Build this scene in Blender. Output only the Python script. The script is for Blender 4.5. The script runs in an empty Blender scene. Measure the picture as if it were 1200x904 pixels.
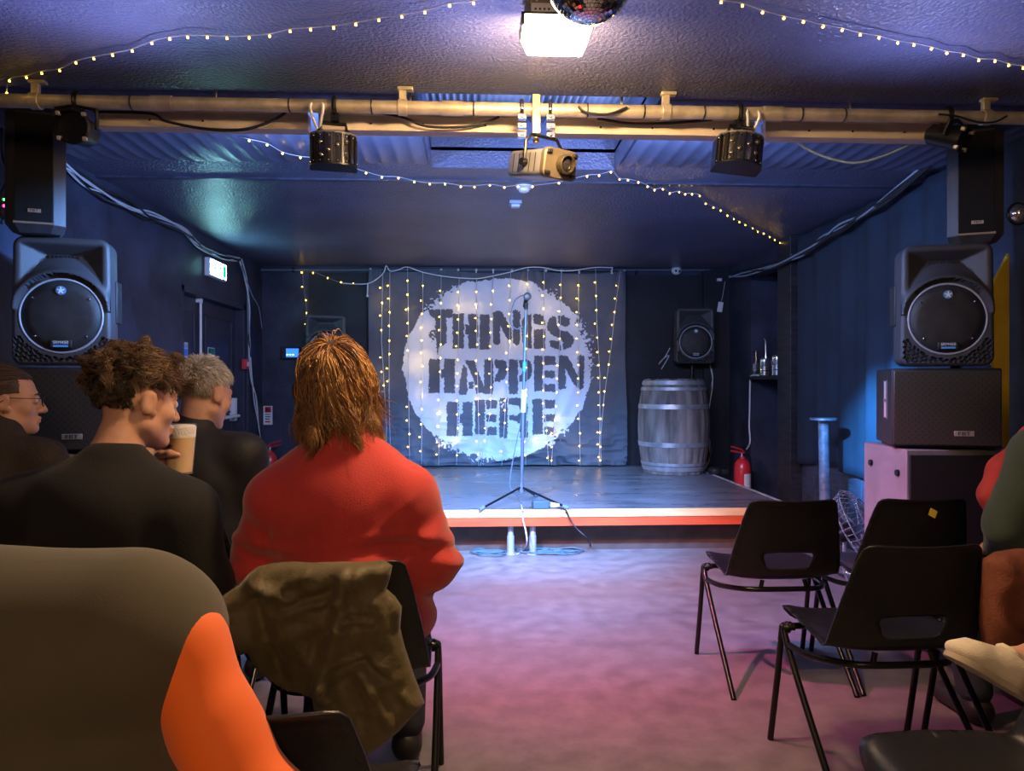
import bpy, bmesh, math, random
import numpy as np
from mathutils import Vector, Matrix, Euler
from mathutils.geometry import delaunay_2d_cdt
random.seed(7)
RNG = np.random.default_rng(11)
SC = bpy.context.scene
COL = SC.collection
PI = math.pi
R = math.radians

# ------------------------------------------------------------------ camera model (photo measured as 1200x904)
FPX, CXP, CYP, HC = 860.0, 600.0, 449.0, 1.22
TH = math.atan(0.0465)
sT, cT = math.sin(TH), math.cos(TH)


def ray(px, py):
    a, b = (px - CXP) / FPX, (CYP - py) / FPX
    return Vector((sT + a * cT, cT - a * sT, b))


EYE = Vector((0, 0, HC))


def P(px, py, D): return EYE + ray(px, py) * D
def PZ(px, py, z): d = ray(px, py); return EYE + d * ((z - HC) / d.z)
def PX(px, py, x): d = ray(px, py); return EYE + d * (x / d.x)
def PY(px, py, y): d = ray(px, py); return EYE + d * (y / d.y)


# ------------------------------------------------------------------ noise
def _hash(ix, iy, iz, seed):
    n = (ix * 374761393 + iy * 668265263 + iz * 2147483647 + seed * 1274126177) & 0xFFFFFFFF
    n = ((n ^ (n >> 13)) * 1274126177) & 0xFFFFFFFF
    n = n ^ (n >> 16)
    return (n & 0xFFFF) / 65535.0 * 2 - 1


def vnoise(p, seed=0):
    p = np.asarray(p, float)
    if p.shape[-1] == 2:
        p = np.concatenate([p, np.zeros(p.shape[:-1] + (1,))], -1)
    i = np.floor(p).astype(np.int64); f = p - i
    u = f * f * (3 - 2 * f)
    out = 0
    for dx in (0, 1):
        for dy in (0, 1):
            for dz in (0, 1):
                w = (u[..., 0] if dx else 1 - u[..., 0]) * (u[..., 1] if dy else 1 - u[..., 1]) * (u[..., 2] if dz else 1 - u[..., 2])
                out = out + w * _hash(i[..., 0] + dx, i[..., 1] + dy, i[..., 2] + dz, seed)
    return out


def ridge(p, seed=0): return 1 - np.abs(vnoise(p, seed)) * 2


# ------------------------------------------------------------------ materials
MATS = {}


def mat(name, col=(0.5, 0.5, 0.5), rough=0.5, metal=0.0, var=0.0, vscale=6.0, vcol=None, bump=0.0, bscale=60.0,
        emit=None, estr=0.0, spec=0.5, coat=0.0, sheen=0.0, alpha=None, trans=0.0, ior=1.45, rvar=0.0, stretch=None, attr=None, attr_cols=None, sss=0.0, bdist=0.01, b2=0.0, b2scale=8.0, detail=4):
    if name in MATS: return MATS[name]
    m = bpy.data.materials.new(name); m.use_nodes = True
    nt = m.node_tree; N = nt.nodes; L = nt.links
    b = N['Principled BSDF']
    b.inputs['Base Color'].default_value = (*col, 1)
    b.inputs['Roughness'].default_value = rough
    b.inputs['Metallic'].default_value = metal
    b.inputs['Specular IOR Level'].default_value = spec
    b.inputs['IOR'].default_value = ior
    if coat: b.inputs['Coat Weight'].default_value = coat; b.inputs['Coat Roughness'].default_value = 0.15
    if sheen: b.inputs['Sheen Weight'].default_value = sheen; b.inputs['Sheen Roughness'].default_value = 0.5
    if trans: b.inputs['Transmission Weight'].default_value = trans
    if alpha is not None: b.inputs['Alpha'].default_value = alpha
    if sss: b.inputs['Subsurface Weight'].default_value = sss; b.inputs['Subsurface Radius'].default_value = (0.02, 0.008, 0.004)
    if emit: b.inputs['Emission Color'].default_value = (*emit, 1); b.inputs['Emission Strength'].default_value = estr
    need = var or bump or rvar or b2
    if need:
        tc = N.new('ShaderNodeTexCoord'); vec = tc.outputs['Object']
        if stretch:
            mp = N.new('ShaderNodeMapping'); mp.inputs['Scale'].default_value = stretch
            L.new(vec, mp.inputs['Vector']); vec = mp.outputs['Vector']
    if var or rvar:
        nz = N.new('ShaderNodeTexNoise'); nz.inputs['Scale'].default_value = vscale; nz.inputs['Detail'].default_value = detail
        nz.inputs['Roughness'].default_value = 0.6
        L.new(vec, nz.inputs['Vector'])
        if var:
            cr = N.new('ShaderNodeValToRGB')
            c2 = vcol if vcol else tuple(min(1, c * (1 + var)) for c in col)
            c1 = tuple(c * (1 - min(var, 0.9) * 0.7) for c in col) if not vcol else col
            cr.color_ramp.elements[0].position = 0.35; cr.color_ramp.elements[1].position = 0.68
            cr.color_ramp.elements[0].color = (*c1, 1); cr.color_ramp.elements[1].color = (*c2, 1)
            L.new(nz.outputs['Fac'], cr.inputs['Fac']); L.new(cr.outputs['Color'], b.inputs['Base Color'])
        if rvar:
            mr = N.new('ShaderNodeMapRange'); mr.inputs['From Min'].default_value = 0.3; mr.inputs['From Max'].default_value = 0.7
            mr.inputs['To Min'].default_value = max(0.02, rough - rvar); mr.inputs['To Max'].default_value = min(1, rough + rvar)
            L.new(nz.outputs['Fac'], mr.inputs['Value']); L.new(mr.outputs['Result'], b.inputs['Roughness'])
    if attr:
        at = N.new('ShaderNodeAttribute'); at.attribute_name = attr
        cr = N.new('ShaderNodeValToRGB')
        els = cr.color_ramp.elements
        for i, (pos, c) in enumerate(attr_cols):
            e = els[i] if i < 2 else els.new(pos)
            e.position = pos; e.color = (*c, 1)
        L.new(at.outputs['Fac'], cr.inputs['Fac']); L.new(cr.outputs['Color'], b.inputs['Base Color'])
    if bump or b2:
        prev = None
        for st, scl in ((b2, b2scale), (bump, bscale)):
            if not st: continue
            n2 = N.new('ShaderNodeTexNoise'); n2.inputs['Scale'].default_value = scl; n2.inputs['Detail'].default_value = 3
            L.new(vec, n2.inputs['Vector'])
            bp = N.new('ShaderNodeBump'); bp.inputs['Strength'].default_value = st; bp.inputs['Distance'].default_value = bdist
            L.new(n2.outputs['Fac'], bp.inputs['Height'])
            if prev: L.new(prev.outputs['Normal'], bp.inputs['Normal'])
            prev = bp
        L.new(prev.outputs['Normal'], b.inputs['Normal'])
    MATS[name] = m
    return m


# ------------------------------------------------------------------ objects
ROOTM = {}


def tag(o, label=None, cat=None, group=None, kind=None):
    if label: o['label'] = label
    if cat: o['category'] = cat
    if group: o['group'] = group
    if kind: o['kind'] = kind
    return o


def thing(name, label, cat, loc=(0, 0, 0), rotz=0.0, group=None, rot=None):
    o = bpy.data.objects.new(name, None); COL.objects.link(o)
    o.empty_display_size = 0.1
    o.location = loc
    o.rotation_euler = rot if rot else (0, 0, rotz)
    M = Matrix.LocRotScale(Vector(loc), o.rotation_euler, None)
    ROOTM[o.name] = M
    return tag(o, label, cat, group)


def rootm(o):
    while o.parent: o = o.parent
    return ROOTM.get(o.name, Matrix.Identity(4))


class MB:
    def __init__(s): s.v = []; s.f = []; s.m = []; s.n = 0

    def add(s, verts, faces, M=None, mi=0):
        if M is not None: verts = [M @ Vector(v) for v in verts]
        s.v.extend([tuple(v) for v in verts])
        n = s.n
        s.f.extend([tuple(i + n for i in f) for f in faces]); s.m.extend([mi] * len(faces))
        s.n += len(verts); return s

    def box(s, c, d, M=None, mi=0, taper=None):
        x, y, z = d[0] / 2, d[1] / 2, d[2] / 2
        vs = [(c[0] + i * x, c[1] + j * y, c[2] + k * z) for k in (-1, 1) for j in (-1, 1) for i in (-1, 1)]
        return s.add(vs, [(0, 2, 3, 1), (4, 5, 7, 6), (0, 1, 5, 4), (2, 6, 7, 3), (0, 4, 6, 2), (1, 3, 7, 5)], M, mi)

    def bb(s, lo, hi, mi=0):
        return s.box([(a + b) / 2 for a, b in zip(lo, hi)], [b - a for a, b in zip(lo, hi)], None, mi)

    def tube(s, pts, r, n=8, M=None, mi=0, cap=True, closed=False):
        pts = [Vector(p) for p in pts]; m = len(pts)
        rs = r if hasattr(r, '__len__') else [r] * m
        vs = []; prev = None
        for i, p in enumerate(pts):
            if closed: t = pts[(i + 1) % m] - pts[i - 1]
            else: t = pts[min(i + 1, m - 1)] - pts[max(i - 1, 0)]
            if t.length < 1e-9: t = Vector((0, 0, 1))
            t.normalize()
            if prev is None:
                a = Vector((0, 0, 1)) if abs(t.z) < 0.9 else Vector((1, 0, 0))
                u = t.cross(a).normalized()
            else:
                u = prev - t * prev.dot(t)
                if u.length < 1e-6: u = t.orthogonal()
                u.normalize()
            prev = u; w = t.cross(u)
            for k in range(n):
                an = 2 * PI * k / n
                vs.append(p + (u * math.cos(an) + w * math.sin(an)) * rs[i])
        fs = []
        for i in range(m if closed else m - 1):
            j = (i + 1) % m
            for k in range(n):
                l = (k + 1) % n
                fs.append((i * n + k, i * n + l, j * n + l, j * n + k))
        if cap and not closed:
            fs.append(tuple(range(n - 1, -1, -1))); fs.append(tuple((m - 1) * n + k for k in range(n)))
        return s.add(vs, fs, M, mi)

    def cyl(s, a, b, r, r2=None, n=20, M=None, mi=0): return s.tube([a, b], [r, r if r2 is None else r2], n, M, mi)

    def lathe(s, prof, n=32, M=None, mi=0, cap=True, sx=1.0, sy=1.0):
        vs = []; fs = []; m = len(prof)
        for r, z in prof:
            for k in range(n):
                a = 2 * PI * k / n
                vs.append((r * math.cos(a) * sx, r * math.sin(a) * sy, z))
        for i in range(m - 1):
            for k in range(n):
                l = (k + 1) % n
                fs.append((i * n + k, i * n + l, (i + 1) * n + l, (i + 1) * n + k))
        if cap:
            fs.append(tuple(range(n - 1, -1, -1))); fs.append(tuple((m - 1) * n + k for k in range(n)))
        return s.add(vs, fs, M, mi)

    def sphere(s, c, r, nu=16, nv=10, M=None, mi=0, sc=(1, 1, 1)):
        vs = [(c[0], c[1], c[2] - r * sc[2])]
        for i in range(1, nv):
            ph = -PI / 2 + PI * i / nv
            for k in range(nu):
                a = 2 * PI * k / nu
                vs.append((c[0] + r * sc[0] * math.cos(ph) * math.cos(a), c[1] + r * sc[1] * math.cos(ph) * math.sin(a), c[2] + r * sc[2] * math.sin(ph)))
        vs.append((c[0], c[1], c[2] + r * sc[2]))
        fs = [(0, 1 + (k + 1) % nu, 1 + k) for k in range(nu)]
        for i in range(nv - 2):
            for k in range(nu):
                l = (k + 1) % nu; a = 1 + i * nu
                fs.append((a + k, a + l, a + nu + l, a + nu + k))
        a = 1 + (nv - 2) * nu; t = len(vs) - 1
        fs += [(a + k, a + (k + 1) % nu, t) for k in range(nu)]
        return s.add(vs, fs, M, mi)

    def prism(s, poly, z0, z1, M=None, mi=0):
        """poly: 2-D points (x, y), extruded z0..z1"""
        n = len(poly)
        area = sum(poly[i][0] * poly[(i + 1) % n][1] - poly[(i + 1) % n][0] * poly[i][1] for i in range(n))
        if area < 0: poly = poly[::-1]
        vs = [(x, y, z0) for x, y in poly] + [(x, y, z1) for x, y in poly]
        fs = [tuple(range(n - 1, -1, -1)), tuple(range(n, 2 * n))]
        fs += [(i, (i + 1) % n, n + (i + 1) % n, n + i) for i in range(n)]
        return s.add(vs, fs, M, mi)

    def loft(s, rings, M=None, mi=0, cap=True):
        n = len(rings[0]); vs = [p for r in rings for p in r]; fs = []
        for i in range(len(rings) - 1):
            for k in range(n):
                l = (k + 1) % n
                fs.append((i * n + k, i * n + l, (i + 1) * n + l, (i + 1) * n + k))
        if cap: fs += [tuple(range(n - 1, -1, -1)), tuple((len(rings) - 1) * n + k for k in range(n))]
        return s.add(vs, fs, M, mi)

    def torus(s, c, R1, r, n=32, m=8, M=None, mi=0, axis='z', sx=1, sy=1):
        pts = []
        for k in range(n):
            a = 2 * PI * k / n; u, v = R1 * sx * math.cos(a), R1 * sy * math.sin(a)
            pts.append({'z': (c[0] + u, c[1] + v, c[2]), 'y': (c[0] + u, c[1], c[2] + v), 'x': (c[0], c[1] + u, c[2] + v)}[axis])
        return s.tube(pts, r, m, M, mi, closed=True)

    def build(s, name, mats, parent=None, smooth=40, bevel=0, local=True, bseg=2, fixn=False, label=None):
        """local=True: verts are in the parent's (root's) local space"""
        me = bpy.data.meshes.new(name)
        vs = s.v
        if parent is not None and not local:
            Mi = rootm(parent).inverted()
            vs = [tuple(Mi @ Vector(v)) for v in vs]
        me.from_pydata(vs, [], s.f)
        return finish(me, name, mats, parent, smooth, bevel, s.m, bseg, fixn, label)


def finish(me, name, mats, parent=None, smooth=40, bevel=0, mis=None, bseg=2, fixn=True, label=None):
    if not isinstance(mats, (list, tuple)): mats = [mats]
    for m in mats: me.materials.append(m)
    if mis is not None and len(mats) > 1: me.polygons.foreach_set('material_index', np.asarray(mis, dtype=np.int32))
    if fixn or bevel:
        bm = bmesh.new(); bm.from_mesh(me)
        bmesh.ops.recalc_face_normals(bm, faces=bm.faces[:]); bm.to_mesh(me); bm.free()
    me.update()
    if smooth:
        me.polygons.foreach_set('use_smooth', np.ones(len(me.polygons), bool))
        if smooth < 180: me.set_sharp_from_angle(angle=R(smooth))
    o = bpy.data.objects.new(name, me); COL.objects.link(o)
    if bevel:
        md = o.modifiers.new('edge', 'BEVEL'); md.width = bevel; md.segments = bseg; md.limit_method = 'ANGLE'; md.angle_limit = R(40)
        md.harden_normals = False
    if parent is not None: o.parent = parent
    if label: o['label'] = label
    return o


def children(o): return [c for c in bpy.data.objects if c.parent == o]


def copy_tree(o, parent=None):
    c = o.copy(); COL.objects.link(c)
    if parent is not None: c.parent = parent
    for ch in list(o.children): copy_tree(ch, c)
    return c


def place(root, loc, rotz=0.0, label=None, group=None, rot=None):
    root.location = loc; root.rotation_euler = rot if rot else (0, 0, rotz)
    ROOTM[root.name] = Matrix.LocRotScale(Vector(loc), root.rotation_euler, None)
    if label: root['label'] = label
    if group: root['group'] = group
    return root


def struct(mb, name, mats, smooth=0, bevel=0, parent=None):
    o = mb.build(name, mats, parent, smooth=smooth, bevel=bevel)
    if parent is None: o['kind'] = 'structure'
    return o


def catmull(pts, n=8, closed=False):
    pts = [Vector(p) for p in pts]; out = []
    m = len(pts)
    for i in range(m if closed else m - 1):
        if closed: a, b, c, d = pts[i - 1], pts[i], pts[(i + 1) % m], pts[(i + 2) % m]
        else: a, b, c, d = pts[max(i - 1, 0)], pts[i], pts[i + 1], pts[min(i + 2, m - 1)]
        for k in range(n):
            t = k / n
            out.append(0.5 * ((2 * b) + (c - a) * t + (2 * a - 5 * b + 4 * c - d) * t * t + (3 * b - a - 3 * c + d) * t ** 3))
    if not closed: out.append(pts[-1].copy())
    return out


def rrect(w, h, r, n=5):
    out = []
    for cx, cy, a0 in ((w / 2 - r, h / 2 - r, 0), (-w / 2 + r, h / 2 - r, 90), (-w / 2 + r, -h / 2 + r, 180), (w / 2 - r, -h / 2 + r, 270)):
        for k in range(n + 1):
            a = R(a0 + 90 * k / n); out.append((cx + r * math.cos(a), cy + r * math.sin(a)))
    return out


def inpoly(px, py, poly):
    px = np.asarray(px); py = np.asarray(py); ins = np.zeros(px.shape, bool); n = len(poly)
    for i in range(n):
        x1, y1 = poly[i]; x2, y2 = poly[(i + 1) % n]
        if y1 == y2: continue
        c = ((y1 > py) != (y2 > py)) & (px < (x2 - x1) * (py - y1) / (y2 - y1) + x1)
        ins ^= c
    return ins


def polydist(px, py, poly):
    d = np.full(np.shape(px), 1e9); n = len(poly)
    for i in range(n):
        x1, y1 = poly[i]; x2, y2 = poly[(i + 1) % n]
        dx, dy = x2 - x1, y2 - y1; l2 = dx * dx + dy * dy + 1e-12
        t = np.clip(((px - x1) * dx + (py - y1) * dy) / l2, 0, 1)
        d = np.minimum(d, np.hypot(px - x1 - t * dx, py - y1 - t * dy))
    return d


def resample(poly, step):
    out = []; n = len(poly)
    for i in range(n):
        a, b = poly[i], poly[(i + 1) % n]
        l = math.hypot(b[0] - a[0], b[1] - a[1]); k = max(1, int(round(l / step)))
        for j in range(k): out.append((a[0] + (b[0] - a[0]) * j / k, a[1] + (b[1] - a[1]) * j / k))
    return out


def trimesh2d(outline, holes=(), step=0.02):
    """triangulated sheet with clean outline and holes -> verts2d (np), tris"""
    loops = [resample(outline, step)] + [resample(h, step * 0.7) for h in holes]
    pts = []; edges = []
    for lp in loops:
        b = len(pts); pts += lp; edges += [(b + i, b + (i + 1) % len(lp)) for i in range(len(lp))]
    xs = [p[0] for p in outline]; ys = [p[1] for p in outline]
    gx, gy = np.meshgrid(np.arange(min(xs), max(xs), step), np.arange(min(ys), max(ys), step * 0.87))
    gx[1::2] += step / 2
    gx, gy = gx.ravel(), gy.ravel()
    ok = inpoly(gx, gy, loops[0]) & (polydist(gx, gy, loops[0]) > step * 0.5)
    for h in loops[1:]: ok &= ~inpoly(gx, gy, h) & (polydist(gx, gy, h) > step * 0.45)
    pts += list(zip(gx[ok].tolist(), gy[ok].tolist()))
    r = delaunay_2d_cdt([Vector(p) for p in pts], edges, [], 0, 1e-6)
    V = np.array([tuple(v) for v in r[0]]); T = np.array([f for f in r[2] if len(f) == 3])
    c = V[T].mean(1)
    k = inpoly(c[:, 0], c[:, 1], loops[0])
    for h in loops[1:]: k &= ~inpoly(c[:, 0], c[:, 1], h)
    T = T[k]
    a = V[T]; ar = (a[:, 1, 0] - a[:, 0, 0]) * (a[:, 2, 1] - a[:, 0, 1]) - (a[:, 2, 0] - a[:, 0, 0]) * (a[:, 1, 1] - a[:, 0, 1])
    T[ar < 0] = T[ar < 0][:, ::-1]
    used = np.unique(T); remap = -np.ones(len(V), int); remap[used] = np.arange(len(used))
    return V[used], remap[T]


# ------------------------------------------------------------------ signed-distance bodies
class SDF:
    def __init__(s, k=0.03): s.p = []; s.k = k

    def rc(s, a, b, ra, rb, k=None): s.p.append(('rc', np.array(a, float), np.array(b, float), ra, rb, s.k if k is None else k)); return s
    def el(s, c, r, rot=None, k=None, sub=False):
        Rm = np.array(Euler(rot).to_matrix()) if rot else None
        s.p.append(('el', np.array(c, float), np.array(r, float), Rm, sub, s.k if k is None else k)); return s

    def chain(s, pts, rs, k=None):
        for i in range(len(pts) - 1): s.rc(pts[i], pts[i + 1], rs[i], rs[i + 1], k)
        return s

    def __call__(s, X, grow=0.0):
        d = None
        for q in s.p:
            if q[0] == 'rc':
                _, a, b, ra, rb, k = q
                ab = b - a; l2 = ab @ ab + 1e-12
                t = np.clip(((X - a) @ ab) / l2, 0, 1)
                e = np.linalg.norm(X - a - t[:, None] * ab, axis=1) - (ra + (rb - ra) * t)
                sub = False
            else:
                _, c, r, Rm, sub, k = q
                Y = X - c
                if Rm is not None: Y = Y @ Rm
                k0 = np.linalg.norm(Y / r, axis=1); k1 = np.linalg.norm(Y / (r * r), axis=1) + 1e-9
                e = k0 * (k0 - 1) / k1
                e = np.where(k0 < 1e-3, -r.min(), e)
            if d is None: d = e; continue
            if sub:
                e = -e; h = np.clip(0.5 + 0.5 * (e - d) / k, 0, 1); d = d * (1 - h) + e * h + k * h * (1 - h)
            elif k <= 1e-4: d = np.minimum(d, e)
            else:
                h = np.clip(0.5 + 0.5 * (d - e) / k, 0, 1); d = d * (1 - h) + e * h - k * h * (1 - h)
        return d - grow

    def bounds(s, pad=0.05):
        lo = np.full(3, 1e9); hi = -lo
        for q in s.p:
            if q[0] == 'rc':
                for c, r in ((q[1], q[3]), (q[2], q[4])): lo = np.minimum(lo, c - r); hi = np.maximum(hi, c + r)
            elif not q[4]:
                m = q[2].max(); lo = np.minimum(lo, q[1] - m); hi = np.maximum(hi, q[1] + m)
        return lo - pad, hi + pad


def surfnet(f, lo, hi, h, B=6):
    lo = np.array(lo, float); hi = np.array(hi, float)
    nb = np.ceil((hi - lo) / (h * B)).astype(int) + 1
    n = nb * B + 1
    bc = np.stack(np.meshgrid(*[(np.arange(nb[i]) + 0.5) * h * B + lo[i] for i in range(3)], indexing='ij'), -1).reshape(-1, 3)
    dc = f(bc).astype(np.float32).reshape(nb)
    G = np.repeat(np.repeat(np.repeat(dc, B, 0), B, 1), B, 2)
    G = np.pad(G, ((0, 1),) * 3, mode='edge')
    act = np.abs(dc) < h * B * 1.6
    A = np.repeat(np.repeat(np.repeat(act, B, 0), B, 1), B, 2)
    A = np.pad(A, ((0, 1),) * 3, mode='edge')
    A[1:] |= A[:-1]; A[:, 1:] |= A[:, :-1]; A[:, :, 1:] |= A[:, :, :-1]
    idx = np.argwhere(A)
    for s0 in range(0, len(idx), 400000):
        ii = idx[s0:s0 + 400000]
        G[ii[:, 0], ii[:, 1], ii[:, 2]] = f(ii * h + lo)
    G[0], G[-1], G[:, 0], G[:, -1], G[:, :, 0], G[:, :, -1] = 1, 1, 1, 1, 1, 1
    I = G < 0
    cnt = np.zeros(tuple(np.array(G.shape) - 1), np.int8)
    for a in (0, 1):
        for b in (0, 1):
            for c in (0, 1):
                cnt += I[a:I.shape[0] - 1 + a, b:I.shape[1] - 1 + b, c:I.shape[2] - 1 + c]
    cells = np.argwhere((cnt > 0) & (cnt < 8))
    cid = -np.ones(cnt.shape, np.int32); cid[cells[:, 0], cells[:, 1], cells[:, 2]] = np.arange(len(cells))
    acc = np.zeros((len(cells), 3)); num = np.zeros(len(cells))
    corners = [(a, b, c) for a in (0, 1) for b in (0, 1) for c in (0, 1)]
    val = {c: G[cells[:, 0] + c[0], cells[:, 1] + c[1], cells[:, 2] + c[2]] for c in corners}
    for ax in range(3):
        for c in corners:
            if c[ax]: continue
            e = list(c); e[ax] = 1; e = tuple(e)
            va, vb = val[c], val[e]; m = (va < 0) != (vb < 0)
            t = np.where(m, va / np.where(m, va - vb, 1), 0)
            p = np.tile(np.array(c, float), (len(cells), 1)); p[:, ax] = t
            acc[m] += p[m]; num[m] += 1
    V = (cells + acc / num[:, None]) * h + lo
    F = []
    for ax in range(3):
        u, v = (ax + 1) % 3, (ax + 2) % 3
        sl0 = [slice(None)] * 3; sl1 = [slice(None)] * 3
        sl0[ax] = slice(0, -1); sl1[ax] = slice(1, None)
        a, b = I[tuple(sl0)], I[tuple(sl1)]
        E = np.argwhere(a != b)
        flip = ~a[E[:, 0], E[:, 1], E[:, 2]]
        q = []
        for du, dv in ((-1, -1), (0, -1), (0, 0), (-1, 0)):
            w = E.copy(); w[:, u] += du; w[:, v] += dv
            q.append(cid[w[:, 0], w[:, 1], w[:, 2]])
        q = np.stack(q, 1); q[flip] = q[flip][:, ::-1]
        F.append(q)
    F = np.concatenate(F)
    F = F[(F >= 0).all(1)]
    return V, F


def sdf_obj(name, f, lo, hi, h, mats, parent=None, smooth_it=1, label=None):
    V, F = surfnet(f, lo, hi, h)
    for _ in range(smooth_it):
        S = np.zeros_like(V); c = np.zeros(len(V))
        for i in range(4):
            np.add.at(S, F[:, i], V[F[:, (i + 1) % 4]]); np.add.at(c, F[:, i], 1)
            np.add.at(S, F[:, i], V[F[:, (i - 1) % 4]]); np.add.at(c, F[:, i], 1)
        V = V * 0.5 + 0.5 * S / np.maximum(c, 1)[:, None]
    me = bpy.data.meshes.new(name)
    me.from_pydata(V.tolist(), [], F.tolist())
    return finish(me, name, mats, parent, smooth=180, fixn=False, label=label)


def puffy(name, outline, M, T, mats, parent=None, step=0.015, edge=0.04, wr=None, back=0.4, bend=None, minT=0.006):
    """cloth lump: outline in local (u, v); thickness grows from the edge; wr(u, v) adds folds on the front"""
    V, Tr = trimesh2d(outline, step=step)
    d = polydist(V[:, 0], V[:, 1], outline)
    t = np.clip(d / edge, 0, 1); t = np.sqrt(np.clip(1 - (1 - t) ** 2, 0, 1))
    w = wr(V[:, 0], V[:, 1]) if wr else 0
    fr = T * t + w * t + minT * t
    bk = -T * back * t - minT * t
    n = len(V)
    on = d < 1e-5
    vf = np.stack([V[:, 0], V[:, 1], fr], 1); vb = np.stack([V[:, 0], V[:, 1], bk], 1)
    verts = np.concatenate([vf, vb])
    if bend: verts = bend(verts)
    faces = Tr.tolist() + [[int(n + a) for a in t3[::-1]] for t3 in Tr]
    verts = [M @ Vector(v) for v in verts.tolist()]
    me = bpy.data.meshes.new(name); me.from_pydata([tuple(v) for v in verts], [], faces)
    bm = bmesh.new(); bm.from_mesh(me); bmesh.ops.remove_doubles(bm, verts=bm.verts[:], dist=1e-4); bm.to_mesh(me); bm.free()
    return finish(me, name, mats, parent, smooth=180, fixn=True)


def text(name, s, size, M, m, parent, depth=0.001, label=None):
    """lettering as real flat mesh; M places the text (x along reading direction, y up)"""
    cu = bpy.data.curves.new(name, 'FONT'); cu.body = s; cu.size = size; cu.extrude = depth; cu.align_x = 'CENTER'; cu.align_y = 'CENTER'
    o = bpy.data.objects.new(name + '_tmp', cu); COL.objects.link(o)
    dg = bpy.context.evaluated_depsgraph_get()
    me = bpy.data.meshes.new_from_object(o.evaluated_get(dg)); bpy.data.objects.remove(o)
    me.transform(M)
    me.materials.clear()
    return finish(me, name, m, parent, smooth=0, fixn=False, label=label)


def spot(name, loc, target, power, color, angle, blend=0.5, size=0.03):
    l = bpy.data.lights.new(name, 'SPOT'); l.energy = power; l.color = color; l.spot_size = R(angle); l.spot_blend = blend; l.shadow_soft_size = size
    o = bpy.data.objects.new(name, l); COL.objects.link(o); o.location = loc
    d = Vector(target) - Vector(loc); o.rotation_euler = d.to_track_quat('-Z', 'Y').to_euler(); return o


def area(name, loc, target, power, color, sx, sy, spread=180):
    l = bpy.data.lights.new(name, 'AREA'); l.energy = power; l.color = color; l.shape = 'RECTANGLE'; l.size = sx; l.size_y = sy; l.spread = R(spread)
    o = bpy.data.objects.new(name, l); COL.objects.link(o); o.location = loc
    d = Vector(target) - Vector(loc); o.rotation_euler = d.to_track_quat('-Z', 'Y').to_euler(); return o
# ------------------------------------------------------------------ setting
ZC, ZF, YE = 2.47, 2.36, 2.9; XL, XR, YB, YF = -2.3, 2.75, 7.95, -3.2
M_wall = mat('wall_paint', (0.028, 0.034, 0.062), 0.55, var=0.5, vscale=3.0, bump=0.25, bscale=45, b2=0.15, b2scale=6)
M_walld = mat('wall_paint_black', (0.012, 0.013, 0.02), 0.6, var=0.4, vscale=4.0, bump=0.2, bscale=50)
M_ceil = mat('ceiling_paint', (0.095, 0.1, 0.165), 0.3, var=0.25, vscale=2.0, bump=0.8, bscale=75, bdist=0.012, b2=0.2, b2scale=9)
M_floor = mat('vinyl_floor', (0.17, 0.145, 0.145), 0.5, var=0.4, vscale=9.0, vcol=(0.27, 0.235, 0.23), rvar=0.12, bump=0.05, bscale=120, detail=9)
M_black = mat('black_plastic', (0.018, 0.018, 0.02), 0.45, bump=0.1, bscale=300)
M_blackm = mat('black_metal', (0.02, 0.02, 0.022), 0.35, metal=0.6)
M_white = mat('white_plastic', (0.75, 0.76, 0.78), 0.4)
M_cable_b = mat('black_cable', (0.015, 0.015, 0.017), 0.45)
M_cable_w = mat('pale_cable', (0.55, 0.57, 0.6), 0.45)
M_steel = mat('worn_steel', (0.6, 0.53, 0.41), 0.38, metal=0.5, var=0.3, vscale=12, rvar=0.1)
M_chrome = mat('chrome', (0.75, 0.76, 0.8), 0.12, metal=1.0)
M_timber_b = mat('black_timber', (0.022, 0.022, 0.03), 0.5, var=0.6, vscale=5, stretch=(1, 1, 6), bump=0.1, bscale=20)

W = 0.15
m = MB(); m.bb((XL - W, YF - W, -0.1), (XR + 0.45, YB + W, 0)); struct(m, 'floor', M_floor)
# ceiling with a recess that ends in ribbed sheets
rx0, rx1 = -0.27, 0.80; ry0, ry1 = 3.16, 4.27
m = MB()
m.bb((XL - W, YE, ZC), (XR + 0.45, ry0, ZC + 0.12)); m.bb((XL - W, YF - W, ZF), (XR + 0.45, YE, ZC + 0.12)); m.bb((XL - W, ry1, ZC), (XR + 0.45, YB + W, ZC + 0.12))
m.bb((XL - W, ry0, ZC), (rx0, ry1, ZC + 0.12)); m.bb((rx1, ry0, ZC), (XR + 0.45, ry1, ZC + 0.12))
m.bb((rx0 - 0.04, ry1, ZC + 0.1), (rx1 + 0.04, ry1 + 0.04, ZC + 0.34)); m.bb((rx0 - 0.04, ry0 - 0.04, ZC + 0.1), (rx1 + 0.04, ry0, ZC + 0.34))
m.bb((rx0 - 0.04, ry0, ZC + 0.1), (rx0, ry1, ZC + 0.34)); m.bb((rx1, ry0, ZC + 0.1), (rx1 + 0.04, ry1, ZC + 0.34))
m.bb((rx0 - 0.04, ry0 - 0.04, ZC + 0.34), (rx1 + 0.04, ry1 + 0.04, ZC + 0.38))
struct(m, 'ceiling', M_ceil)
# raised joint across the ceiling
m = MB(); m.bb((XL, 4.52, ZC - 0.012), (XR, 4.56, ZC)); struct(m, 'trim_1', mat('ceiling_joint', (0.05, 0.055, 0.09), 0.3, var=0.4, vscale=20))
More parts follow.
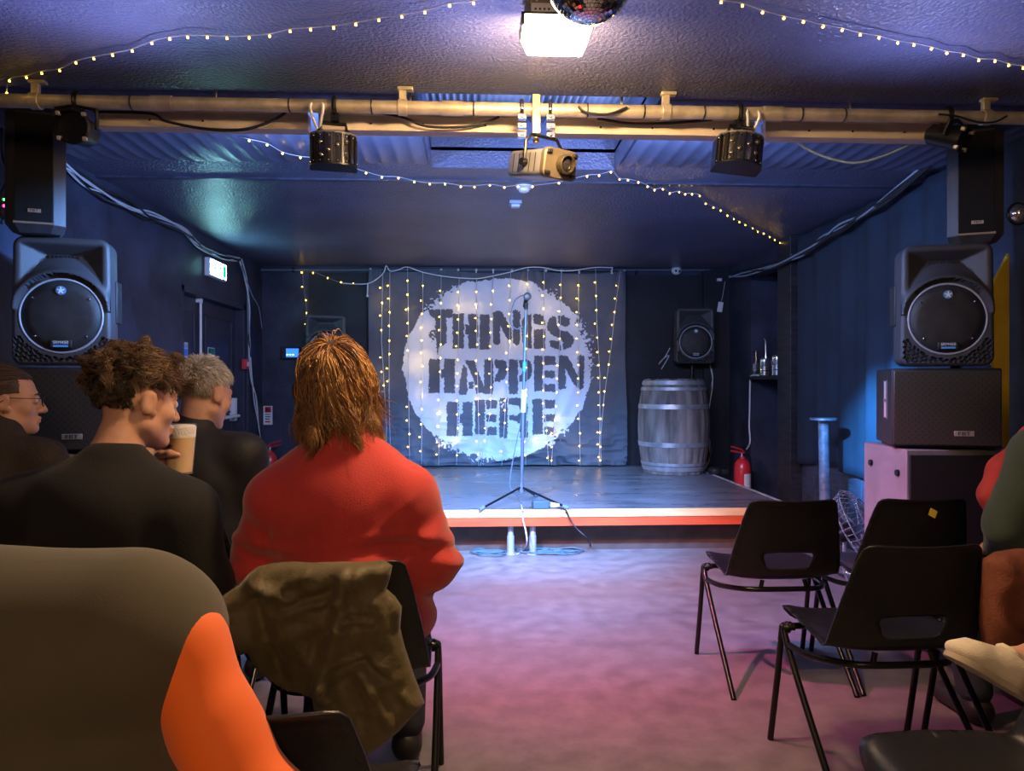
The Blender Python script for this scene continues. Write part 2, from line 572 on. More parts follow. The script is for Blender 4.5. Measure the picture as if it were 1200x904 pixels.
# ribbed sheets either side of the recess, over the bar
def ribbed(x0, x1, y0, y1, name):
    m = MB(); nx = int((x1 - x0) / 0.011); vs = []; fs = []
    for i in range(nx + 1):
        x = x0 + (x1 - x0) * i / nx
        z = ZC - 0.012 - 0.006 * (0.5 + 0.5 * math.cos(2 * PI * x / 0.088)) ** 2
        vs += [(x, y0, ZC - 0.001), (x, y0 + 0.02, z), (x, y1 - 0.12, z), (x, y1, ZC - 0.002)]
    for i in range(nx):
        for k in range(3): fs.append((4 * i + k, 4 * i + 4 + k, 4 * i + 5 + k, 4 * i + 1 + k))
    m.add(vs, fs); o = m.build(name, mat('ribbed_paint', (0.085, 0.095, 0.16), 0.35, var=0.2, vscale=3, bump=0.1, bscale=60), None, smooth=180, fixn=False); o['kind'] = 'structure'
ribbed(XL, rx0 - 0.01, 3.2, 4.2, 'trim_2'); ribbed(rx1 + 0.01, XR, 3.2, 4.2, 'trim_3')
# recess lining: ribbed roof sheet
t = thing('roof_vent_panel', 'grey ribbed vent panel inside the ceiling recess above the lighting bar', 'vent', (0.25, 3.7, ZC + 0.3))
m = MB(); vs = []; fs = []; nx = 210
for i in range(nx + 1):
    x = rx0 + 0.002 + (rx1 - rx0 - 0.004) * i / nx; u = i / nx
    a = 1.0 if (u < 0.26 or 0.5 < u < 0.8) else 0.12
    z = ZC + 0.2 + 0.016 * a * math.cos(2 * PI * x / 0.036)
    vs += [(x, ry0 + 0.003, z), (x, ry1 - 0.003, z + 0.08), (x, ry1 - 0.003, z + 0.095), (x, ry0 + 0.003, z + 0.015)]
for i in range(nx):
    for k in range(4): fs.append((4 * i + k, 4 * i + 4 + k, 4 * i + 4 + (k + 1) % 4, 4 * i + (k + 1) % 4))
m.add(vs, fs); m.build('ribbed_sheet', mat('roof_sheet', (0.32, 0.34, 0.42), 0.4, var=0.2, vscale=8), t, smooth=180, local=False)

# left wall with the double-door opening
dA = PX(213, 335, XL); dB = PX(288, 357, XL); dz = 1.99
dy0, dy1 = dA.y, dB.y
m = MB()
m.bb((XL - W, YF, 0), (XL, dy0, ZC)); m.bb((XL - W, dy1, 0), (XL, YB + W, ZC)); m.bb((XL - W, dy0, dz), (XL, dy1, ZC))
struct(m, 'wall_left', M_wall)
m = MB(); m.bb((XL - W, YB, 0), (XR + 0.45, YB + W, ZC)); struct(m, 'wall_back', M_wall)
m = MB(); m.bb((XL - W, YF - W, 0), (XR + 0.45, YF, ZC)); struct(m, 'wall_front', mat('rear_wall', (0.35, 0.25, 0.16), 0.6, var=0.2))
# right wall with an alcove
aA = PX(925, 449, XR).y; aB = PX(880, 449, XR).y; az = 2.3
m = MB()
m.bb((XR, YF, 0), (XR + W, aA, ZC)); m.bb((XR, aB, 0), (XR + W, YB + W, ZC)); m.bb((XR, aA, az), (XR + W, aB, ZC))
m.bb((XR + 0.3, aA - 0.1, 0), (XR + 0.45, aB + 0.1, ZC)); m.bb((XR + W, aA - 0.1, 0), (XR + 0.31, aA, ZC)); m.bb((XR + W, aB, 0), (XR + 0.31, aB + 0.1, ZC))
struct(m, 'wall_right', M_wall)
# pilaster and trunking
m = MB(); m.bb((XR - 0.12, aA - 0.3, 0), (XR, aA - 0.03, ZC)); struct(m, 'trim_4', M_timber_b, bevel=0.004)
m = MB(); m.bb((2.46, YB - 0.06, 0), (XR, YB, ZC)); struct(m, 'trim_5', M_walld, bevel=0.003)
# darker painted panels on the back wall
m = MB(); m.bb((PY(362, 400, YB).x, YB - 0.012, 0), (2.46, YB, 2.4)); struct(m, 'trim_6', M_walld)
# boarded dado under the drape
m = MB(); y = 3.9
while y < aA - 0.32:
    m.bb((XR - 0.025, y, 0), (XR, y + 0.236, 0.72)); y += 0.24
struct(m, 'trim_7', mat('dado_boards', (0.05, 0.06, 0.09), 0.45, var=0.5, vscale=7, stretch=(1, 1, 4), bump=0.15, bscale=30), bevel=0.004)
m = MB(); m.bb((XL, YF, 0), (XL + 0.018, dy0, 0.12)); struct(m, 'baseboard_left', M_walld)

# double door
M_door = mat('door_paint', (0.03, 0.034, 0.06), 0.45, var=0.3, vscale=5, bump=0.1, bscale=40)
ym = PX(233, 380, XL - 0.09).y
for i, (a, b) in enumerate(((dy0 + 0.05, ym), (ym, dy1 - 0.05))):
    m = MB(); xd = XL - 0.09
    m.bb((xd - 0.045, a + 0.003, 0.01), (xd, b - 0.003, dz - 0.05))
    w_ = b - a
    for z0, z1 in ((0.15, 0.95), (1.1, dz - 0.17)):   # raised panel mouldings
        m.bb((xd, a + 0.12, z0), (xd + 0.012, a + 0.135, z1)); m.bb((xd, b - 0.135, z0), (xd + 0.012, b - 0.12, z1))
        m.bb((xd, a + 0.12, z0), (xd + 0.012, b - 0.12, z0 + 0.015)); m.bb((xd, a + 0.12, z1 - 0.015), (xd + 0.012, b - 0.12, z1))
    d = struct(m, 'door_%d' % (i + 1), M_door, bevel=0.002)
    hb = MB()
    if i == 1:
        pz = PX(265, 488, xd).z
        hb.tube([(xd + 0.02, a + 0.06, pz), (xd + 0.09, a + 0.1, pz), (xd + 0.09, b - 0.16, pz), (xd + 0.02, b - 0.1, pz)], 0.016, 10)
        hb.box((xd + 0.025, b - 0.12, pz + 0.06), (0.05, 0.07, 0.22)); hb.box((xd + 0.02, a + 0.05, pz), (0.04, 0.05, 0.12))
        hb.build('panic_bar', M_white, d, bevel=0.003)
    else:
        vb = MB(); zt = PX(233, 352, xd).z; zb_ = 1.25
        vb.cyl((xd + 0.03, ym - 0.04, zb_), (xd + 0.03, ym - 0.04, zt), 0.011, n=10)
        for z in (zt, zb_ + 0.02): vb.box((xd + 0.015, ym - 0.04, z), (0.05, 0.05, 0.05))
        vb.build('bolt_rod', M_white, d, bevel=0.003)
m = MB(); x0, x1 = XL - 0.12, XL + 0.0
m.bb((x0, dy0, 0), (x1, dy0 + 0.05, dz)); m.bb((x0, dy1 - 0.05, 0), (x1, dy1, dz)); m.bb((x0, dy0, dz - 0.05), (x1, dy1, dz))
m.bb((XL, dy1, 0), (XL + 0.02, dy1 + 0.08, dz + 0.06)); struct(m, 'trim_8', M_door, bevel=0.003)
m = MB(); m.bb((XL - W - 0.02, dy0, 0), (XL - W, dy1, dz)); struct(m, 'trim_9', M_walld)

# ------------------------------------------------------------------ stage
SX0, SX1, SY0, SY1, SZ = -1.85, 2.3, 5.15, 7.88, 0.325
M_deck = mat('stage_deck_paint', (0.1, 0.115, 0.14), 0.34, var=0.9, vscale=4.5, vcol=(0.21, 0.235, 0.28), rvar=0.16, bump=0.12, bscale=35, stretch=(0.35, 1.6, 1), detail=8)
st = thing('stage', 'low black stage platform with pale timber edge and backdrop behind', 'stage', ((SX0 + SX1) / 2, SY0, 0))
ys = [SY0 + 0.0, 5.95, 6.72, SY1]
for i in range(3):
    m = MB(); m.bb((SX0, ys[i] + (0.02 if i == 0 else 0.002), SZ - 0.03), (SX1 - 0.022, ys[i + 1] - 0.002, SZ)); m.build('deck_board', M_deck, st, local=False, bevel=0.003)
m = MB(); m.bb((SX0, SY0, SZ - 0.052), (SX1, SY0 + 0.02, SZ + 0.003)); m.build('front_edging', mat('pale_timber', (0.78, 0.52, 0.22), 0.5, var=0.2, vscale=6, stretch=(0.3, 3, 3)), st, local=False, bevel=0.002)
m = MB(); m.bb((SX0, SY0 + 0.006, SZ - 0.115), (SX1, SY0 + 0.03, SZ - 0.052)); m.build('fascia', mat('red_lit_timber', (0.7, 0.1, 0.03), 0.5, var=0.25, vscale=6, stretch=(0.3, 3, 3)), st, local=False, bevel=0.002)  # red light falling on the board is put into its colour
m = MB(); m.bb((SX1 - 0.022, SY0 + 0.02, SZ - 0.06), (SX1, SY1, SZ + 0.004)); m.build('side_edging', mat('grey_edging', (0.5, 0.52, 0.56), 0.5, var=0.3, vscale=9), st, local=False)
m = MB(); m.bb((SX0 + 0.05, SY0 + 0.19, 0.0), (SX1 - 0.06, SY0 + 0.21, SZ - 0.03)); m.bb((SX1 - 0.06, SY0 + 0.19, 0), (SX1 - 0.04, SY1, SZ - 0.03)); m.bb((SX0 + 0.04, SY0 + 0.19, 0), (SX0 + 0.06, SY1, SZ - 0.03))
m.build('skirt_board', mat('brown_board', (0.09, 0.065, 0.055), 0.6, var=0.3, vscale=6), st, local=False)
for px in (598.5, 624.5):
    p = PZ(px, 650, 0); m = MB(); m.cyl((p.x, SY0 + 0.08, 0), (p.x, SY0 + 0.08, SZ - 0.031), 0.022, n=16); m.cyl((p.x, SY0 + 0.08, 0), (p.x, SY0 + 0.08, 0.13), 0.026, n=16)
    m.cyl((p.x, SY0 + 0.08, 0), (p.x, SY0 + 0.08, 0.006), 0.045, n=16)
    m.build('leg', mat('galvanised', (0.5, 0.53, 0.57), 0.4, metal=0.5), st, local=False)

# ------------------------------------------------------------------ backdrop with the printed words
def backdrop():
    yb = 7.84
    w0 = PY(432, 316, yb); w1 = PY(733, 322, yb); zb_ = PY(600, 546, yb).z
    x0, x1, z1, z0 = w0.x, w1.x, w0.z, zb_ + 0.005
    h = 0.0052
    nx = int((x1 - x0) / h); nz = int((z1 - z0) / h)
    X, Z = np.meshgrid(np.linspace(x0, x1, nx + 1), np.linspace(z0, z1, nz + 1))
    u = (X - x0) / (x1 - x0); v = (Z - z0) / (z1 - z0)
    P2 = np.stack([X, Z], -1)
    # drape: soft vertical folds at the sides, creases at the foot and fanning from the pegs
    Y = 0.02 * np.sin(X * 9 + 0.6 * np.sin(Z * 3)) * (np.exp(-u / 0.07) + 1.3 * np.exp(-(1 - u) / 0.13))
    dg = ((u - 0.99) + (1 - v) * 0.33)
    Y += 0.055 * np.exp(-(dg / 0.028) ** 2) * np.clip(1 - v, 0, 1) * (v > 0.25) + 0.02 * np.exp(-((dg + 0.09) / 0.04) ** 2) * (1 - v)
    low = np.clip(1 - v / 0.32, 0, 1)
    Y += 0.045 * low * ridge(P2 * np.array([3.2, 8.5]) + vnoise(P2 * 4)[..., None] * 0.5, 3) + 0.022 * low * ridge(P2 * np.array([8, 17.]), 5)
    Y += 0.014 * vnoise(P2 * 4, 8)
    Y = np.clip(Y, -0.05, 0.075)
    for pu in (0.01, 0.31, 0.63, 0.985):
        dx = (u - pu); Y += 0.012 * np.cos(np.clip(dx / (0.03 + 0.25 * (1 - v)), -1.5, 1.5) * PI * 2) * np.exp(-(dx / 0.09) ** 2) * np.exp(-(1 - v) / 0.1)
    zt = -0.03 * np.sin(np.clip((u - 0.31) / 0.32, 0, 1) * PI) - 0.022 * np.sin(np.clip(u / 0.3, 0, 1) * PI) - 0.03 * np.sin(np.clip((u - 0.64) / 0.35, 0, 1) * PI)
    Zp = Z + zt * np.clip((v - 0.8) / 0.2, 0, 1)
    Xp = X + 0.02 * np.sin(v * 7) * np.clip((u - 0.93) / 0.07, 0, 1) * np.clip(1 - v, 0, 1)
    verts = np.stack([Xp, yb - Y, Zp], -1).reshape(-1, 3)
    i = np.arange(nx * nz); r, c = i // nx, i % nx; a = r * (nx + 1) + c
    F = np.stack([a, a + 1, a + nx + 2, a + nx + 1], 1)
    # print, measured on the cloth
    cx_ = 0.5 * (X[:-1, :-1] + X[1:, 1:]); cz = 0.5 * (Z[:-1, :-1] + Z[1:, 1:])
    dep = yb * cT + cx_ * sT; lat = cx_ * cT - yb * sT
    qx = CXP + FPX * lat / dep; qy = CYP - FPX * (cz - HC) / dep
    Q = np.stack([qx, qy], -1)
    n1 = vnoise(Q * 0.55, 1); n2 = vnoise(Q * 0.9, 2)
    ang = np.arctan2((qy - 431) / 107, (qx - 583) / 110)
    rad = np.hypot((qx - 583) / 110, (qy - 431) / 107)
    an = np.stack([ang * 9, ang * 0], -1)
    edge = 1.0 + 0.012 * vnoise(an, 4) + 0.008 * vnoise(an * 3.7, 9) + 0.007 * n1
    disc = rad < edge
    rough = np.zeros_like(rad)
    for a0, wd in ((-2.25, .22), (-0.35, .28), (0.0, .12), (-1.0, .16), (0.85, .18), (2.1, .22), (1.75, .12)):
        rough = np.maximum(rough, np.exp(-((ang - a0) / wd) ** 2))
    spk = vnoise(Q * 0.42, 21) + 0.6 * vnoise(Q * 0.8, 22)
    ring = np.exp(-((rad - 0.995) / 0.045) ** 2) * rough
    disc = np.where(ring > 0.3, (spk * 0.75 + (edge - rad) * 14) > 0, disc)
    jx = qx + 0.75 * n1 + 0.5 * n2; jy = qy + 0.75 * vnoise(Q * 0.55, 5) + 0.5 * vnoise(Q * 0.9, 6)
    ink = np.zeros_like(disc)
    def poly(*p):
        nonlocal ink; ink |= inpoly(jx, jy, p)
    def rc(x0, y0, x1, y1): poly((x0, y0), (x1, y0), (x1, y1), (x0, y1))
    def blob(cx, cy, rx, ry):
        nonlocal ink; ink |= (((jx - cx) / rx) ** 2 + ((jy - cy) / ry) ** 2) < 1
    def cut(cx, cy, rx, ry):
        nonlocal ink; ink &= ~((((jx - cx) / rx) ** 2 + ((jy - cy) / ry) ** 2) < 1)
    # T H I N G S
    poly((502, 362.6), (530.8, 362.4), (531, 371), (527, 372.8), (523, 372.5), (523.6, 402), (520, 404.5), (513.5, 407), (510.3, 398), (509.5, 373), (503, 370))
    rc(530.5, 367.8, 543.8, 408.7); rc(548.8, 368.3, 560, 408.7); rc(545.2, 381, 549.5, 392)
    rc(562.1, 368.8, 574, 409.8)
    poly((577.7, 366), (586.6, 364), (592, 372), (599.8, 387), (599.3, 400), (598, 402), (592, 394), (586.3, 381), (586, 403), (582, 405), (577.8, 402))
    poly((601, 365), (604, 363), (609.8, 366), (609.5, 403), (604.8, 405.3), (601, 401))
    poly((611.5, 377), (615, 369.5), (622.8, 368.3), (623, 408.5), (616, 408), (612, 400))
    poly((624.9, 368.2), (632, 368), (638, 372), (639.4, 380.5), (635, 381.5), (625, 378.5)); rc(625.6, 385.8, 639.2, 408.8)
    # S
    poly((641, 380), (643.5, 373.5), (650, 370), (652, 372), (652.6, 382), (656.5, 387), (664, 388), (671, 394), (672.8, 400), (669, 407), (660, 410.5), (659.3, 401), (655, 396), (646, 392), (641.6, 386))
    poly((654, 370), (661, 370), (667.5, 374), (668, 380), (664, 383.3), (659, 382), (654.6, 379))
    poly((643, 400), (650, 398.8), (656, 401), (657.7, 410.6), (650, 409), (645, 406))
    # H A P P E N
    rc(502.7, 420.8, 515.7, 460.9); rc(520.4, 420.8, 533.2, 460.9); rc(517, 433, 521, 443)
    poly((543, 427), (547.7, 432.5), (547.6, 462.8), (537.6, 462.8), (539, 447), (541, 434))
    poly((543.8, 422.7), (555.4, 422.2), (559.5, 434), (567.3, 453.3), (567.8, 461.2), (558.4, 461.2), (555.5, 447), (548.2, 429))
    rc(549.3, 447.8, 554.8, 456.3); rc(567, 421, 577.9, 462)
    for ox in (0, 29):
        poly((579.2 + ox, 421.6), (588 + ox, 421.4), (593 + ox, 424), (594.8 + ox, 431), (594 + ox, 439), (591 + ox, 444.5), (585 + ox, 448), (579.8 + ox, 447.5), (580 + ox, 440.5), (583.6 + ox, 437), (583.5 + ox, 432.5), (580 + ox, 431))
    rc(595.9, 421.5, 606.9, 461.9)
    rc(625.7, 417, 635.9, 458.6); rc(637, 417.2, 651, 428.3); rc(638, 434.8, 650.4, 443); rc(636.8, 450, 651, 459.4)
    poly((654, 416.8), (665, 417.2), (676.3, 439.5), (676, 455.6), (671, 449), (662.8, 432), (662.9, 456.4), (654, 456.6)); poly((676.8, 417), (680, 415.8), (684.4, 417.5), (684.2, 455.5), (680, 457), (676.8, 455))
    # H E R E
    rc(523.7, 471.2, 537.3, 511.3); rc(542, 471.2, 553.9, 511.3); rc(538.4, 485.8, 542.5, 496)
    rc(556.6, 468.3, 568.5, 509.4)
    for ox, oy in ((0, 0), (67.6, -0.4)):
        rc(569.6 + ox, 468.9 + oy, 582.6 + ox, 479.5 + oy); rc(569.6 + ox, 485.9 + oy, 582.2 + ox, 494.6 + oy); rc(569.8 + ox, 500.5 + oy, 582.2 + ox, 510 + oy)
    rc(585.3, 466.5, 594.9, 513.5)
    poly((596.2, 466.6), (612, 466.6), (617.5, 472), (618.6, 480), (616.5, 490), (618.2, 496), (618, 513.7), (609.5, 513.7), (608.8, 497), (605, 494.2), (596.4, 492), (596.4, 486.6), (606, 486.6), (609.5, 483), (609.5, 477.5), (606, 475), (596.2, 474))
    rc(623.8, 467.8, 635.7, 509.2)
    # drips and splashes of the print
    ink |= (np.exp(-((qx - 507) / 5) ** 2 - ((qy - 394) / 9) ** 2) * (0.9 + spk) > 0.62) | (inpoly(jx, jy, ((511, 402), (514.6, 402), (513.2, 416), (512.5, 416))))
    ink &= ~((np.exp(-((qx - 590) / 6) ** 2 - ((qy - 472) / 8) ** 2) * (0.6 + spk)) > 0.7)
    mi = np.where(disc, np.where(ink, 0, 1), 0)
    spl = (rad > edge) & (rad < 1.09) & (rough * (spk - 0.55) * (1 - (rad - 1) / 0.1) > 0.12)
    mi = np.where(spl, 1, mi)
    me = bpy.data.meshes.new('stage_backdrop'); me.from_pydata(verts.tolist(), [], F.tolist())
    o = finish(me, 'stage_backdrop', [mat('backdrop_cloth', (0.1, 0.108, 0.14), 0.8, var=0.15, vscale=4, bump=0.15, bscale=350), mat('backdrop_print', (0.62, 0.66, 0.78), 0.75, var=0.06, vscale=5)], None, smooth=180, mis=mi.ravel(), fixn=False)
    md = o.modifiers.new('cloth', 'SOLIDIFY'); md.thickness = 0.003; md.offset = -1
    tag(o, 'dark cloth banner with a pale circle of stencilled words, hung behind the stage', 'banner')
    return o
backdrop()
# rail with pegs that carries the banner
yr = 7.8
t = thing('hanging_rail', 'thin metal rail along the back wall with white pegs, above the banner', 'rail', (0, YB, 2.42))
a = PY(306, 316.5, YB - 0.05); b = PY(832, 316.5, YB - 0.05)
m = MB(); m.tube([a, b], 0.012, 8); m.build('bar', mat('rail_paint', (0.2, 0.21, 0.25), 0.4, metal=0.4), t, local=False)
for px in (345, 540, 745): p = PY(px, 313, YB); m = MB(); m.bb((p.x - 0.012, YB - 0.06, 2.4), (p.x + 0.012, YB, 2.45)); m.build('bracket', M_walld, t, local=False)
for px in (434, 517, 537, 558, 578, 600, 619, 640, 658, 679, 717, 732):
    p = PY(px, 316, YB - 0.075); m = MB(); m.sphere((0, 0, 0.012), 0.014, 10, 6, Matrix.Translation((p.x, YB - 0.066, a.z)), sc=(1, 0.8, 1.2)); m.box((p.x, YB - 0.07, a.z - 0.018), (0.012, 0.012, 0.03)); m.build('peg', M_white, t, local=False)

# ------------------------------------------------------------------ barrel
t = thing('wooden_barrel', 'old grey wooden cask with metal hoops standing upright on the stage', 'barrel', (PZ(788, 553, SZ).x, 7.28, SZ + 0.002))
M_oak = mat('weathered_oak', (0.1, 0.092, 0.09), 0.75, var=0.7, vscale=7, vcol=(0.3, 0.275, 0.265), stretch=(1.5, 1.5, 0.25), bump=0.4, bscale=25, detail=8)
M_hoop = mat('hoop_steel', (0.42, 0.46, 0.52), 0.45, metal=0.6, var=0.4, vscale=8)
hB, rm, re = 0.93, 0.352, 0.295
def brad(z): u = z / hB * 2 - 1; return re + (rm - re) * (1 - u * u)
m = MB(); vs = []; fs = []; ns = 26; per = 6; nz = 16
for i in range(nz + 1):
    z = hB * i / nz
    for k in range(ns * per):
        a = 2 * PI * k / (ns * per); q = k % per
        rr = brad(z) - (0.006 if q == 0 else 0.0015 * abs(q - per / 2)) + 0.002 * math.sin((k // per) * 2.7)
        zz = z + (0.008 * math.sin((k // per) * 4.1) if i == nz else 0)
        vs.append((rr * math.cos(a), rr * math.sin(a), zz))
n = ns * per
for i in range(nz):
    for k in range(n): fs.append((i * n + k, i * n + (k + 1) % n, (i + 1) * n + (k + 1) % n, (i + 1) * n + k))
fs.append(tuple(range(n - 1, -1, -1)))
m.add(vs, fs); m.lathe([(re - 0.025, hB), (re - 0.028, hB - 0.05), (0.001, hB - 0.05)], 40, cap=False)
vs = []
for r_, z_ in ((re, hB), (re - 0.025, hB)): vs += [(r_ * math.cos(2 * PI * k / 40), r_ * math.sin(2 * PI * k / 40), z_) for k in range(40)]
m.add(vs, [(k, (k + 1) % 40, 40 + (k + 1) % 40, 40 + k) for k in range(40)])
m.build('staves', M_oak, t, smooth=35)
for z0, z1 in ((0.035, 0.075), (0.085, 0.115), (0.27, 0.315), (0.64, 0.685), (0.82, 0.85), (0.875, 0.915)):
    m = MB(); m.lathe([(brad(z0) + 0.001, z0), (brad(z0) + 0.006, z0), (brad(z1) + 0.006, z1), (brad(z1) + 0.001, z1)], 48, cap=False); m.build('hoop', M_hoop, t, smooth=30)
# ------------------------------------------------------------------ lighting bar and what hangs from it
YBAR, ZBAR = 2.85, 2.284
def bx(px, y=YBAR): return PY(px, 130, y).x
t = thing('lighting_bar', 'long scaffold pipe slung under the ceiling carrying the stage lights', 'bar', (0, YBAR, ZBAR))
xa, xb = XL + 0.02, XR - 0.02
m = MB(); m.cyl((xa, YBAR, ZBAR), (xb, YBAR, ZBAR), 0.0255, n=24); m.build('pipe', M_steel, t, local=False)
for px in (530, 905, 190):
    x = bx(px); m = MB(); m.cyl((x - 0.04, YBAR, ZBAR), (x + 0.04, YBAR, ZBAR), 0.029, n=24); m.build('pipe_sleeve', M_steel, t, local=False)
for px in (42, 472, 780, 1155):
    x = bx(px); m = MB(); m.cyl((x - 0.018, YBAR, ZBAR), (x + 0.018, YBAR, ZBAR), 0.031, n=20); m.box((x, YBAR, ZBAR + 0.05), (0.028, 0.02, 0.06)); m.cyl((x, YBAR, ZBAR + 0.05), (x, YBAR, ZF), 0.006, n=8)
    m.box((x + 0.01, YBAR - 0.005, ZF - 0.007), (0.06, 0.03, 0.012)); m.build('hanger', M_steel, t, local=False, bevel=0.002)
for px in (155, 340, 436, 555, 688, 754, 824, 938, 988): 
    x = bx(px); m = MB(); m.torus((x, YBAR, ZBAR), 0.0265, 0.003, 20, 6, axis='x'); m.build('cable_tie', M_cable_b, t, local=False)
YT = 2.97
t = thing('cable_tray', 'cream metal trunking running along behind the lighting pipe', 'trunking', (0, YT, 2.23))
M_cream = mat('cream_paint', (0.72, 0.62, 0.5), 0.5, var=0.12, vscale=5)
for a_, b_ in ((113, 361), (373, 617), (643, 884), (897, 1100)):
    m = MB(); x0, x1 = bx(a_, YT), bx(b_, YT)
    m.bb((x0, YT, 2.236), (x1, YT + 0.05, 2.296)); m.bb((x0, YT - 0.008, 2.232), (x1, YT + 0.058, 2.238)); m.bb((x0, YT - 0.008, 2.294), (x1, YT + 0.058, 2.3))
    s_ = m.build('tray_section', M_cream, t, local=False, bevel=0.0015)
    for f_ in (0.25, 0.5, 0.8): k = MB(); k.sphere((x0 + (x1 - x0) * f_, YT - 0.001, 2.262), 0.0045, 8, 5); k.build('screw', M_blackm, s_, local=False)
for px in (250, 480, 730, 1000):
    x = bx(px, YT); m = MB(); m.cyl((x, YT + 0.025, 2.296), (x, YT + 0.025, ZC - 0.004), 0.005, n=8); m.build('drop_rod', M_steel, t, local=False)

def draped(name, label, pts, r, m_, group=None, cat='cable', n=8):
    b_ = MB(); b_.tube(catmull(pts, n), r, 7)
    o = b_.build(name, m_, None, smooth=180); return tag(o, label, cat, group)
draped('black_cable', 'thin black cable drooping in front of the cream trunking, beside the round can light', [PY(p, q, 2.93) for p, q in ((110, 131), (175, 133), (195, 142), (240, 151), (285, 152), (318, 142), (335, 132))], 0.006, M_cable_b)
draped('black_cable', 'black cable hanging in a shallow loop between the two middle pipe hangers', [PY(p, q, 2.93) for p, q in ((440, 132), (470, 137), (500, 148), (540, 149), (570, 143), (585, 137))], 0.005, M_cable_b)
draped('black_cable', 'black cable looped over the pipe just beside the hanging projector', [PY(p, q, 2.81) for p, q in ((678, 125), (688, 132), (712, 134), (735, 126))], 0.005, M_cable_b)
draped('black_cable', 'black cable lying along the trunking top towards the tilted drum light', [PY(p, q, 2.93) for p, q in ((700, 139), (740, 145), (790, 144), (835, 140))], 0.006, M_cable_b)
draped('pale_cable', 'pale blue lead swagging under the ceiling near the column speaker by the drape', [PY(p, q, 3.05) for p, q in ((905, 147), (920, 156), (950, 177), (985, 189), (1010, 190), (1040, 181), (1070, 168), (1092, 160))], 0.005, mat('pale_blue_cable', (0.4, 0.6, 0.75), 0.4))
draped('black_cable', 'thin black lead curling over the bar above the swivelled can', [PY(p, q, 2.8) for p, q in ((1100, 134), (1120, 136), (1145, 143), (1165, 143), (1180, 136))], 0.004, M_cable_b)

def hang(M0, mb_, top, w_, z_piv):
    """yoke: two arms from the pivots up to a bridge, and the clamp on the pipe"""
    pass

def clampmb(x, dz=0.0):
    m = MB(); m.torus((x, YBAR, ZBAR), 0.033, 0.009, 20, 8, axis='x'); m.box((x, YBAR, ZBAR - 0.045), (0.03, 0.03, 0.03)); m.cyl((x, YBAR - 0.04, ZBAR - 0.03), (x, YBAR + 0.04, ZBAR - 0.03), 0.006, n=8); return m

# derby lights: D-shaped drum with ribbed lens window
def derby(px, py, D, yaw, tilt, roll, label):
    c = P(px, py, D)
    t = thing('drum_stage_light', label, 'stage light', tuple(c), rot=(tilt, roll, yaw))
    wd, dp, ht = 0.09, 0.075, 0.062
    arc = [(wd * math.sin(a), -dp * math.cos(a)) for a in [R(-90 + 180 * i / 20) for i in range(21)]]
    plan = arc + [(wd, 0.06), (-wd, 0.06)]
    m = MB(); m.prism([(x * 0.93, y * 0.93) for x, y in plan], -ht + 0.006, ht - 0.006); m.build('lens_window', mat('lens_glass', (0.02, 0.018, 0.016), 0.08, spec=0.9, coat=0.6), t, smooth=30)
    m = MB(); m.prism(plan, ht - 0.008, ht); m.build('top_cap', mat('grey_cap', (0.2, 0.2, 0.2), 0.4, metal=0.3), t, smooth=30, bevel=0.002)
    m = MB(); m.prism(plan, -ht, -ht + 0.008); m.bb((-wd, 0.0, -ht), (-wd + 0.006, 0.06, ht)); m.bb((wd - 0.006, 0, -ht), (wd, 0.06, ht)); m.bb((-wd, 0.055, -ht), (wd, 0.062, ht)); m.build('housing', M_blackm, t, smooth=30)
    for i in range(1, 8):
        a = R(-90 + 180 * i / 8); m = MB(); Mr = Matrix.Translation((wd * math.sin(a) * 0.97, -dp * math.cos(a) * 0.97, 0)) @ Matrix.Rotation(a, 4, 'Z')
        m.box((0, 0, 0), (0.007, 0.006, 2 * ht - 0.012), Mr); m.build('rib', M_blackm, t)
    for i in range(8):
        for zz in (-ht + 0.014, ht - 0.016):
            a = R(-78 + 156 * i / 7); m = MB(); m.sphere((wd * 0.99 * math.sin(a), -dp * 0.99 * math.cos(a), zz), 0.0035, 8, 5); m.build('screw_head', M_chrome, t)
    for i, (xx, zz) in enumerate(((-0.05, 0.02), (-0.02, -0.01), (0.015, 0.01), (0.045, -0.02), (0.05, 0.025), (-0.048, -0.028))):
        a = math.asin(xx / wd); m = MB(); m.sphere((xx * 0.95, -dp * math.cos(a) * 0.93, zz), 0.011, 10, 6); m.build('lens', mat('lens_bead', (0.3, 0.27, 0.22), 0.08, metal=0.8), t)
    m = MB(); m.tube([(-0.05, 0.0, ht + 0.012), (-0.045, 0, ht + 0.045), (0.045, 0, ht + 0.045), (0.05, 0, ht + 0.012)], 0.008, 8); m.sphere((-0.05, 0, ht + 0.012), 0.014, 8, 6); m.sphere((0.05, 0, ht + 0.012), 0.014, 8, 6)
    m.build('yoke', M_blackm, t)
    k = clampmb(c.x + 0.01); k.cyl((c.x + 0.01, YBAR, ZBAR - 0.05), (c.x, c.y, c.z + ht + 0.045), 0.009, n=8); k.build('clamp', M_blackm, t, local=False)
    k = MB(); ox = -0.055 if yaw > 0 else 0.06
    for d_ in (-0.012, 0.012): k.tube(catmull([(c.x + ox + d_, YBAR, ZBAR + 0.02), (c.x + ox + d_ * 2, YBAR - 0.03, ZBAR - 0.02), (c.x + ox, YBAR + 0.02, ZBAR - 0.1), (c.x + ox + 0.02, c.y + 0.02, c.z + ht)], 6), 0.006, 6)
    k.build('lead', M_white, t, local=False)
    return t
derby(391, 178, 2.84, 0.18, 0.05, 0.0, 'black drum stage light hanging level under the lighting pipe, on the door wall side')
derby(866, 180, 2.86, -0.05, -0.1, 0.12, 'black drum stage light hanging tilted beside the drooping pale lead')

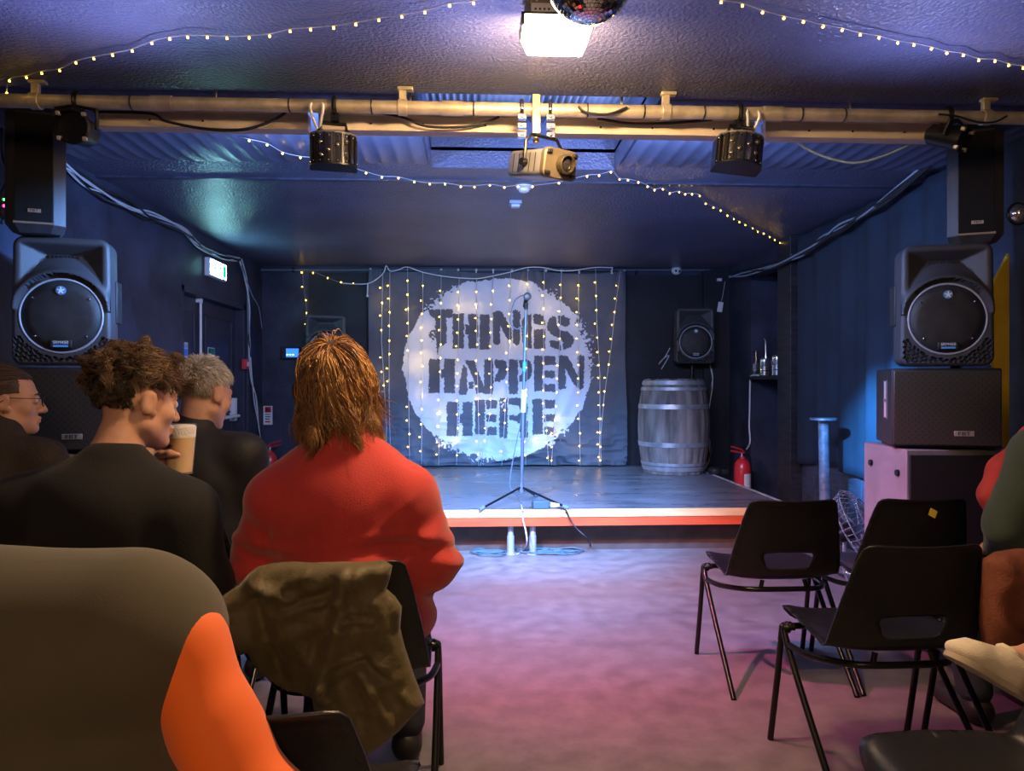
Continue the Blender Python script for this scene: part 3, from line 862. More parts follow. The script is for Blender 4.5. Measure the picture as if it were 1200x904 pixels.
# projector in the middle
c = P(634, 194, 2.82)
nrm = Vector((0.52, -0.82, -0.2)).normalized()
xax = nrm.cross(Vector((0, 0, 1))).normalized() * -1; zax = xax.cross(-nrm) * 1
xax = Vector((-nrm.y, nrm.x, 0)).normalized(); zax = xax.cross(nrm) * -1 if xax.cross(nrm).z < 0 else xax.cross(nrm)
Rm = Matrix((xax, -nrm, zax)).transposed()
if Rm.determinant() < 0: Rm = Matrix((-xax, -nrm, zax)).transposed()
t = thing('effect_projector', 'silver grey box effect projector with round lens, hanging mid pipe', 'projector', tuple(c), rot=Rm.to_euler())
rings = []
for y, s_ in ((-0.10, 0.94), (-0.092, 1.0), (0.11, 1.0), (0.13, 0.86)): rings.append([(x * s_, y, z * s_) for x, z in rrect(0.145, 0.1, 0.02)])
m = MB(); m.loft(rings); m.build('case', mat('projector_case', (0.4, 0.4, 0.4), 0.35, metal=0.5, var=0.15, vscale=9), t, smooth=35)
m = MB(); rings = [[(x * s_, y, z * s_) for x, z in rrect(0.155, 0.11, 0.025)] for y, s_ in ((-0.125, 0.93), (-0.12, 1.0), (-0.1, 1.0))]; m.loft(rings); m.build('front_plate', mat('bronze_plate', (0.22, 0.18, 0.12), 0.4, metal=0.4), t, smooth=35)
for sx in (-1, 1):
    for sz in (-1, 1): m = MB(); m.box((sx * 0.06, -0.128, sz * 0.038), (0.022, 0.012, 0.014)); m.build('catch', M_black, t, bevel=0.003)
m = MB(); m.lathe([(0.036, 0), (0.036, 0.03), (0.03, 0.033), (0.027, 0.01), (0.0, 0.01)], 28, Matrix.Translation((0.012, -0.122, 0)) @ Matrix.Rotation(R(90), 4, 'X')); m.build('lens_ring', mat('dark_bronze', (0.12, 0.1, 0.07), 0.3, metal=0.6), t, smooth=35)
m = MB(); m.sphere((0.012, -0.135, 0), 0.026, 18, 10, sc=(1, 0.5, 1)); m.build('lens', mat('lens_dark', (0.03, 0.028, 0.03), 0.05, spec=1.0, coat=1.0), t, smooth=180)
m = MB()
for i in range(5): m.bb((-0.0735, -0.06 + 0.035 * i, -0.035), (-0.0715, -0.056 + 0.035 * i, 0.035)); 
m.build('side_groove', M_black, t)
k = MB(); k.tube([(-0.08, 0.0, 0.0), (-0.083, 0, 0.08), (-0.06, 0, 0.105), (0.06, 0, 0.105), (0.083, 0, 0.08), (0.08, 0, 0.0)], 0.007, 6); k.cyl((-0.095, 0, 0), (-0.07, 0, 0), 0.014, n=12); k.cyl((0.07, 0, 0), (0.095, 0, 0), 0.014, n=12); k.build('yoke', M_blackm, t)
x = c.x - 0.018; k = MB()
k.torus((x, YBAR, ZBAR), 0.035, 0.01, 20, 8, axis='x'); k.box((x, YBAR - 0.038, ZBAR - 0.03), (0.032, 0.012, 0.15)); k.cyl((x, YBAR - 0.03, ZBAR - 0.14), (x, YBAR - 0.03, ZBAR - 0.09), 0.012, n=10)
k.build('clamp_plate', mat('brass_plate', (0.6, 0.47, 0.25), 0.35, metal=0.8), t, local=False, bevel=0.002)
for d_ in (-0.055, 0.055):
    k = MB(); k.torus((x + d_, YBAR, ZBAR), 0.033, 0.008, 18, 6, axis='x')
    for q in (0.0, 0.035, 0.07): k.box((x + d_, YBAR - 0.03, ZBAR - 0.04 - q), (0.035, 0.02, 0.022)); k.cyl((x + d_, YBAR - 0.045, ZBAR - 0.04 - q), (x + d_, YBAR - 0.01, ZBAR - 0.04 - q), 0.007, n=8)
    k.build('swivel_coupler', M_chrome, t, local=False, bevel=0.002)

# round can on the bar, and swivelled spot
def canlight(px, py, D, aim, r, ln, label, name):
    c = P(px, py, D); q = Vector(aim).normalized().to_track_quat('-Y', 'Z')
    t = thing(name, label, 'stage light', tuple(c), rot=q.to_euler())
    Mx = Matrix.Rotation(R(90), 4, 'X')   # lathe z -> -y
    m = MB(); m.lathe([(r * 0.55, -ln), (r * 0.8, -ln * 0.9), (r * 0.86, -ln * 0.3), (r, 0), (r, 0.02), (r * 0.88, 0.022), (r * 0.84, -0.01)], 32, Mx); m.build('can', M_blackm, t, smooth=35)
    m = MB(); m.lathe([(r * 0.84, -0.012), (r * 0.55, -0.03), (r * 0.3, -0.05), (0.001, -0.055)], 32, Mx, cap=False); m.build('reflector', mat('dim_reflector', (0.08, 0.07, 0.05), 0.2, metal=0.8), t, smooth=180)
    for i in range(3):
        a = 2 * PI * i / 3 + 0.4; m = MB(); m.sphere((r * 0.35 * math.cos(a), 0.025, r * 0.35 * math.sin(a)), r * 0.2, 10, 6); m.build('lens', mat('lens_bead', (0.3, 0.27, 0.22), 0.08, metal=0.8), t, smooth=180)
    for i in range(4):
        a = PI / 4 + PI / 2 * i; m = MB(); m.box((r * 0.95 * math.cos(a), -0.015, r * 0.95 * math.sin(a)), (0.016, 0.016, 0.016)); m.build('clip', M_steel, t, bevel=0.003)
    k = MB(); k.tube([(-r * 1.05, ln * 0.3, 0), (-r * 1.08, ln * 0.3, r * 1.1), (0, ln * 0.3, r * 1.3), (r * 1.08, ln * 0.3, r * 1.1), (r * 1.05, ln * 0.3, 0)], 0.008, 6); k.build('yoke', M_blackm, t)
    top = Matrix.LocRotScale(c, q, None) @ Vector((0, ln * 0.3, r * 1.3))
    k = clampmb(top.x); k.cyl(top, (top.x, YBAR, ZBAR - 0.03), 0.009, n=8); k.build('clamp', M_blackm, t, local=False)
    return t
canlight(86, 149, 2.74, (0.1, -1, -0.12), 0.066, 0.12, 'round black can light hanging from the pipe in front of the blue-edged column speaker', 'can_light')
canlight(1125, 163, 2.86, (0.5, -0.8, -0.42), 0.05, 0.13, 'black can spotlight swivelled sideways and down, beside the column speaker by the drape', 'can_light')

# flood lamp and mirror ball on the ceiling
c = P(651, 30, 2.17)
t = thing('flood_lamp', 'lit halogen flood lamp under the ceiling, glowing warm white', 'lamp', (c.x, c.y, ZF))
m = MB(); rings = [[(c.x - 0.005 + x, c.y + 0.03 + y * 0.8, z) for x, y in rrect(w_, 0.13, 0.02)] for w_, z in ((0.11, ZF - 0.002), (0.17, ZF - 0.02), (0.185, ZF - 0.075), (0.2, ZF - 0.085))]
m.loft(rings); m.build('housing', mat('flood_housing', (0.16, 0.13, 0.09), 0.45, metal=0.3), t, smooth=35, local=False)
m = MB(); m.bb((c.x - 0.075, c.y - 0.036, ZF - 0.06), (c.x + 0.0, c.y - 0.03, ZF - 0.035)); pl = m.build('rating_plate', mat('plate_grey', (0.45, 0.42, 0.36), 0.4, metal=0.4), t, local=False, bevel=0.001)
m = MB()
for i in range(4): m.box((c.x - 0.062 + 0.013 * i, c.y - 0.0365, ZF - 0.053), (0.006, 0.002, 0.006))
m.build('plate_mark', M_black, pl, local=False)
# slanted glass box, wider above
zt, zb_ = ZF - 0.08, ZF - 0.158
m = MB(); m.loft([[(c.x + x * s_, c.y - 0.01 + y * s_ , z) for x, y in rrect(0.205, 0.11, 0.006, 2)] for s_, z in ((1.0, zt), (1.0, zt - 0.03), (0.8, zb_))])
m.build('glowing_glass', mat('flood_glass', (1, 0.9, 0.7), 0.3, emit=(1.0, 0.74, 0.42), estr=55.0), t, smooth=0, local=False)
m = MB()
for sx in (-1, 1): m.bb((c.x + sx * 0.1 - 0.004, c.y - 0.07, zt - 0.034), (c.x + sx * 0.1 + 0.004, c.y + 0.05, zt))
m.bb((c.x - 0.105, c.y - 0.07, zt - 0.004), (c.x + 0.105, c.y + 0.05, zt + 0.002)); m.build('glass_frame', M_blackm, t, local=False)

c = P(691, -26, 1.75); rB = 0.104
t = thing('mirror_ball', 'mirror tiled disco ball hanging in front of the flood lamp', 'mirror ball', (c.x, c.y, c.z))
m = MB(); nv = 34
for i in range(nv):
    p0, p1 = -PI / 2 + PI * (i + 0.06) / nv, -PI / 2 + PI * (i + 0.94) / nv
    nu = max(4, int(2 * nv * math.cos((p0 + p1) / 2)))
    for k in range(nu):
        a0, a1 = 2 * PI * (k + 0.05) / nu, 2 * PI * (k + 0.95) / nu
        jx, jz = random.uniform(-.02, .02), random.uniform(-.02, .02)
        q = [Vector((rB * math.cos(p) * math.cos(a), rB * math.cos(p) * math.sin(a), rB * math.sin(p))) for a, p in ((a0, p0), (a1, p0), (a1, p1), (a0, p1))]
        ce = sum(q, Vector()) / 4; Rt = Euler((jx, jz, jx)).to_matrix()
        m.add([ce + Rt @ (v - ce) for v in q], [(0, 1, 2, 3)])
core = MB(); core.sphere((0, 0, 0), rB - 0.003, 32, 20); core.build('core', M_blackm, t, smooth=180)
o = m.build('mirror_tiles', mat('mirror', (0.85, 0.87, 0.92), 0.04, metal=1.0), t, smooth=0)
m = MB(); m.cyl((0, 0, rB), (0, 0, ZF - c.z), 0.004, n=8); m.lathe([(0.02, rB - 0.005), (0.015, rB + 0.015), (0.005, rB + 0.02)], 16); m.build('hanging_rod', M_chrome, t)

# ------------------------------------------------------------------ loudspeakers
def grille_mat(name, c0, c1, scale, rough=0.4, metal=0.3):
    m = bpy.data.materials.new(name); m.use_nodes = True; N = m.node_tree.nodes; L = m.node_tree.links; b = N['Principled BSDF']
    tc = N.new('ShaderNodeTexCoord'); mp = N.new('ShaderNodeMapping'); mp.inputs['Rotation'].default_value = (0, R(45), 0)
    vo = N.new('ShaderNodeTexVoronoi'); vo.inputs['Scale'].default_value = scale; vo.inputs['Randomness'].default_value = 0
    cr = N.new('ShaderNodeValToRGB'); cr.color_ramp.elements[0].position = 0.4; cr.color_ramp.elements[1].position = 0.5
    cr.color_ramp.elements[0].color = (*c0, 1); cr.color_ramp.elements[1].color = (*c1, 1)
    L.new(tc.outputs['Object'], mp.inputs['Vector']); L.new(mp.outputs['Vector'], vo.inputs['Vector']); L.new(vo.outputs['Distance'], cr.inputs['Fac']); L.new(cr.outputs['Color'], b.inputs['Base Color'])
    bp = N.new('ShaderNodeBump'); bp.inputs['Strength'].default_value = 0.6; bp.inputs['Distance'].default_value = 0.004
    L.new(cr.outputs['Color'], bp.inputs['Height']); L.new(bp.outputs['Normal'], b.inputs['Normal'])
    b.inputs['Roughness'].default_value = rough; b.inputs['Metallic'].default_value = metal
    return m
M_perf = grille_mat('perforated_steel', (0.004, 0.004, 0.004), (0.05, 0.045, 0.04), 48)
M_cloth = mat('woofer_grille', (0.022, 0.021, 0.021), 0.5, var=0.5, vscale=9, bump=0.2, bscale=500)
M_cab = mat('speaker_cabinet', (0.055, 0.055, 0.062), 0.48, bump=0.15, bscale=260)
M_cabb = mat('speaker_cabinet_black', (0.02, 0.02, 0.022), 0.5, bump=0.3, bscale=200)
M_ring = mat('grey_trim_ring', (0.35, 0.36, 0.4), 0.35)

def pa_speaker(label, group=None):
    t = thing('loudspeaker', label, 'loudspeaker', (0, 0, 0), 0, group)
    Wd, Ht, Dp = 0.40, 0.58, 0.30
    out = rrect(Wd, Ht, 0.045, 6)
    out = [(x * (1 - 0.03 * (y / Ht + 0.5) ** 2), y + Ht / 2) for x, y in out]
    V, T = trimesh2d(out, step=0.0075)
    u, v = V[:, 0], V[:, 1]
    de = polydist(u, v, out)
    rim = 0.012 * np.clip(1 - de / 0.015, 0, 1) ** 2
    cy = 0.222; r = np.hypot(u, v - cy)
    d1, d2, d3 = 0.168 - np.abs(u), 0.55 - v, (r - 0.212)
    rec = np.clip(np.minimum(np.minimum(d1 * 0.75, d2 * 1.6), d3 * 0.9), 0, 0.085)
    rec = np.where(v > cy + 0.06, rec, 0)
    chin = -0.016 * np.exp(-((r - 0.2) / 0.016) ** 2) * (v > cy + 0.02)
    th = np.arctan2(v - cy, u)
    slot = 0.03 * ((r > 0.172) & (r < 0.192) & (th > R(42)) & (th < R(138)))
    well = 0.01 * (r < 0.17)
    dg = np.abs(u) - (v - 0.0)
    vent = 0.02 * ((r > 0.19) & (v < 0.13) & (de > 0.014) & (np.mod((np.abs(u) - v) * 1.0 + 0.02, 0.024) > 0.009))
    y = -Dp / 2 + rim + rec + chin + slot + well + vent
    verts = np.stack([u, y, v], 1)
    me = bpy.data.meshes.new('front_baffle'); me.from_pydata(verts.tolist(), [], T.tolist()); finish(me, 'front_baffle', M_cab, t, smooth=42, fixn=False)
    m = MB(); rings = []
    o2 = resample(out, 0.02)
    for s_, yy, dz in ((1.0, -Dp / 2 + 0.012, 0), (1.012, -Dp / 2 + 0.05, 0), (1.0, 0.0, 0), (0.8, 0.12, 0), (0.7, Dp / 2, 0)):
        rings.append([(x * s_, yy, Ht / 2 + (z - Ht / 2) * (0.5 + 0.5 * s_) if s_ < 1 else z) for x, z in o2])
    m.loft(rings, cap=False); m.add(rings[-1], [tuple(range(len(o2)))]); m.build('cabinet', M_cab, t, smooth=50, fixn=True)
    Mx = Matrix.Translation((0, -Dp / 2 + 0.006, cy)) @ Matrix.Rotation(R(90), 4, 'X')
    m = MB(); m.lathe([(0.163, 0.0), (0.161, 0.006), (0.12, 0.013), (0.06, 0.017), (0.0005, 0.018)], 56, Mx, cap=False); g = m.build('woofer_grille', M_cloth, t, smooth=180)
    for a in (35, 145, 222, 318):
        q = MB(); q.sphere((0.138 * math.cos(R(a)), -Dp / 2 - 0.005, cy + 0.138 * math.sin(R(a))), 0.006, 10, 6); q.build('grille_screw', M_chrome, g)
    m = MB(); m.torus((0, -Dp / 2 + 0.002, cy), 0.167, 0.0055, 64, 8, axis='y'); m.build('trim_ring', M_ring, t, smooth=180)
    m = MB(); m.cyl((0, -Dp / 2 - 0.014, cy + 0.115), (0, -Dp / 2 - 0.002, cy + 0.115), 0.02, n=24); lg = m.build('round_badge', mat('badge_blue', (0.2, 0.45, 0.7), 0.25, metal=0.4), t, smooth=40)
    m = MB()
    for i in range(5):
        a = R(90 + 72 * i); m.box((0, 0, 0), (0.006, 0.002, 0.012), Matrix.Translation((0.009 * math.cos(a), -Dp / 2 - 0.0152, cy + 0.115 + 0.009 * math.sin(a))) @ Matrix.Rotation(-a + PI / 2, 4, 'Y'))
    m.cyl((0, -Dp / 2 - 0.016, cy + 0.112), (0, -Dp / 2 - 0.013, cy + 0.112), 0.006, n=12); m.build('emblem', M_white, lg, smooth=0)
    m = MB(); m.box((0, -Dp / 2 - 0.009, cy - 0.128), (0.088, 0.014, 0.036)); nb = m.build('name_plate', M_black, t, bevel=0.004)
    text('lettering', 'SRM450', 0.019, Matrix.Translation((0, -Dp / 2 - 0.0168, cy - 0.121)) @ Matrix.Rotation(R(90), 4, 'X'), M_white, nb)
    m = MB(); m.box((0, -Dp / 2 - 0.0165, cy - 0.137), (0.06, 0.002, 0.009)); m.build('blue_stripe', mat('stripe_blue', (0.12, 0.4, 0.8), 0.3), nb)
    m = MB(); m.sphere((-0.182, -Dp / 2 - 0.001, cy + 0.1), 0.0055, 10, 6); m.build('power_light', mat('led_blue', (0.1, 0.3, 1), 0.3, emit=(0.1, 0.35, 1.0), estr=14), t, smooth=180)
    m = MB()
    for i in range(8): m.bb((-0.066 + 0.0165 * i, -Dp / 2 + 0.055, cy + 0.245), (-0.058 + 0.0165 * i, -Dp / 2 + 0.085, cy + 0.285))
    m.build('horn_throat_grille', M_black, t)
    for s_ in (-1, 1):
        m = MB(); m.box((s_ * 0.198, 0.0, 0.3), (0.02, 0.1, 0.2)); m.build('side_handle', M_cabb, t, bevel=0.006)
    return t
spk = pa_speaker('', 'moulded loudspeakers with round woofers')

M_bad = mat('badge_plate', (0.5, 0.48, 0.42), 0.35, metal=0.5)
def sub(label):
    t = thing('bass_speaker', label, 'loudspeaker')
    w_, h_, d_ = 0.47, 0.378, 0.44
    m = MB(); m.bb((-w_ / 2, -d_ / 2 + 0.02, 0), (w_ / 2, d_ / 2, h_)); m.build('cabinet', M_cabb, t, bevel=0.008)
    m = MB(); m.bb((-w_ / 2 + 0.006, -d_ / 2, 0.008), (w_ / 2 - 0.006, -d_ / 2 + 0.02, h_ - 0.008)); m.build('front_grille', M_perf, t, bevel=0.006)
    m = MB(); m.bb((0.03, -d_ / 2 - 0.004, 0.055), (0.115, -d_ / 2, 0.08)); b_ = m.build('badge', M_bad, t, bevel=0.002)
    text('lettering', 'FBT', 0.024, Matrix.Translation((0.072, -d_ / 2 - 0.0048, 0.0675)) @ Matrix.Rotation(R(90), 4, 'X') @ Matrix.Diagonal((1.4, 1, 1, 1)), M_black, b_)
    for s_ in (-1, 1):
        m = MB(); x = s_ * w_ / 2; n = 0.012
        m.tube([(x, -0.09, 0.13), (x, -0.09, 0.32), (x, -0.03, 0.32), (x, -0.03, 0.13)], n / 2, 6, closed=True); m.box((x, -0.06, 0.22), (n, 0.07, 0.014)); hd = m.build('handle_frame', mat('handle_grey', (0.12, 0.12, 0.14), 0.4), t)
        m = MB(); m.bb((x - 0.003, -0.085, 0.135), (x + 0.003, -0.035, 0.315)); m.build('pocket_shade_plate', mat('recess_shade_black', (0.003, 0.003, 0.003), 0.9), hd)  # near-black plate painted as the shade inside the handle recess
    for x in (-0.2, 0.2):
        for y in (-0.15, 0.15): m = MB(); m.cyl((x, y, -0.012), (x, y, 0), 0.018, n=12); m.build('foot', M_black, t)
    return t
def bigcab(label):
    t = thing('bass_cabinet', label, 'loudspeaker')
    w_, h_, d_ = 0.56, 0.9, 0.46
    m = MB(); m.bb((-w_ / 2, -d_ / 2 + 0.015, 0.03), (w_ / 2, d_ / 2, h_)); m.build('cabinet', mat('cabinet_grey', (0.2, 0.19, 0.2), 0.5, bump=0.2, bscale=180, var=0.15, vscale=6), t, bevel=0.006)
    m = MB(); m.bb((-w_ / 2 + 0.012, -d_ / 2, 0.05), (w_ / 2 - 0.012, -d_ / 2 + 0.015, h_ - 0.025)); m.build('front_grille', mat('grille_foam', (0.008, 0.008, 0.008), 0.9, bump=0.3, bscale=400), t, bevel=0.003)
    for s_ in (-1, 1):
        x = s_ * w_ / 2
        for y in (-0.14, 0.14): m = MB(); m.cyl((x, y, h_ - 0.1 - 0.02 * (y < 0)), (x + s_ * 0.012, y, h_ - 0.1 - 0.02 * (y < 0)), 0.016, n=14); m.build('side_knob', M_blackm, t)
        m = MB(); m.tube([(x, -0.1, 0.42), (x, -0.1, 0.56), (x, 0.06, 0.56), (x, 0.06, 0.42)], 0.01, 6, closed=True); hd = m.build('handle_frame', mat('cabinet_grey'), t)
        m = MB(); m.bb((x - 0.004, -0.09, 0.43), (x + 0.004, 0.05, 0.55)); m.build('pocket_shade_plate', mat('recess_shade_black'), hd)  # flat black plate in place of the recess shade
    for x in (-0.22, 0.22):
        for y in (-0.16, 0.16): m = MB(); m.cyl((x, y, 0), (x, y, 0.03), 0.025, n=12); m.build('foot', M_black, t)
    return t
def column(label):
    t = thing('column_speaker', label, 'loudspeaker')
    pl = [(-0.075, -0.115), (0.075, -0.115), (0.118, -0.085), (0.075, 0.1), (-0.075, 0.1), (-0.118, -0.085)]
    h_ = 0.535
    m = MB(); m.loft([[(x * s_, y * s_, z) for x, y in pl] for s_, z in ((0.78, 0), (1.0, 0.035), (1.0, h_ - 0.01), (0.97, h_))]); m.build('cabinet', mat('column_cabinet', (0.045, 0.045, 0.05), 0.45, var=0.4, vscale=9, stretch=(1, 1, 0.2)), t, smooth=0, bevel=0.003)
    m = MB(); m.bb((-0.073, -0.121, 0.045), (0.073, -0.114, h_ - 0.015)); m.build('front_grille', mat('grille_foam'), t, bevel=0.003)
    m = MB(); m.bb((-0.022, -0.1245, 0.085), (0.028, -0.121, 0.101)); b_ = m.build('badge', M_bad, t, bevel=0.001)
    text('lettering', 'FBT', 0.015, Matrix.Translation((0.003, -0.1252, 0.093)) @ Matrix.Rotation(R(90), 4, 'X') @ Matrix.Diagonal((1.3, 1, 1, 1)), M_black, b_)
    m = MB(); m.bb((-0.078, -0.118, 0.036), (0.078, -0.1, 0.046)); m.build('lower_trim', mat('trim_bronze', (0.3, 0.24, 0.17), 0.4, metal=0.3), t)
    return t
# stack by the drape
cx1, cy1 = 2.285, 3.6
b1 = bigcab('tall grey bass cabinet at the foot of the stack by the drape, dark front'); place(b1, (2.345, 3.62, 0), R(-4))
s1 = sub('black bass speaker with handle slot on its visible side, under the loudspeaker by the drape'); place(s1, (2.305, 3.6, 0.912), R(-20))
place(spk, (2.275, 3.53, 1.302), R(-18), 'dark grey loudspeaker beside the yellow board, on the stack by the drape')
k1 = column('slim black column speaker with pale blue side, topmost of the stack by the drape'); place(k1, (2.395, 3.46, 1.884), R(-24))
# stack by the door wall
b2_ = copy_tree(b1); place(b2_, (-1.94, 3.58, 0), R(8), 'tall grey bass cabinet under the stack by the door wall')
s2 = copy_tree(s1); place(s2, (-1.92, 3.57, 0.912), R(10), 'black grilled bass speaker behind the head of the woman in glasses')
spk2 = copy_tree(spk); place(spk2, (-1.925, 3.57, 1.302), R(14), 'dark loudspeaker on the stack by the door wall, above the curly haired man')
k2 = copy_tree(k1); place(k2, (-1.985, 3.43, 1.884), R(18), 'slim black column speaker topmost of the stack by the door wall')
# pair on poles at the back
def pole_stand(p, z0, zt, label):
    t = thing('speaker_stand', label, 'stand', (p[0], p[1], z0))
    m = MB(); m.cyl((0, 0, 0.12), (0, 0, zt - z0), 0.0175, n=14); m.build('pole', M_blackm, t)
    m = MB(); m.cyl((0, 0, 0.42), (0, 0, 0.5), 0.028, n=14); m.build('collar', M_black, t)
    for i in range(3):
        a = 2 * PI * i / 3 + PI / 2 + PI
        m = MB(); m.tube([(0.02 * math.cos(a), 0.02 * math.sin(a), 0.45), (0.16 * math.cos(a), 0.16 * math.sin(a), 0.012)], 0.011, 8); m.build('leg', M_blackm, t)
    return t
q = PY(811, 430, 7.74)
pole_stand((q.x, 7.74), SZ, 1.44, 'black tripod stand holding the loudspeaker behind the barrel')
s3 = copy_tree(spk); place(s3, (q.x, 7.72, 1.425), R(-4), 'black loudspeaker on a stand above the barrel')
q = PY(381, 400, 7.6)
pole_stand((q.x, 7.62), SZ, 1.34, 'black tripod stand of the loudspeaker behind the red-jumper woman')
s4 = copy_tree(spk); place(s4, (q.x, 7.6, 1.325), R(14), 'black loudspeaker on a stand showing above the hair of the woman in the red jumper')

# ------------------------------------------------------------------ microphone stand with its leads
bp_ = PZ(611, 589, SZ); tp = P(616.5, 352, (bp_ - EYE).dot(Vector((sT, cT, 0))))
t = thing('microphone_stand', 'tripod microphone stand holding a microphone at the front of the stage', 'microphone stand', tuple(bp_))
M_stand = mat('stand_metal', (0.16, 0.21, 0.27), 0.35, metal=0.5)
hub = bp_ + Vector((0, 0, 0.115)); ax = (tp - hub)
m = MB(); m.cyl(hub - Vector((0, 0, 0.03)), hub + ax * 0.44, 0.0135, n=14); m.build('lower_tube', M_stand, t, local=False)
m = MB(); m.cyl(hub + ax * 0.4, hub + ax * 0.96, 0.009, n=12); m.build('upper_tube', M_stand, t, local=False)
m = MB(); m.cyl(hub + ax * 0.4, hub + ax * 0.52, 0.019, n=14); m.build('clutch_grip', mat('pale_grip', (0.75, 0.78, 0.82), 0.4), t, local=False)
m = MB(); m.cyl(hub - Vector((0, 0, 0.035)), hub + Vector((0, 0, 0.03)), 0.026, 0.02, n=16); m.build('hub', M_stand, t, local=False)
for px, py in ((564, 596.5), (664, 595), (628, 581)):
    f_ = PZ(px, py, SZ + 0.0145); m = MB(); m.tube([hub, f_], 0.0085, 8); lg = m.build('leg', M_blackm, t, local=False)
    m = MB(); d_ = (f_ - hub).normalized(); m.cyl(f_ - d_ * 0.03, f_ + d_ * 0.02, 0.013, n=10); m.build('rubber_foot', mat('blue_rubber', (0.15, 0.22, 0.3), 0.5), lg, local=False)
m = MB(); m.cyl(hub + ax * 0.95, hub + ax * 0.985, 0.014, 0.017, n=12); m.build('clip', M_black, t, local=False)
for fz in (0.62,):
    m = MB(); m.cyl(hub + ax * fz, hub + ax * (fz + 0.05), 0.014, n=12); m.build('blue_tape', mat('blue_tape', (0.05, 0.35, 0.8), 0.5), t, local=False)
t2 = thing('microphone', 'silver headed microphone clipped on top of its stand', 'microphone', tuple(tp))
m = MB(); d_ = Vector((0.1, -0.75, 0.3)).normalized(); m.tube([tp - d_ * 0.08 - Vector((0, 0, 0.01)), tp - d_ * 0.0, tp + d_ * 0.03], [0.011, 0.017, 0.02], 14); m.build('handle', M_black, t2, local=False)
m = MB(); m.sphere(tuple(tp + d_ * 0.05 + Vector((0, 0, 0.004))), 0.03, 18, 12); m.build('mesh_head', mat('mic_mesh', (0.35, 0.37, 0.4), 0.35, metal=0.8, bump=0.5, bscale=400), t2, smooth=180, local=False)
Dm = (tp - EYE).dot(Vector((sT, cT, 0))) + 0.03
draped('microphone_lead', 'thin lead looping from the microphone down its stand to the stage', [P(p, q, Dm) for p, q in ((613, 346), (604, 352), (598.5, 368), (599, 380), (606, 386), (613, 384), (613.5, 420), (612.5, 455), (611, 490), (606, 515), (600, 545), (597.5, 566), (600, 575), (606, 582))] + [PZ(612, 590, SZ + 0.01)], 0.0045, mat('slate_cable', (0.14, 0.17, 0.22), 0.4))
t = thing('junction_box', 'small dark box with a white plug beside the feet of the microphone stand', 'box', tuple(PZ(634, 597, SZ)))
c = PZ(634, 597, SZ); m = MB(); m.box((0, 0.03, 0.03), (0.11, 0.07, 0.055), Matrix.Rotation(0.15, 4, 'Z')); m.build('case', mat('teal_case', (0.06, 0.12, 0.16), 0.4), t, bevel=0.006)
m = MB(); m.cyl((0.07, 0.01, 0.028), (0.13, 0.0, 0.024), 0.02, 0.014, n=12); m.build('plug', M_white, t)
yF = SY0
over = lambda p, q: PY(p, q, yF - 0.008)
draped('stage_cable', 'pale cable running over the stage edge between the two steel legs', [PZ(611, 592, SZ + 0.012), PZ(612, 598, SZ + 0.012), over(612.5, 600), over(613, 610), PY(616, 622, 5.14), PY(617.5, 635, 5.12), PZ(614, 644, 0.008), PZ(606, 650, 0.008)], 0.006, M_cable_w)
draped('stage_cable', 'dark cable slanting from the stage edge down to the floor and along the skirt', [PZ(652, 594.5, SZ + 0.012), PZ(662, 597.5, SZ + 0.012), over(664, 600), over(668, 609), PY(676, 620, 5.12), PY(690, 633, 5.12), PZ(694, 641, 0.008), PZ(715, 642.5, 0.008), PZ(728, 638.5, 0.008), PZ(750, 639, 0.008), PZ(790, 636.5, 0.008)], 0.006, M_cable_b)
M_coil = mat('teal_cable', (0.06, 0.13, 0.17), 0.4)
def coil(label, cs, seed):
    rr = random.Random(seed); pts = []
    for (px, py, wx) in cs:
        c_ = PZ(px, py, 0); a0 = rr.uniform(0, 6)
        for k in range(10):
            a = a0 + 2 * PI * k / 10 * 1.1; pts.append((c_.x + wx * math.cos(a) * rr.uniform(.85, 1.1), c_.y - 0.02 + 0.055 * math.sin(a) * rr.uniform(.8, 1.15), 0.008 + 0.012 * rr.random()))
    return draped('coiled_cable', label, pts, 0.005, M_coil, 'cables on the floor before the stage', n=5)
coil('dark cable coiled on the floor under the stage front, beside the steel legs', [(640, 648, 0.13), (632, 647, 0.16), (650, 646, 0.2), (655, 649, 0.15)], 3)
coil('dark cable coiled loosely on the floor between the steel legs and the woman in red', [(570, 648, 0.12), (580, 646, 0.16), (575, 651, 0.1)], 5)
t = thing('plug_strip', 'small strip of white plugs tucked between the steel legs under the stage', 'plugs', tuple(PZ(610, 644, 0)))
for i, (dx, z) in enumerate(((-0.02, 0.05), (0.02, 0.06), (-0.015, 0.1), (0.018, 0.12), (0.0, 0.16), (0.02, 0.18), (-0.02, 0.19))):
    m = MB(); m.box((dx, 0.05, z), (0.022, 0.02, 0.02)); m.build('plug', M_white, t, bevel=0.003)
m = MB(); m.box((0, 0.075, 0.11), (0.07, 0.03, 0.22)); m.build('strip', M_black, t, bevel=0.003)

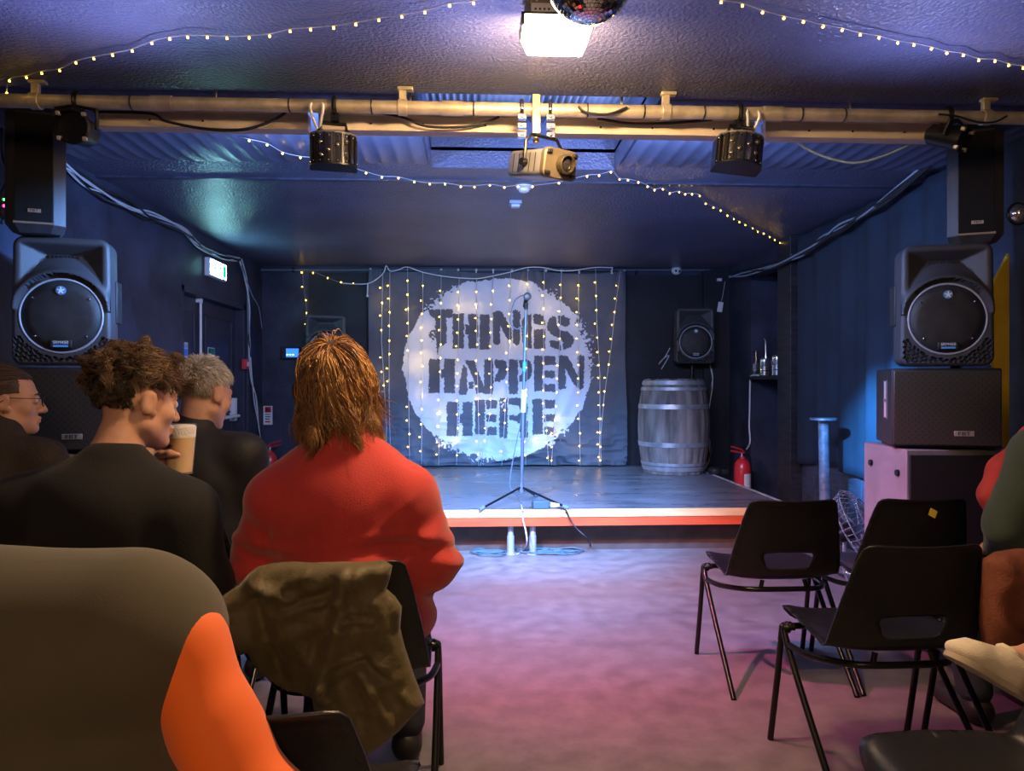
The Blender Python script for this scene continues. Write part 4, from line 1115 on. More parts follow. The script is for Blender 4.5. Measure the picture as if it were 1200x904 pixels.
# ------------------------------------------------------------------ fire extinguishers, post, fan, alcove
def extinguisher(loc, rz, label):
    t = thing('fire_extinguisher', label, 'fire extinguisher', loc, rz)
    M_red = mat('extinguisher_red', (0.62, 0.03, 0.04), 0.3, coat=0.4)
    m = MB(); m.lathe([(0.06, 0), (0.075, 0.01), (0.078, 0.03), (0.078, 0.4), (0.072, 0.45), (0.05, 0.485), (0.026, 0.5), (0.024, 0.52)], 32); m.build('cylinder', M_red, t, smooth=40)
    m = MB(); m.cyl((0, 0, 0.515), (0, 0, 0.55), 0.02, n=14); m.build('valve', M_chrome, t)
    m = MB(); m.tube([(0.02, 0, 0.545), (-0.04, 0, 0.56), (-0.12, 0, 0.575)], 0.01, 6); m.tube([(0.02, 0, 0.56), (-0.02, 0, 0.59), (-0.12, 0, 0.615)], 0.009, 6); m.build('handle', M_red, t)
    m = MB(); m.tube(catmull([(0.02, 0, 0.535), (0.07, 0.01, 0.53), (0.1, 0.02, 0.45), (0.095, 0.02, 0.25), (0.088, 0.02, 0.1)], 6), 0.009, 8); m.build('hose', M_black, t)
    m = MB(); n = 10; vs = []
    for i in range(n + 1):
        a = R(-110 + 80 * i / n); vs += [(0.0788 * math.cos(a), 0.0788 * math.sin(a), 0.22), (0.0788 * math.cos(a), 0.0788 * math.sin(a), 0.36)]
    m.add(vs, [(2 * i, 2 * i + 2, 2 * i + 3, 2 * i + 1) for i in range(n)]); m.build('label', M_white, t, smooth=180)
    return t
q = PX(870, 560, 2.52); extinguisher((2.52, q.y, 0), 0.2, 'red fire extinguisher standing between the stage edge and the alcove')
extinguisher((PY(316, 540, 7.78).x, 7.78, 0), PI, 'red fire extinguisher in the back corner, mostly hidden by the woman in red')
q = PX(965, 490, 2.42)
t = thing('steel_post', 'bare steel post with a round flat top standing before the drape', 'post', (2.42, q.y, 0))
M_post = mat('post_steel', (0.22, 0.27, 0.36), 0.4, metal=0.5, var=0.5, vscale=14)
m = MB(); m.cyl((0.015, 0, 0), (0, 0, q.z - 0.012), 0.035, n=18); m.build('tube', M_post, t)
m = MB(); m.cyl((0, 0, q.z - 0.015), (0, 0, q.z), 0.09, n=28); m.build('top_plate', M_post, t)
m = MB(); m.cyl((0.015, 0, 0), (0.015, 0, 0.012), 0.1, n=28); m.build('base_plate', M_post, t)
# wire caged fan leaning by the cabinet
c = P(1008, 618, 4.45)
fx = Matrix.Translation(c) @ Matrix.Rotation(R(-35), 4, 'Z') @ Matrix.Rotation(R(62), 4, 'Y')
t = thing('floor_fan', 'silver wire caged fan tipped up beside the grey bass cabinet', 'fan', (c.x, c.y, 0))
M_wire = mat('cage_wire', (0.55, 0.6, 0.68), 0.25, metal=0.8)
m = MB(); rf = 0.24
for k in range(36):
    a = 2 * PI * k / 36; ca, sa = math.cos(a), math.sin(a)
    m.tube([(0.04 * ca, 0.04 * sa, 0.075), (0.14 * ca, 0.14 * sa, 0.065), (0.215 * ca, 0.215 * sa, 0.04), (rf * ca, rf * sa, 0), (0.215 * ca, 0.215 * sa, -0.05), (0.08 * ca, 0.08 * sa, -0.075)], 0.0024, 4, fx)
for r_, z_ in ((rf + 0.002, 0), (0.16, 0.064), (0.08, 0.074), (0.15, -0.068)): m.torus((0, 0, z_), r_, 0.004, 40, 5, fx)
m.build('cage', M_wire, t, local=False)
m = MB(); m.cyl((0, 0, 0.06), (0, 0, 0.08), 0.045, n=20, M=fx); m.build('cage_badge', M_blackm, t, local=False)
m = MB(); m.cyl((0, 0, -0.13), (0, 0, -0.04), 0.05, n=20, M=fx); m.build('motor', M_blackm, t, local=False)
for k in range(3):
    m = MB(); Mk = fx @ Matrix.Rotation(2 * PI * k / 3, 4, 'Z'); vs = []
    for i in range(9):
        for j in range(4): rr_ = 0.04 + 0.16 * i / 8; aa = -0.35 + 0.7 * j / 3 * (0.5 + 0.5 * i / 8); vs.append((rr_ * math.cos(aa), rr_ * math.sin(aa), 0.02 * math.sin(aa * 3)))
    m.add(vs, [(i * 4 + j, i * 4 + j + 4, i * 4 + j + 5, i * 4 + j + 1) for i in range(8) for j in range(3)], Mk); o = m.build('blade', mat('fan_blade', (0.35, 0.4, 0.48), 0.3, metal=0.5), t, smooth=180, local=False); md = o.modifiers.new('s', 'SOLIDIFY'); md.thickness = 0.003
m = MB(); cb = fx @ Vector((0, 0, -0.1)); m.tube([cb, Vector((cb.x, cb.y, 0.06))], 0.012, 8); m.tube([(c.x - 0.12, c.y - 0.1, 0.012), (cb.x, cb.y, 0.06), (c.x + 0.2, c.y - 0.12, 0.012)], 0.012, 8); m.tube([(cb.x, cb.y, 0.06), (cb.x + 0.05, cb.y + 0.2, 0.012)], 0.012, 8); m.build('stand', M_wire, t, local=False)
# loose clear wrap heaped under the fan
# yellow board behind the stack
t = thing('yellow_board', 'tall yellow board with slanted top leaning behind the loudspeaker stack', 'board', (2.66, 3.62, 0))
yv = 3.62; pA, pB = PY(1160, 338, yv), PY(1181, 297, yv)
m = MB(); m.prism([(2.655, 0.0), (pB.x, 0.0), (pB.x, pB.z), (pA.x, pA.z), (pA.x, 1.33), (2.655, 1.25)], -0.012, 0.012, Matrix.Translation((0, yv, 0)) @ Matrix.Rotation(R(90), 4, 'X')); m.build('panel', mat('yellow_paint', (0.92, 0.6, 0.03), 0.5, var=0.15, vscale=4), t, local=False, bevel=0.002)
draped('black_cable', 'black cable bowed out beside the loudspeaker in front of the yellow board', [PY(p, q, 3.7) for p, q in ((1200, 388), (1180, 384), (1168, 392), (1163, 405), (1168, 420), (1176, 430))], 0.006, M_cable_b)
# chrome pin spot at the wall
c = P(1193, 251, 3.35)
t = thing('pin_spot', 'small round chrome lamp beside the column speaker near the wall', 'lamp', tuple(c))
m = MB(); m.sphere((0, 0, 0), 0.045, 20, 12); m.build('globe', mat('chrome_glass', (0.6, 0.55, 0.5), 0.08, metal=0.9), t, smooth=180)
m = MB(); m.torus((0, 0, 0), 0.048, 0.006, 24, 6, axis='y'); m.tube([(0.045, 0, 0), (XR - c.x, 0.02, 0.0)], 0.01, 8); m.build('bracket', M_blackm, t)
# alcove shelf with chrome gear
zs = PX(900, 441, XR).z
t = thing('alcove_shelf', 'dark shelf board fixed inside the wall alcove', 'shelf', (XR + 0.1, (aA + aB) / 2, zs))
m = MB(); m.bb((XR - 0.06, aA + 0.005, zs - 0.03), (XR + 0.297, aB - 0.005, zs)); m.build('board', M_timber_b, t, local=False, bevel=0.003)
m = MB(); m.bb((XR + 0.1, aA + 0.1, zs - 0.15), (XR + 0.297, aA + 0.12, zs - 0.03)); m.build('bracket', M_timber_b, t, local=False)
M_can = mat('chrome_can', (0.7, 0.7, 0.72), 0.18, metal=0.9, var=0.2, vscale=20)
def canister(px, r_, h_, rod, label):
    q = PX(px, 436, XR + 0.02); t = thing('chrome_canister', label, 'canister', (XR + 0.02, q.y, zs), 0, 'chrome gear on the alcove shelf')
    m = MB(); m.lathe([(r_ * 0.8, 0), (r_, 0.01), (r_, h_ * 0.45), (r_ * 1.08, h_ * 0.48), (r_ * 1.08, h_ * 0.52), (r_, h_ * 0.55), (r_ * 0.95, h_ - 0.02), (r_ * 0.6, h_), (0.002, h_ + 0.005)], 24); m.build('can', M_can, t, smooth=35)
    m = MB(); m.tube([Vector((0.0, -a_, b_)) for a_, b_ in rod], 0.008, 8); m.build('rod', M_chrome, t)
    m = MB(); m.torus((0, 0, h_ * 0.3), r_ + 0.003, 0.004, 24, 6); m.build('band', M_chrome, t)
canister(885.5, 0.035, 0.135, ((0.02, 0.12), (0.02, 0.25), (-0.12, 0.26), (-0.17, 0.29)), 'smallest chrome canister on the alcove shelf, at the back-wall end')
canister(896, 0.05, 0.18, ((0.03, 0.15), (0.03, 0.33), (0.0, 0.37)), 'middle chrome canister on the alcove shelf, with a bent rod')
canister(911, 0.055, 0.195, ((0.1, 0.1), (0.1, 0.315), (0.16, 0.315), (-0.02, 0.32), (-0.07, 0.35)), 'tallest chrome canister on the alcove shelf, with a T-shaped rod')
draped('white_conduit', 'thin white conduit running down the wall from the alcove shelf', [PX(p, q, XR - 0.02) for p, q in ((889, 440), (880, 441), (879, 450), (878.5, 480), (878, 500), (879, 518), (875, 527))], 0.009, M_white, cat='conduit')
# hanging drape
V = []; F = []; ny, nz = 120, 26; ya, yb_ = 4.02, aA - 0.36; zt, zb_ = ZC - 0.03, 0.57
for j in range(nz + 1):
    for i in range(ny + 1):
        u, v = i / ny, j / nz; y = ya + (yb_ - ya) * u
        amp = 0.012 + 0.03 * v * (0.35 + 0.65 * math.exp(-((u - 0.3) / 0.25) ** 2))
        x = XR - 0.07 - amp * (math.sin(y * 17 + 0.8 * math.sin(v * 2.2)) + 0.5 * math.sin(y * 31 + 2)) - 0.12 * math.exp(-((u - 0.2) / 0.13) ** 2) * v ** 1.4
        z = zt + (zb_ + 0.02 * math.sin(y * 6) - zt) * v
        V.append((x, y, z))
for j in range(nz):
    for i in range(ny): a = j * (ny + 1) + i; F.append((a, a + ny + 1, a + ny + 2, a + 1))
me = bpy.data.meshes.new('wall_drape'); me.from_pydata(V, [], F); o = finish(me, 'wall_drape', mat('drape_cloth', (0.016, 0.026, 0.046), 0.9, var=0.2, vscale=3), None, smooth=180, fixn=False)
md = o.modifiers.new('cloth', 'SOLIDIFY'); md.thickness = 0.006; tag(o, 'dark blue cloth drape hanging down the wall behind the steel post', 'drape')

# ------------------------------------------------------------------ signs, alarms and small fittings
def panelM(p, nrm_axis):
    """matrix for a flat plate: x along reading direction, y up, z out of the wall"""
    if nrm_axis == '+x': return Matrix.Translation(p) @ Matrix(((0, 0, 1, 0), (1, 0, 0, 0), (0, 1, 0, 0), (0, 0, 0, 1)))
    if nrm_axis == '-y': return Matrix.Translation(p) @ Matrix(((1, 0, 0, 0), (0, 0, -1, 0), (0, 1, 0, 0), (0, 0, 0, 1)))
M_green = mat('sign_green', (0.02, 0.35, 0.2), 0.4)
p = PX(256.5, 316.5, XL + 0.05)
t = thing('exit_sign', 'lit green and white exit sign on the wall above the double door', 'exit sign', tuple(p))
Mp = panelM(p, '+x')
m = MB(); m.box((0, 0, -0.025), (0.42, 0.155, 0.05), Mp); m.build('case', M_white, t, local=False, bevel=0.008)
m = MB(); m.box((-0.012, 0, 0.002), (0.38, 0.125, 0.004), Mp); dfz = m.build('lit_panel', mat('exit_glow', (0.9, 1, 0.95), 0.4, emit=(0.36, 0.92, 1.0), estr=48.0), t, local=False)
M_gg = mat('exit_green', (0.0, 0.3, 0.15), 0.4, emit=(0.0, 0.6, 0.3), estr=0.8)
m = MB()
m.box((0.13, 0, 0.005), (0.07, 0.1, 0.003), Mp)
m.build('green_door', M_gg, dfz, local=False)
m = MB(); Mq = Mp @ Matrix.Translation((0.02, 0, 0.006))
m.cyl((0.012, 0.04, 0), (0.012, 0.04, 0.002), 0.011, n=12, M=Mq)
for a_, b_ in (((0.0, 0.025), (-0.01, -0.01)), ((-0.01, -0.01), (0.02, -0.03)), ((0.02, -0.03), (0.01, -0.055)), ((-0.01, -0.01), (-0.03, -0.035)), ((-0.03, -0.035), (-0.055, -0.035)), ((0.0, 0.022), (0.03, 0.01)), ((0, 0.022), (-0.028, 0.015))): m.tube([(a_[0], a_[1], 0), (b_[0], b_[1], 0)], 0.006, 6, Mq)
m.build('running_figure', M_gg, dfz, local=False)
m = MB(); Mq = Mp @ Matrix.Translation((-0.11, 0, 0.006)); m.prism([(-0.035, 0.008), (0.005, 0.008), (0.005, 0.025), (0.035, 0), (0.005, -0.025), (0.005, -0.008), (-0.035, -0.008)], 0, 0.002, Mq); m.build('arrow', M_gg, dfz, local=False)
# notices on the door
xd = XL - 0.088
def notice(p, w_, h_, ax_, base, marks, label, name='notice'):
    t = thing(name, label, 'notice', tuple(p)); Mp = panelM(p, ax_)
    m = MB(); m.box((0, 0, 0.001), (w_, h_, 0.003), Mp); pl = m.build('plate', base, t, local=False)
    for nm_, mt, (x0, y0, x1, y1) in marks:
        k = MB(); k.box(((x0 + x1) / 2 * w_, (y0 + y1) / 2 * h_, 0.003), ((x1 - x0) * w_, (y1 - y0) * h_, 0.002), Mp); k.build(nm_, mt, pl, local=False)
    return t
M_blue = mat('sign_blue', (0.05, 0.25, 0.75), 0.4)
notice(PX(217, 410, xd), 0.1, 0.12, '+x', M_white, [('blue_field', M_blue, (-.42, -.45, .42, .05)), ('pale_field', mat('sign_pale', (0.3, 0.5, 0.8), 0.4), (-.42, .1, .42, .4))], 'small blue and white notice on the door leaf nearer the stack')
notice(PX(247.5, 414.5, xd), 0.165, 0.105, '+x', M_white, [('green_field', M_green, (-.46, -.1, .46, .45)), ('text_line', M_white, (-.2, .25, .4, .33)), ('text_line', M_white, (-.2, .08, .4, .15)), ('text_line', M_blue, (-.4, -.4, -.25, .4))], 'green and white safety notice on the far door leaf above the push bar')
notice(PY(314, 487, YB), 0.095, 0.2, '-y', M_white, [('red_field', mat('sign_red', (0.65, 0.04, 0.06), 0.4), (-.36, .15, .36, .46)), ('flame_mark', M_white, (-.2, .2, -.05, .42)), ('flame_mark', M_white, (.08, .2, .2, .36)), ('text_line', M_green, (-.3, .02, .3, .08)), ('text_line', M_black, (-.3, -.1, .3, -.05)), ('text_line', M_black, (-.3, -.22, .2, -.17)), ('text_line', mat('sign_red'), (-.3, -.38, .25, -.3))], 'red and white fire point notice on the back wall near the corner')
p = PX(287.5, 427, XL + 0.02)
t = thing('fire_call_point', 'red fire alarm call point on the wall past the double door', 'alarm', tuple(p)); Mp = panelM(p, '+x')
m = MB(); m.box((0, 0, 0), (0.1, 0.1, 0.045), Mp); b_ = m.build('case', mat('alarm_red', (0.7, 0.04, 0.06), 0.4), t, local=False, bevel=0.006)
m = MB(); m.box((0.01, 0, 0.024), (0.045, 0.045, 0.004), Mp); m.build('break_glass', M_white, t, local=False)
# dome camera, sensor, detector
p = PY(791, 318, YB)
t = thing('dome_camera', 'white dome security camera high on the back wall', 'camera', tuple(p))
m = MB(); m.box((p.x, YB - 0.03, p.z + 0.04), (0.13, 0.06, 0.03)); m.build('mount', M_white, t, local=False, bevel=0.006)
m = MB(); m.sphere((p.x, YB - 0.06, p.z), 0.055, 20, 12, sc=(1, 1, 0.9)); m.build('dome', M_white, t, smooth=180, local=False)
m = MB(); m.sphere((p.x - 0.018, YB - 0.108, p.z - 0.012), 0.014, 10, 8); m.sphere((p.x + 0.02, YB - 0.105, p.z - 0.016), 0.014, 10, 8); m.build('lens', M_black, t, smooth=180, local=False)
p = PZ(604, 236, ZC)
t = thing('motion_sensor', 'small grey square sensor on the ceiling above the stage', 'sensor', (p.x, p.y, ZC))
m = MB(); m.box((p.x, p.y, ZC - 0.012), (0.085, 0.085, 0.024)); m.build('base', mat('sensor_grey', (0.35, 0.38, 0.45), 0.4), t, local=False, bevel=0.004)
m = MB(); m.box((p.x, p.y, ZC - 0.034), (0.06, 0.06, 0.02)); m.build('window', mat('sensor_pale', (0.55, 0.58, 0.64), 0.3), t, local=False, bevel=0.006)
p = PZ(614, 216, ZC)
t = thing('smoke_detector', 'white round smoke detector on the ceiling joint below the projector', 'smoke detector', (p.x, p.y, ZC))
m = MB(); m.lathe([(0.05, 0), (0.052, -0.02), (0.045, -0.03)], 28, Matrix.Translation((p.x, p.y, ZC))); m.build('base', M_white, t, smooth=35, local=False)
m = MB(); m.lathe([(0.034, -0.03), (0.032, -0.045), (0.02, -0.052), (0.001, -0.053)], 24, Matrix.Translation((p.x, p.y, ZC)), cap=False); m.build('sensor_head', M_white, t, smooth=35, local=False)
# blue lit control box on the back wall
p = PY(342, 414, YB)
t = thing('control_box', 'small wall control box with glowing blue display beside the red-haired woman', 'control box', tuple(p)); Mp = panelM(p, '-y')
m = MB(); m.box((0, 0, 0.03), (0.2, 0.13, 0.06), Mp); m.build('case', M_black, t, local=False, bevel=0.005)
m = MB(); m.box((0.02, 0.0, 0.061), (0.13, 0.09, 0.004), Mp); d_ = m.build('display', mat('display_blue', (0.02, 0.08, 0.6), 0.3, emit=(0.02, 0.12, 1.0), estr=3.0), t, local=False)
for x in (-0.03, 0.0, 0.03): m = MB(); m.box((x, -0.02, 0.0645), (0.015, 0.012, 0.003), Mp); m.build('lamp', mat('lamp_cyan', (0.4, 0.8, 1), 0.3, emit=(0.4, 0.8, 1.0), estr=6.0), d_, local=False)
# hanging tag by the back corner
p = PY(844, 360, YB - 0.1)
t = thing('hanging_tag', 'white tag hanging on a string beside the back corner speaker', 'tag', tuple(p))
m = MB(); m.box((0, 0, 0), (0.055, 0.004, 0.11), Matrix.Rotation(0.15, 4, 'Y')); m.build('card', M_white, t)
m = MB(); m.tube([(0.01, 0, 0.05), (0.03, 0.01, 0.12), (0.06, 0.02, 0.28)], 0.003, 6); m.build('string', M_cable_w, t)
m = MB(); m.box((0.0, 0.03, 0.3), (0.05, 0.03, 0.03)); m.build('socket', M_white, t, bevel=0.003)
# cable bundles
def bundle(label, pts, n, r_, jit, mats_, seed, group=None):
    t = thing('cable_bundle', label, 'cables', tuple(pts[0]), 0, group); rr = random.Random(seed)
    for k in range(n):
        q = [p + Vector((rr.uniform(-.3, .3) * jit, rr.uniform(-jit, jit), rr.uniform(-jit, jit))) for p in pts]
        m = MB(); m.tube(catmull(q, 6), r_ * rr.uniform(.7, 1.2), 6); m.build('cable', mats_[k % len(mats_)], t, smooth=180, local=False)
    return t
bundle('loose bundle of pale and dark cables along the top of the door wall', [PX(p, q, XL + 0.03) for p, q in ((70, 188), (95, 210), (122, 228), (150, 240), (178, 255), (212, 268), (232, 285), (262, 302), (282, 306))], 6, 0.007, 0.035, [M_cable_w, M_cable_b, M_cable_w, mat('blue_grey_cable', (0.25, 0.3, 0.4), 0.4)], 2)
bundle('cables dropping down the wall corner past the fire call point', [PX(p, q, XL + 0.04) for p, q in ((282, 306), (288, 325), (291, 360), (292, 400), (295, 440), (299, 470), (303, 500), (308, 535))], 4, 0.007, 0.025, [M_cable_w, M_cable_b, mat('blue_grey_cable')], 4)
draped('slack_cable', 'thin dark cable hanging slack from the ceiling edge to the back corner', [PX(283, 312, XL + 0.04), PX(295, 345, XL + 0.05), PX(303, 360, XL + 0.05), PX(307, 385, XL + 0.03)], 0.005, mat('blue_grey_cable'))
bundle('tangle of dark cables along the ceiling edge above the drape and alcove', [PX(p, q + 15, XR - 0.17) for p, q in ((1088, 176), (1045, 212), (1015, 234), (985, 252), (962, 266), (940, 283), (905, 297), (872, 305), (856, 309))], 6, 0.009, 0.03, [M_cable_b, mat('blue_grey_cable'), M_cable_b], 6)
bundle('white and dark leads falling beside the barrel from the back corner speaker', [PY(p, q, YB - 0.08) for p, q in ((833, 425), (834, 445), (831, 470), (828, 500), (833, 520), (830, 540), (826, 548))], 3, 0.007, 0.03, [M_cable_w, M_cable_b, M_cable_w], 8)
draped('slack_cable', 'pair of pale lead ends poking out by the loudspeaker above the barrel', [PY(p, q, YB - 0.05) for p, q in ((785, 408), (782, 414), (778, 420), (772, 427), (776, 422), (784, 417), (775, 433))], 0.006, M_cable_w)
t = thing('stage_socket_box', 'small dark box lying on the stage corner beside the barrel', 'box', tuple(PZ(838, 556, SZ)))
m = MB(); m.lathe([(0.06, 0), (0.07, 0.02), (0.07, 0.05), (0.05, 0.07)], 20); m.box((0.07, 0, 0.03), (0.1, 0.1, 0.05)); m.build('case', M_black, t, bevel=0.004)
# wall wiring near the first stack
draped('black_cable', 'black cable looping out from behind the column speaker by the door wall', [PX(p, q, XL + 0.03) for p, q in ((2, 150), (4, 185), (11, 205), (3, 225), (10, 240), (2, 262))], 0.007, M_cable_b)

p = PX(1, 240, XL + 0.04)
t = thing('power_adaptor', 'small black adaptor with red and green lights on the wall behind the column speaker', 'adaptor', tuple(p))
m = MB(); m.box((p.x, p.y, p.z), (0.05, 0.08, 0.12)); m.build('case', M_black, t, local=False, bevel=0.005)
m = MB(); m.sphere((p.x + 0.027, p.y - 0.02, p.z + 0.02), 0.006, 8, 6); m.build('green_light', mat('led_green', (0.1, 0.8, 0.2), 0.3, emit=(0.1, 1.0, 0.2), estr=5), t, local=False)
m = MB(); m.sphere((p.x + 0.027, p.y - 0.02, p.z - 0.01), 0.007, 8, 6); m.build('red_light', mat('led_red', (0.9, 0.05, 0.2), 0.3, emit=(1.0, 0.05, 0.25), estr=6), t, local=False)
# ------------------------------------------------------------------ moulded chairs with tube legs
M_shell = mat('chair_shell', (0.014, 0.0135, 0.0145), 0.4, bump=0.12, bscale=220, var=0.2, vscale=5)
M_leg = mat('chair_tube', (0.035, 0.033, 0.03), 0.28, metal=0.75)
PROF = [Vector((0, y, z)) for y, z in ((0.222, 0.405), (0.215, 0.435), (0.19, 0.447), (0.1, 0.444), (0.0, 0.435), (-0.09, 0.427), (-0.145, 0.43), (-0.183, 0.455), (-0.205, 0.51), (-0.225, 0.59), (-0.247, 0.68), (-0.268, 0.752), (-0.276, 0.765))]
PC = catmull(PROF, 10)
PT = [0.0]
for i in range(1, len(PC)): PT.append(PT[-1] + (PC[i] - PC[i - 1]).length)
PT = np.array(PT); PYs = np.array([p.y for p in PC]); PZs = np.array([p.z for p in PC]); TL = PT[-1]
def prof_t(z): # length along the back for a given height
    k = len(PC) // 2
    return float(np.interp(z, PZs[k:], PT[k:]))
def make_chair(label):
    t = thing('moulded_chair', label, 'chair')
    hw = [(0.0, 0.185), (0.06, 0.205), (0.2, 0.222), (0.33, 0.23), (0.42, 0.232), (0.5, 0.225), (0.6, 0.207), (0.7, 0.187), (0.74, 0.176)]
    half = [(float(np.interp(tt, [a for a, _ in hw], [b for _, b in hw])), tt) for tt in np.linspace(0.03, TL - 0.035, 26)]
    tip = [(half[-1][0] - 0.004, TL - 0.018), (half[-1][0] - 0.016, TL - 0.006), (half[-1][0] - 0.035, TL), (0.09, TL - 0.004), (0.0, TL - 0.007)]
    foot = [(0.0, 0.0), (0.1, 0.0), (0.15, 0.003), (0.172, 0.012)]
    rt = foot + half + tip
    out = rt + [(-x, y) for x, y in rt[::-1] if x > 1e-6]
    h0, h1 = prof_t(0.483), prof_t(0.548)
    hole = [(-0.072, h0), (0.072, h0), (0.086, h0 + 0.008), (0.1, h1 - 0.016), (0.099, h1 - 0.006), (0.09, h1), (0.04, h1 + 0.005), (-0.04, h1 + 0.005), (-0.09, h1), (-0.099, h1 - 0.006), (-0.1, h1 - 0.016), (-0.086, h0 + 0.008)]
    V, T = trimesh2d(out, [hole], step=0.016)
    s, tt = V[:, 0], V[:, 1]
    y = np.interp(tt, PT, PYs); z = np.interp(tt, PT, PZs)
    seatm = np.clip((0.46 - tt) / 0.12, 0, 1); seatm = seatm * seatm * (3 - 2 * seatm)
    q = (s / 0.22) ** 2
    z = z + seatm * (0.022 * q * q + 0.004 * q) - 0.012 * seatm * np.exp(-((tt - 0.25) / 0.1) ** 2) * (1 - np.clip(q, 0, 1))
    y = y + (1 - seatm) * 0.04 * q + 0.012 * np.clip(q, 0, 1) * seatm * (tt > 0.2)
    # flared lip round the shell
    dd = polydist(s, tt, out); lip = np.clip(1 - dd / 0.014, 0, 1) ** 2 * 0.006
    z = z - lip * seatm; y = y - lip * (1 - seatm) * 1.0
    me = bpy.data.meshes.new('shell'); me.from_pydata(np.stack([s, y, z], 1).tolist(), [], T.tolist())
    o = finish(me, 'shell', M_shell, t, smooth=180, fixn=False); md = o.modifiers.new('thick', 'SOLIDIFY'); md.thickness = 0.006; md.offset = -1
    rt_ = 0.0105
    apex = {}
    for sx in (-1, 1):
        A = Vector((sx * 0.236, 0.105, 0.405)); B = Vector((sx * 0.236, 0.125, 0.405))
        m = MB(); m.tube(catmull([(sx * 0.205, 0.14, 0.418), (sx * 0.232, 0.135, 0.416), (sx * 0.238, 0.135, 0.395), (sx * 0.24, 0.16, 0.25), (sx * 0.242, 0.215, 0.003)], 6), rt_, 10); m.build('leg', M_leg, t, smooth=60)
        m = MB(); m.tube(catmull([(sx * 0.205, 0.11, 0.418), (sx * 0.23, 0.113, 0.416), (sx * 0.238, 0.11, 0.395), (sx * 0.24, 0.0, 0.27), (sx * 0.243, -0.268, 0.003)], 6), rt_, 10); m.build('leg', M_leg, t, smooth=60)
        m = MB(); m.cyl((sx * 0.232, 0.122, 0.406), (sx * 0.215, 0.122, 0.424), 0.016, n=12); m.build('seat_bracket', M_leg, t)
    m = MB(); m.tube(catmull([(-0.238, 0.075, 0.372), (-0.222, -0.02, 0.376), (-0.165, -0.12, 0.388), (-0.09, -0.158, 0.394), (0.09, -0.158, 0.394), (0.165, -0.12, 0.388), (0.222, -0.02, 0.376), (0.238, 0.075, 0.372)], 6), rt_, 10)
    for sx in (-1, 1): m.cyl((sx * 0.095, -0.156, 0.394), (sx * 0.085, -0.152, 0.43), 0.009, n=8)
    m.build('cross_bar', M_leg, t, smooth=60)
    m = MB(); m.tube([(-0.205, 0.125, 0.418), (0.205, 0.125, 0.418)], rt_, 10); m.build('seat_bar', M_leg, t, smooth=60)
    return t
chair = make_chair('empty black moulded chair with a clear gap to the woman in the red jumper, nearest the stage')
CH = 'moulded chairs in the audience'
place(chair, (1.225, 3.045, 0), 0.0, 'empty black moulded chair beside the open floor, nearest the stage front', CH)
def put(x, y, rz, label): c = copy_tree(chair); place(c, (x, y, 0), rz, label, CH); return c
c_far2 = put(1.75, 3.05, -0.03, 'empty black moulded chair with a small yellow sticker on its back, before the bass cabinet')
c_row2 = put(1.245, 2.255, 0.02, 'largest fully seen empty black moulded chair, in the row behind the stickered one')
c_row2b = put(1.80, 2.28, 0.0, 'black moulded chair under the person in the green sweatshirt')
c_side = put(1.03, 1.33, R(90), 'black moulded chair turned sideways, only its seat edge showing below the white shoe')
c_red = put(-0.36, 2.14, 0.0, 'black moulded chair under the woman in the red jumper, coat over its back')
c_empty = put(-0.335, 1.29, R(-4), 'empty black moulded chair behind the coat, beside the orange sleeve')
c_dark = put(-0.95, 2.07, R(-3), 'black moulded chair under the curly haired man with the beer')
c_grey = put(-1.05, 2.82, R(-2), 'black moulded chair under the grey haired man in the black jacket')
c_gl = put(-1.715, 2.82, R(2), 'black moulded chair under the woman in glasses')
c_or = put(-0.84, 1.12, 0.0, 'black moulded chair under the person in the grey gilet with orange sleeves')
c_shoe = put(1.9, 1.42, R(72), 'black moulded chair under the person wearing the white shoe')
st_ = MB(); st_.box((0, 0, 0), (0.03, 0.002, 0.03), Matrix.Translation((0.02, -0.284, 0.715)) @ Matrix.Rotation(0.5, 4, 'Y') @ Matrix.Rotation(R(-12), 4, 'X')); st_.build('sticker', mat('yellow_sticker', (0.85, 0.65, 0.05), 0.5), c_far2, label='small yellow square sticker')
# ------------------------------------------------------------------ people
M_skin = mat('skin', (0.62, 0.34, 0.24), 0.5, var=0.12, vscale=14, sss=0.08, bump=0.05, bscale=180)
M_eye = mat('eye_white', (0.8, 0.78, 0.75), 0.2)
M_iris = mat('iris', (0.05, 0.03, 0.02), 0.2)
M_jeans = mat('dark_denim', (0.035, 0.04, 0.06), 0.8, bump=0.3, bscale=250)
M_shoe = mat('dark_shoe', (0.03, 0.028, 0.027), 0.5)

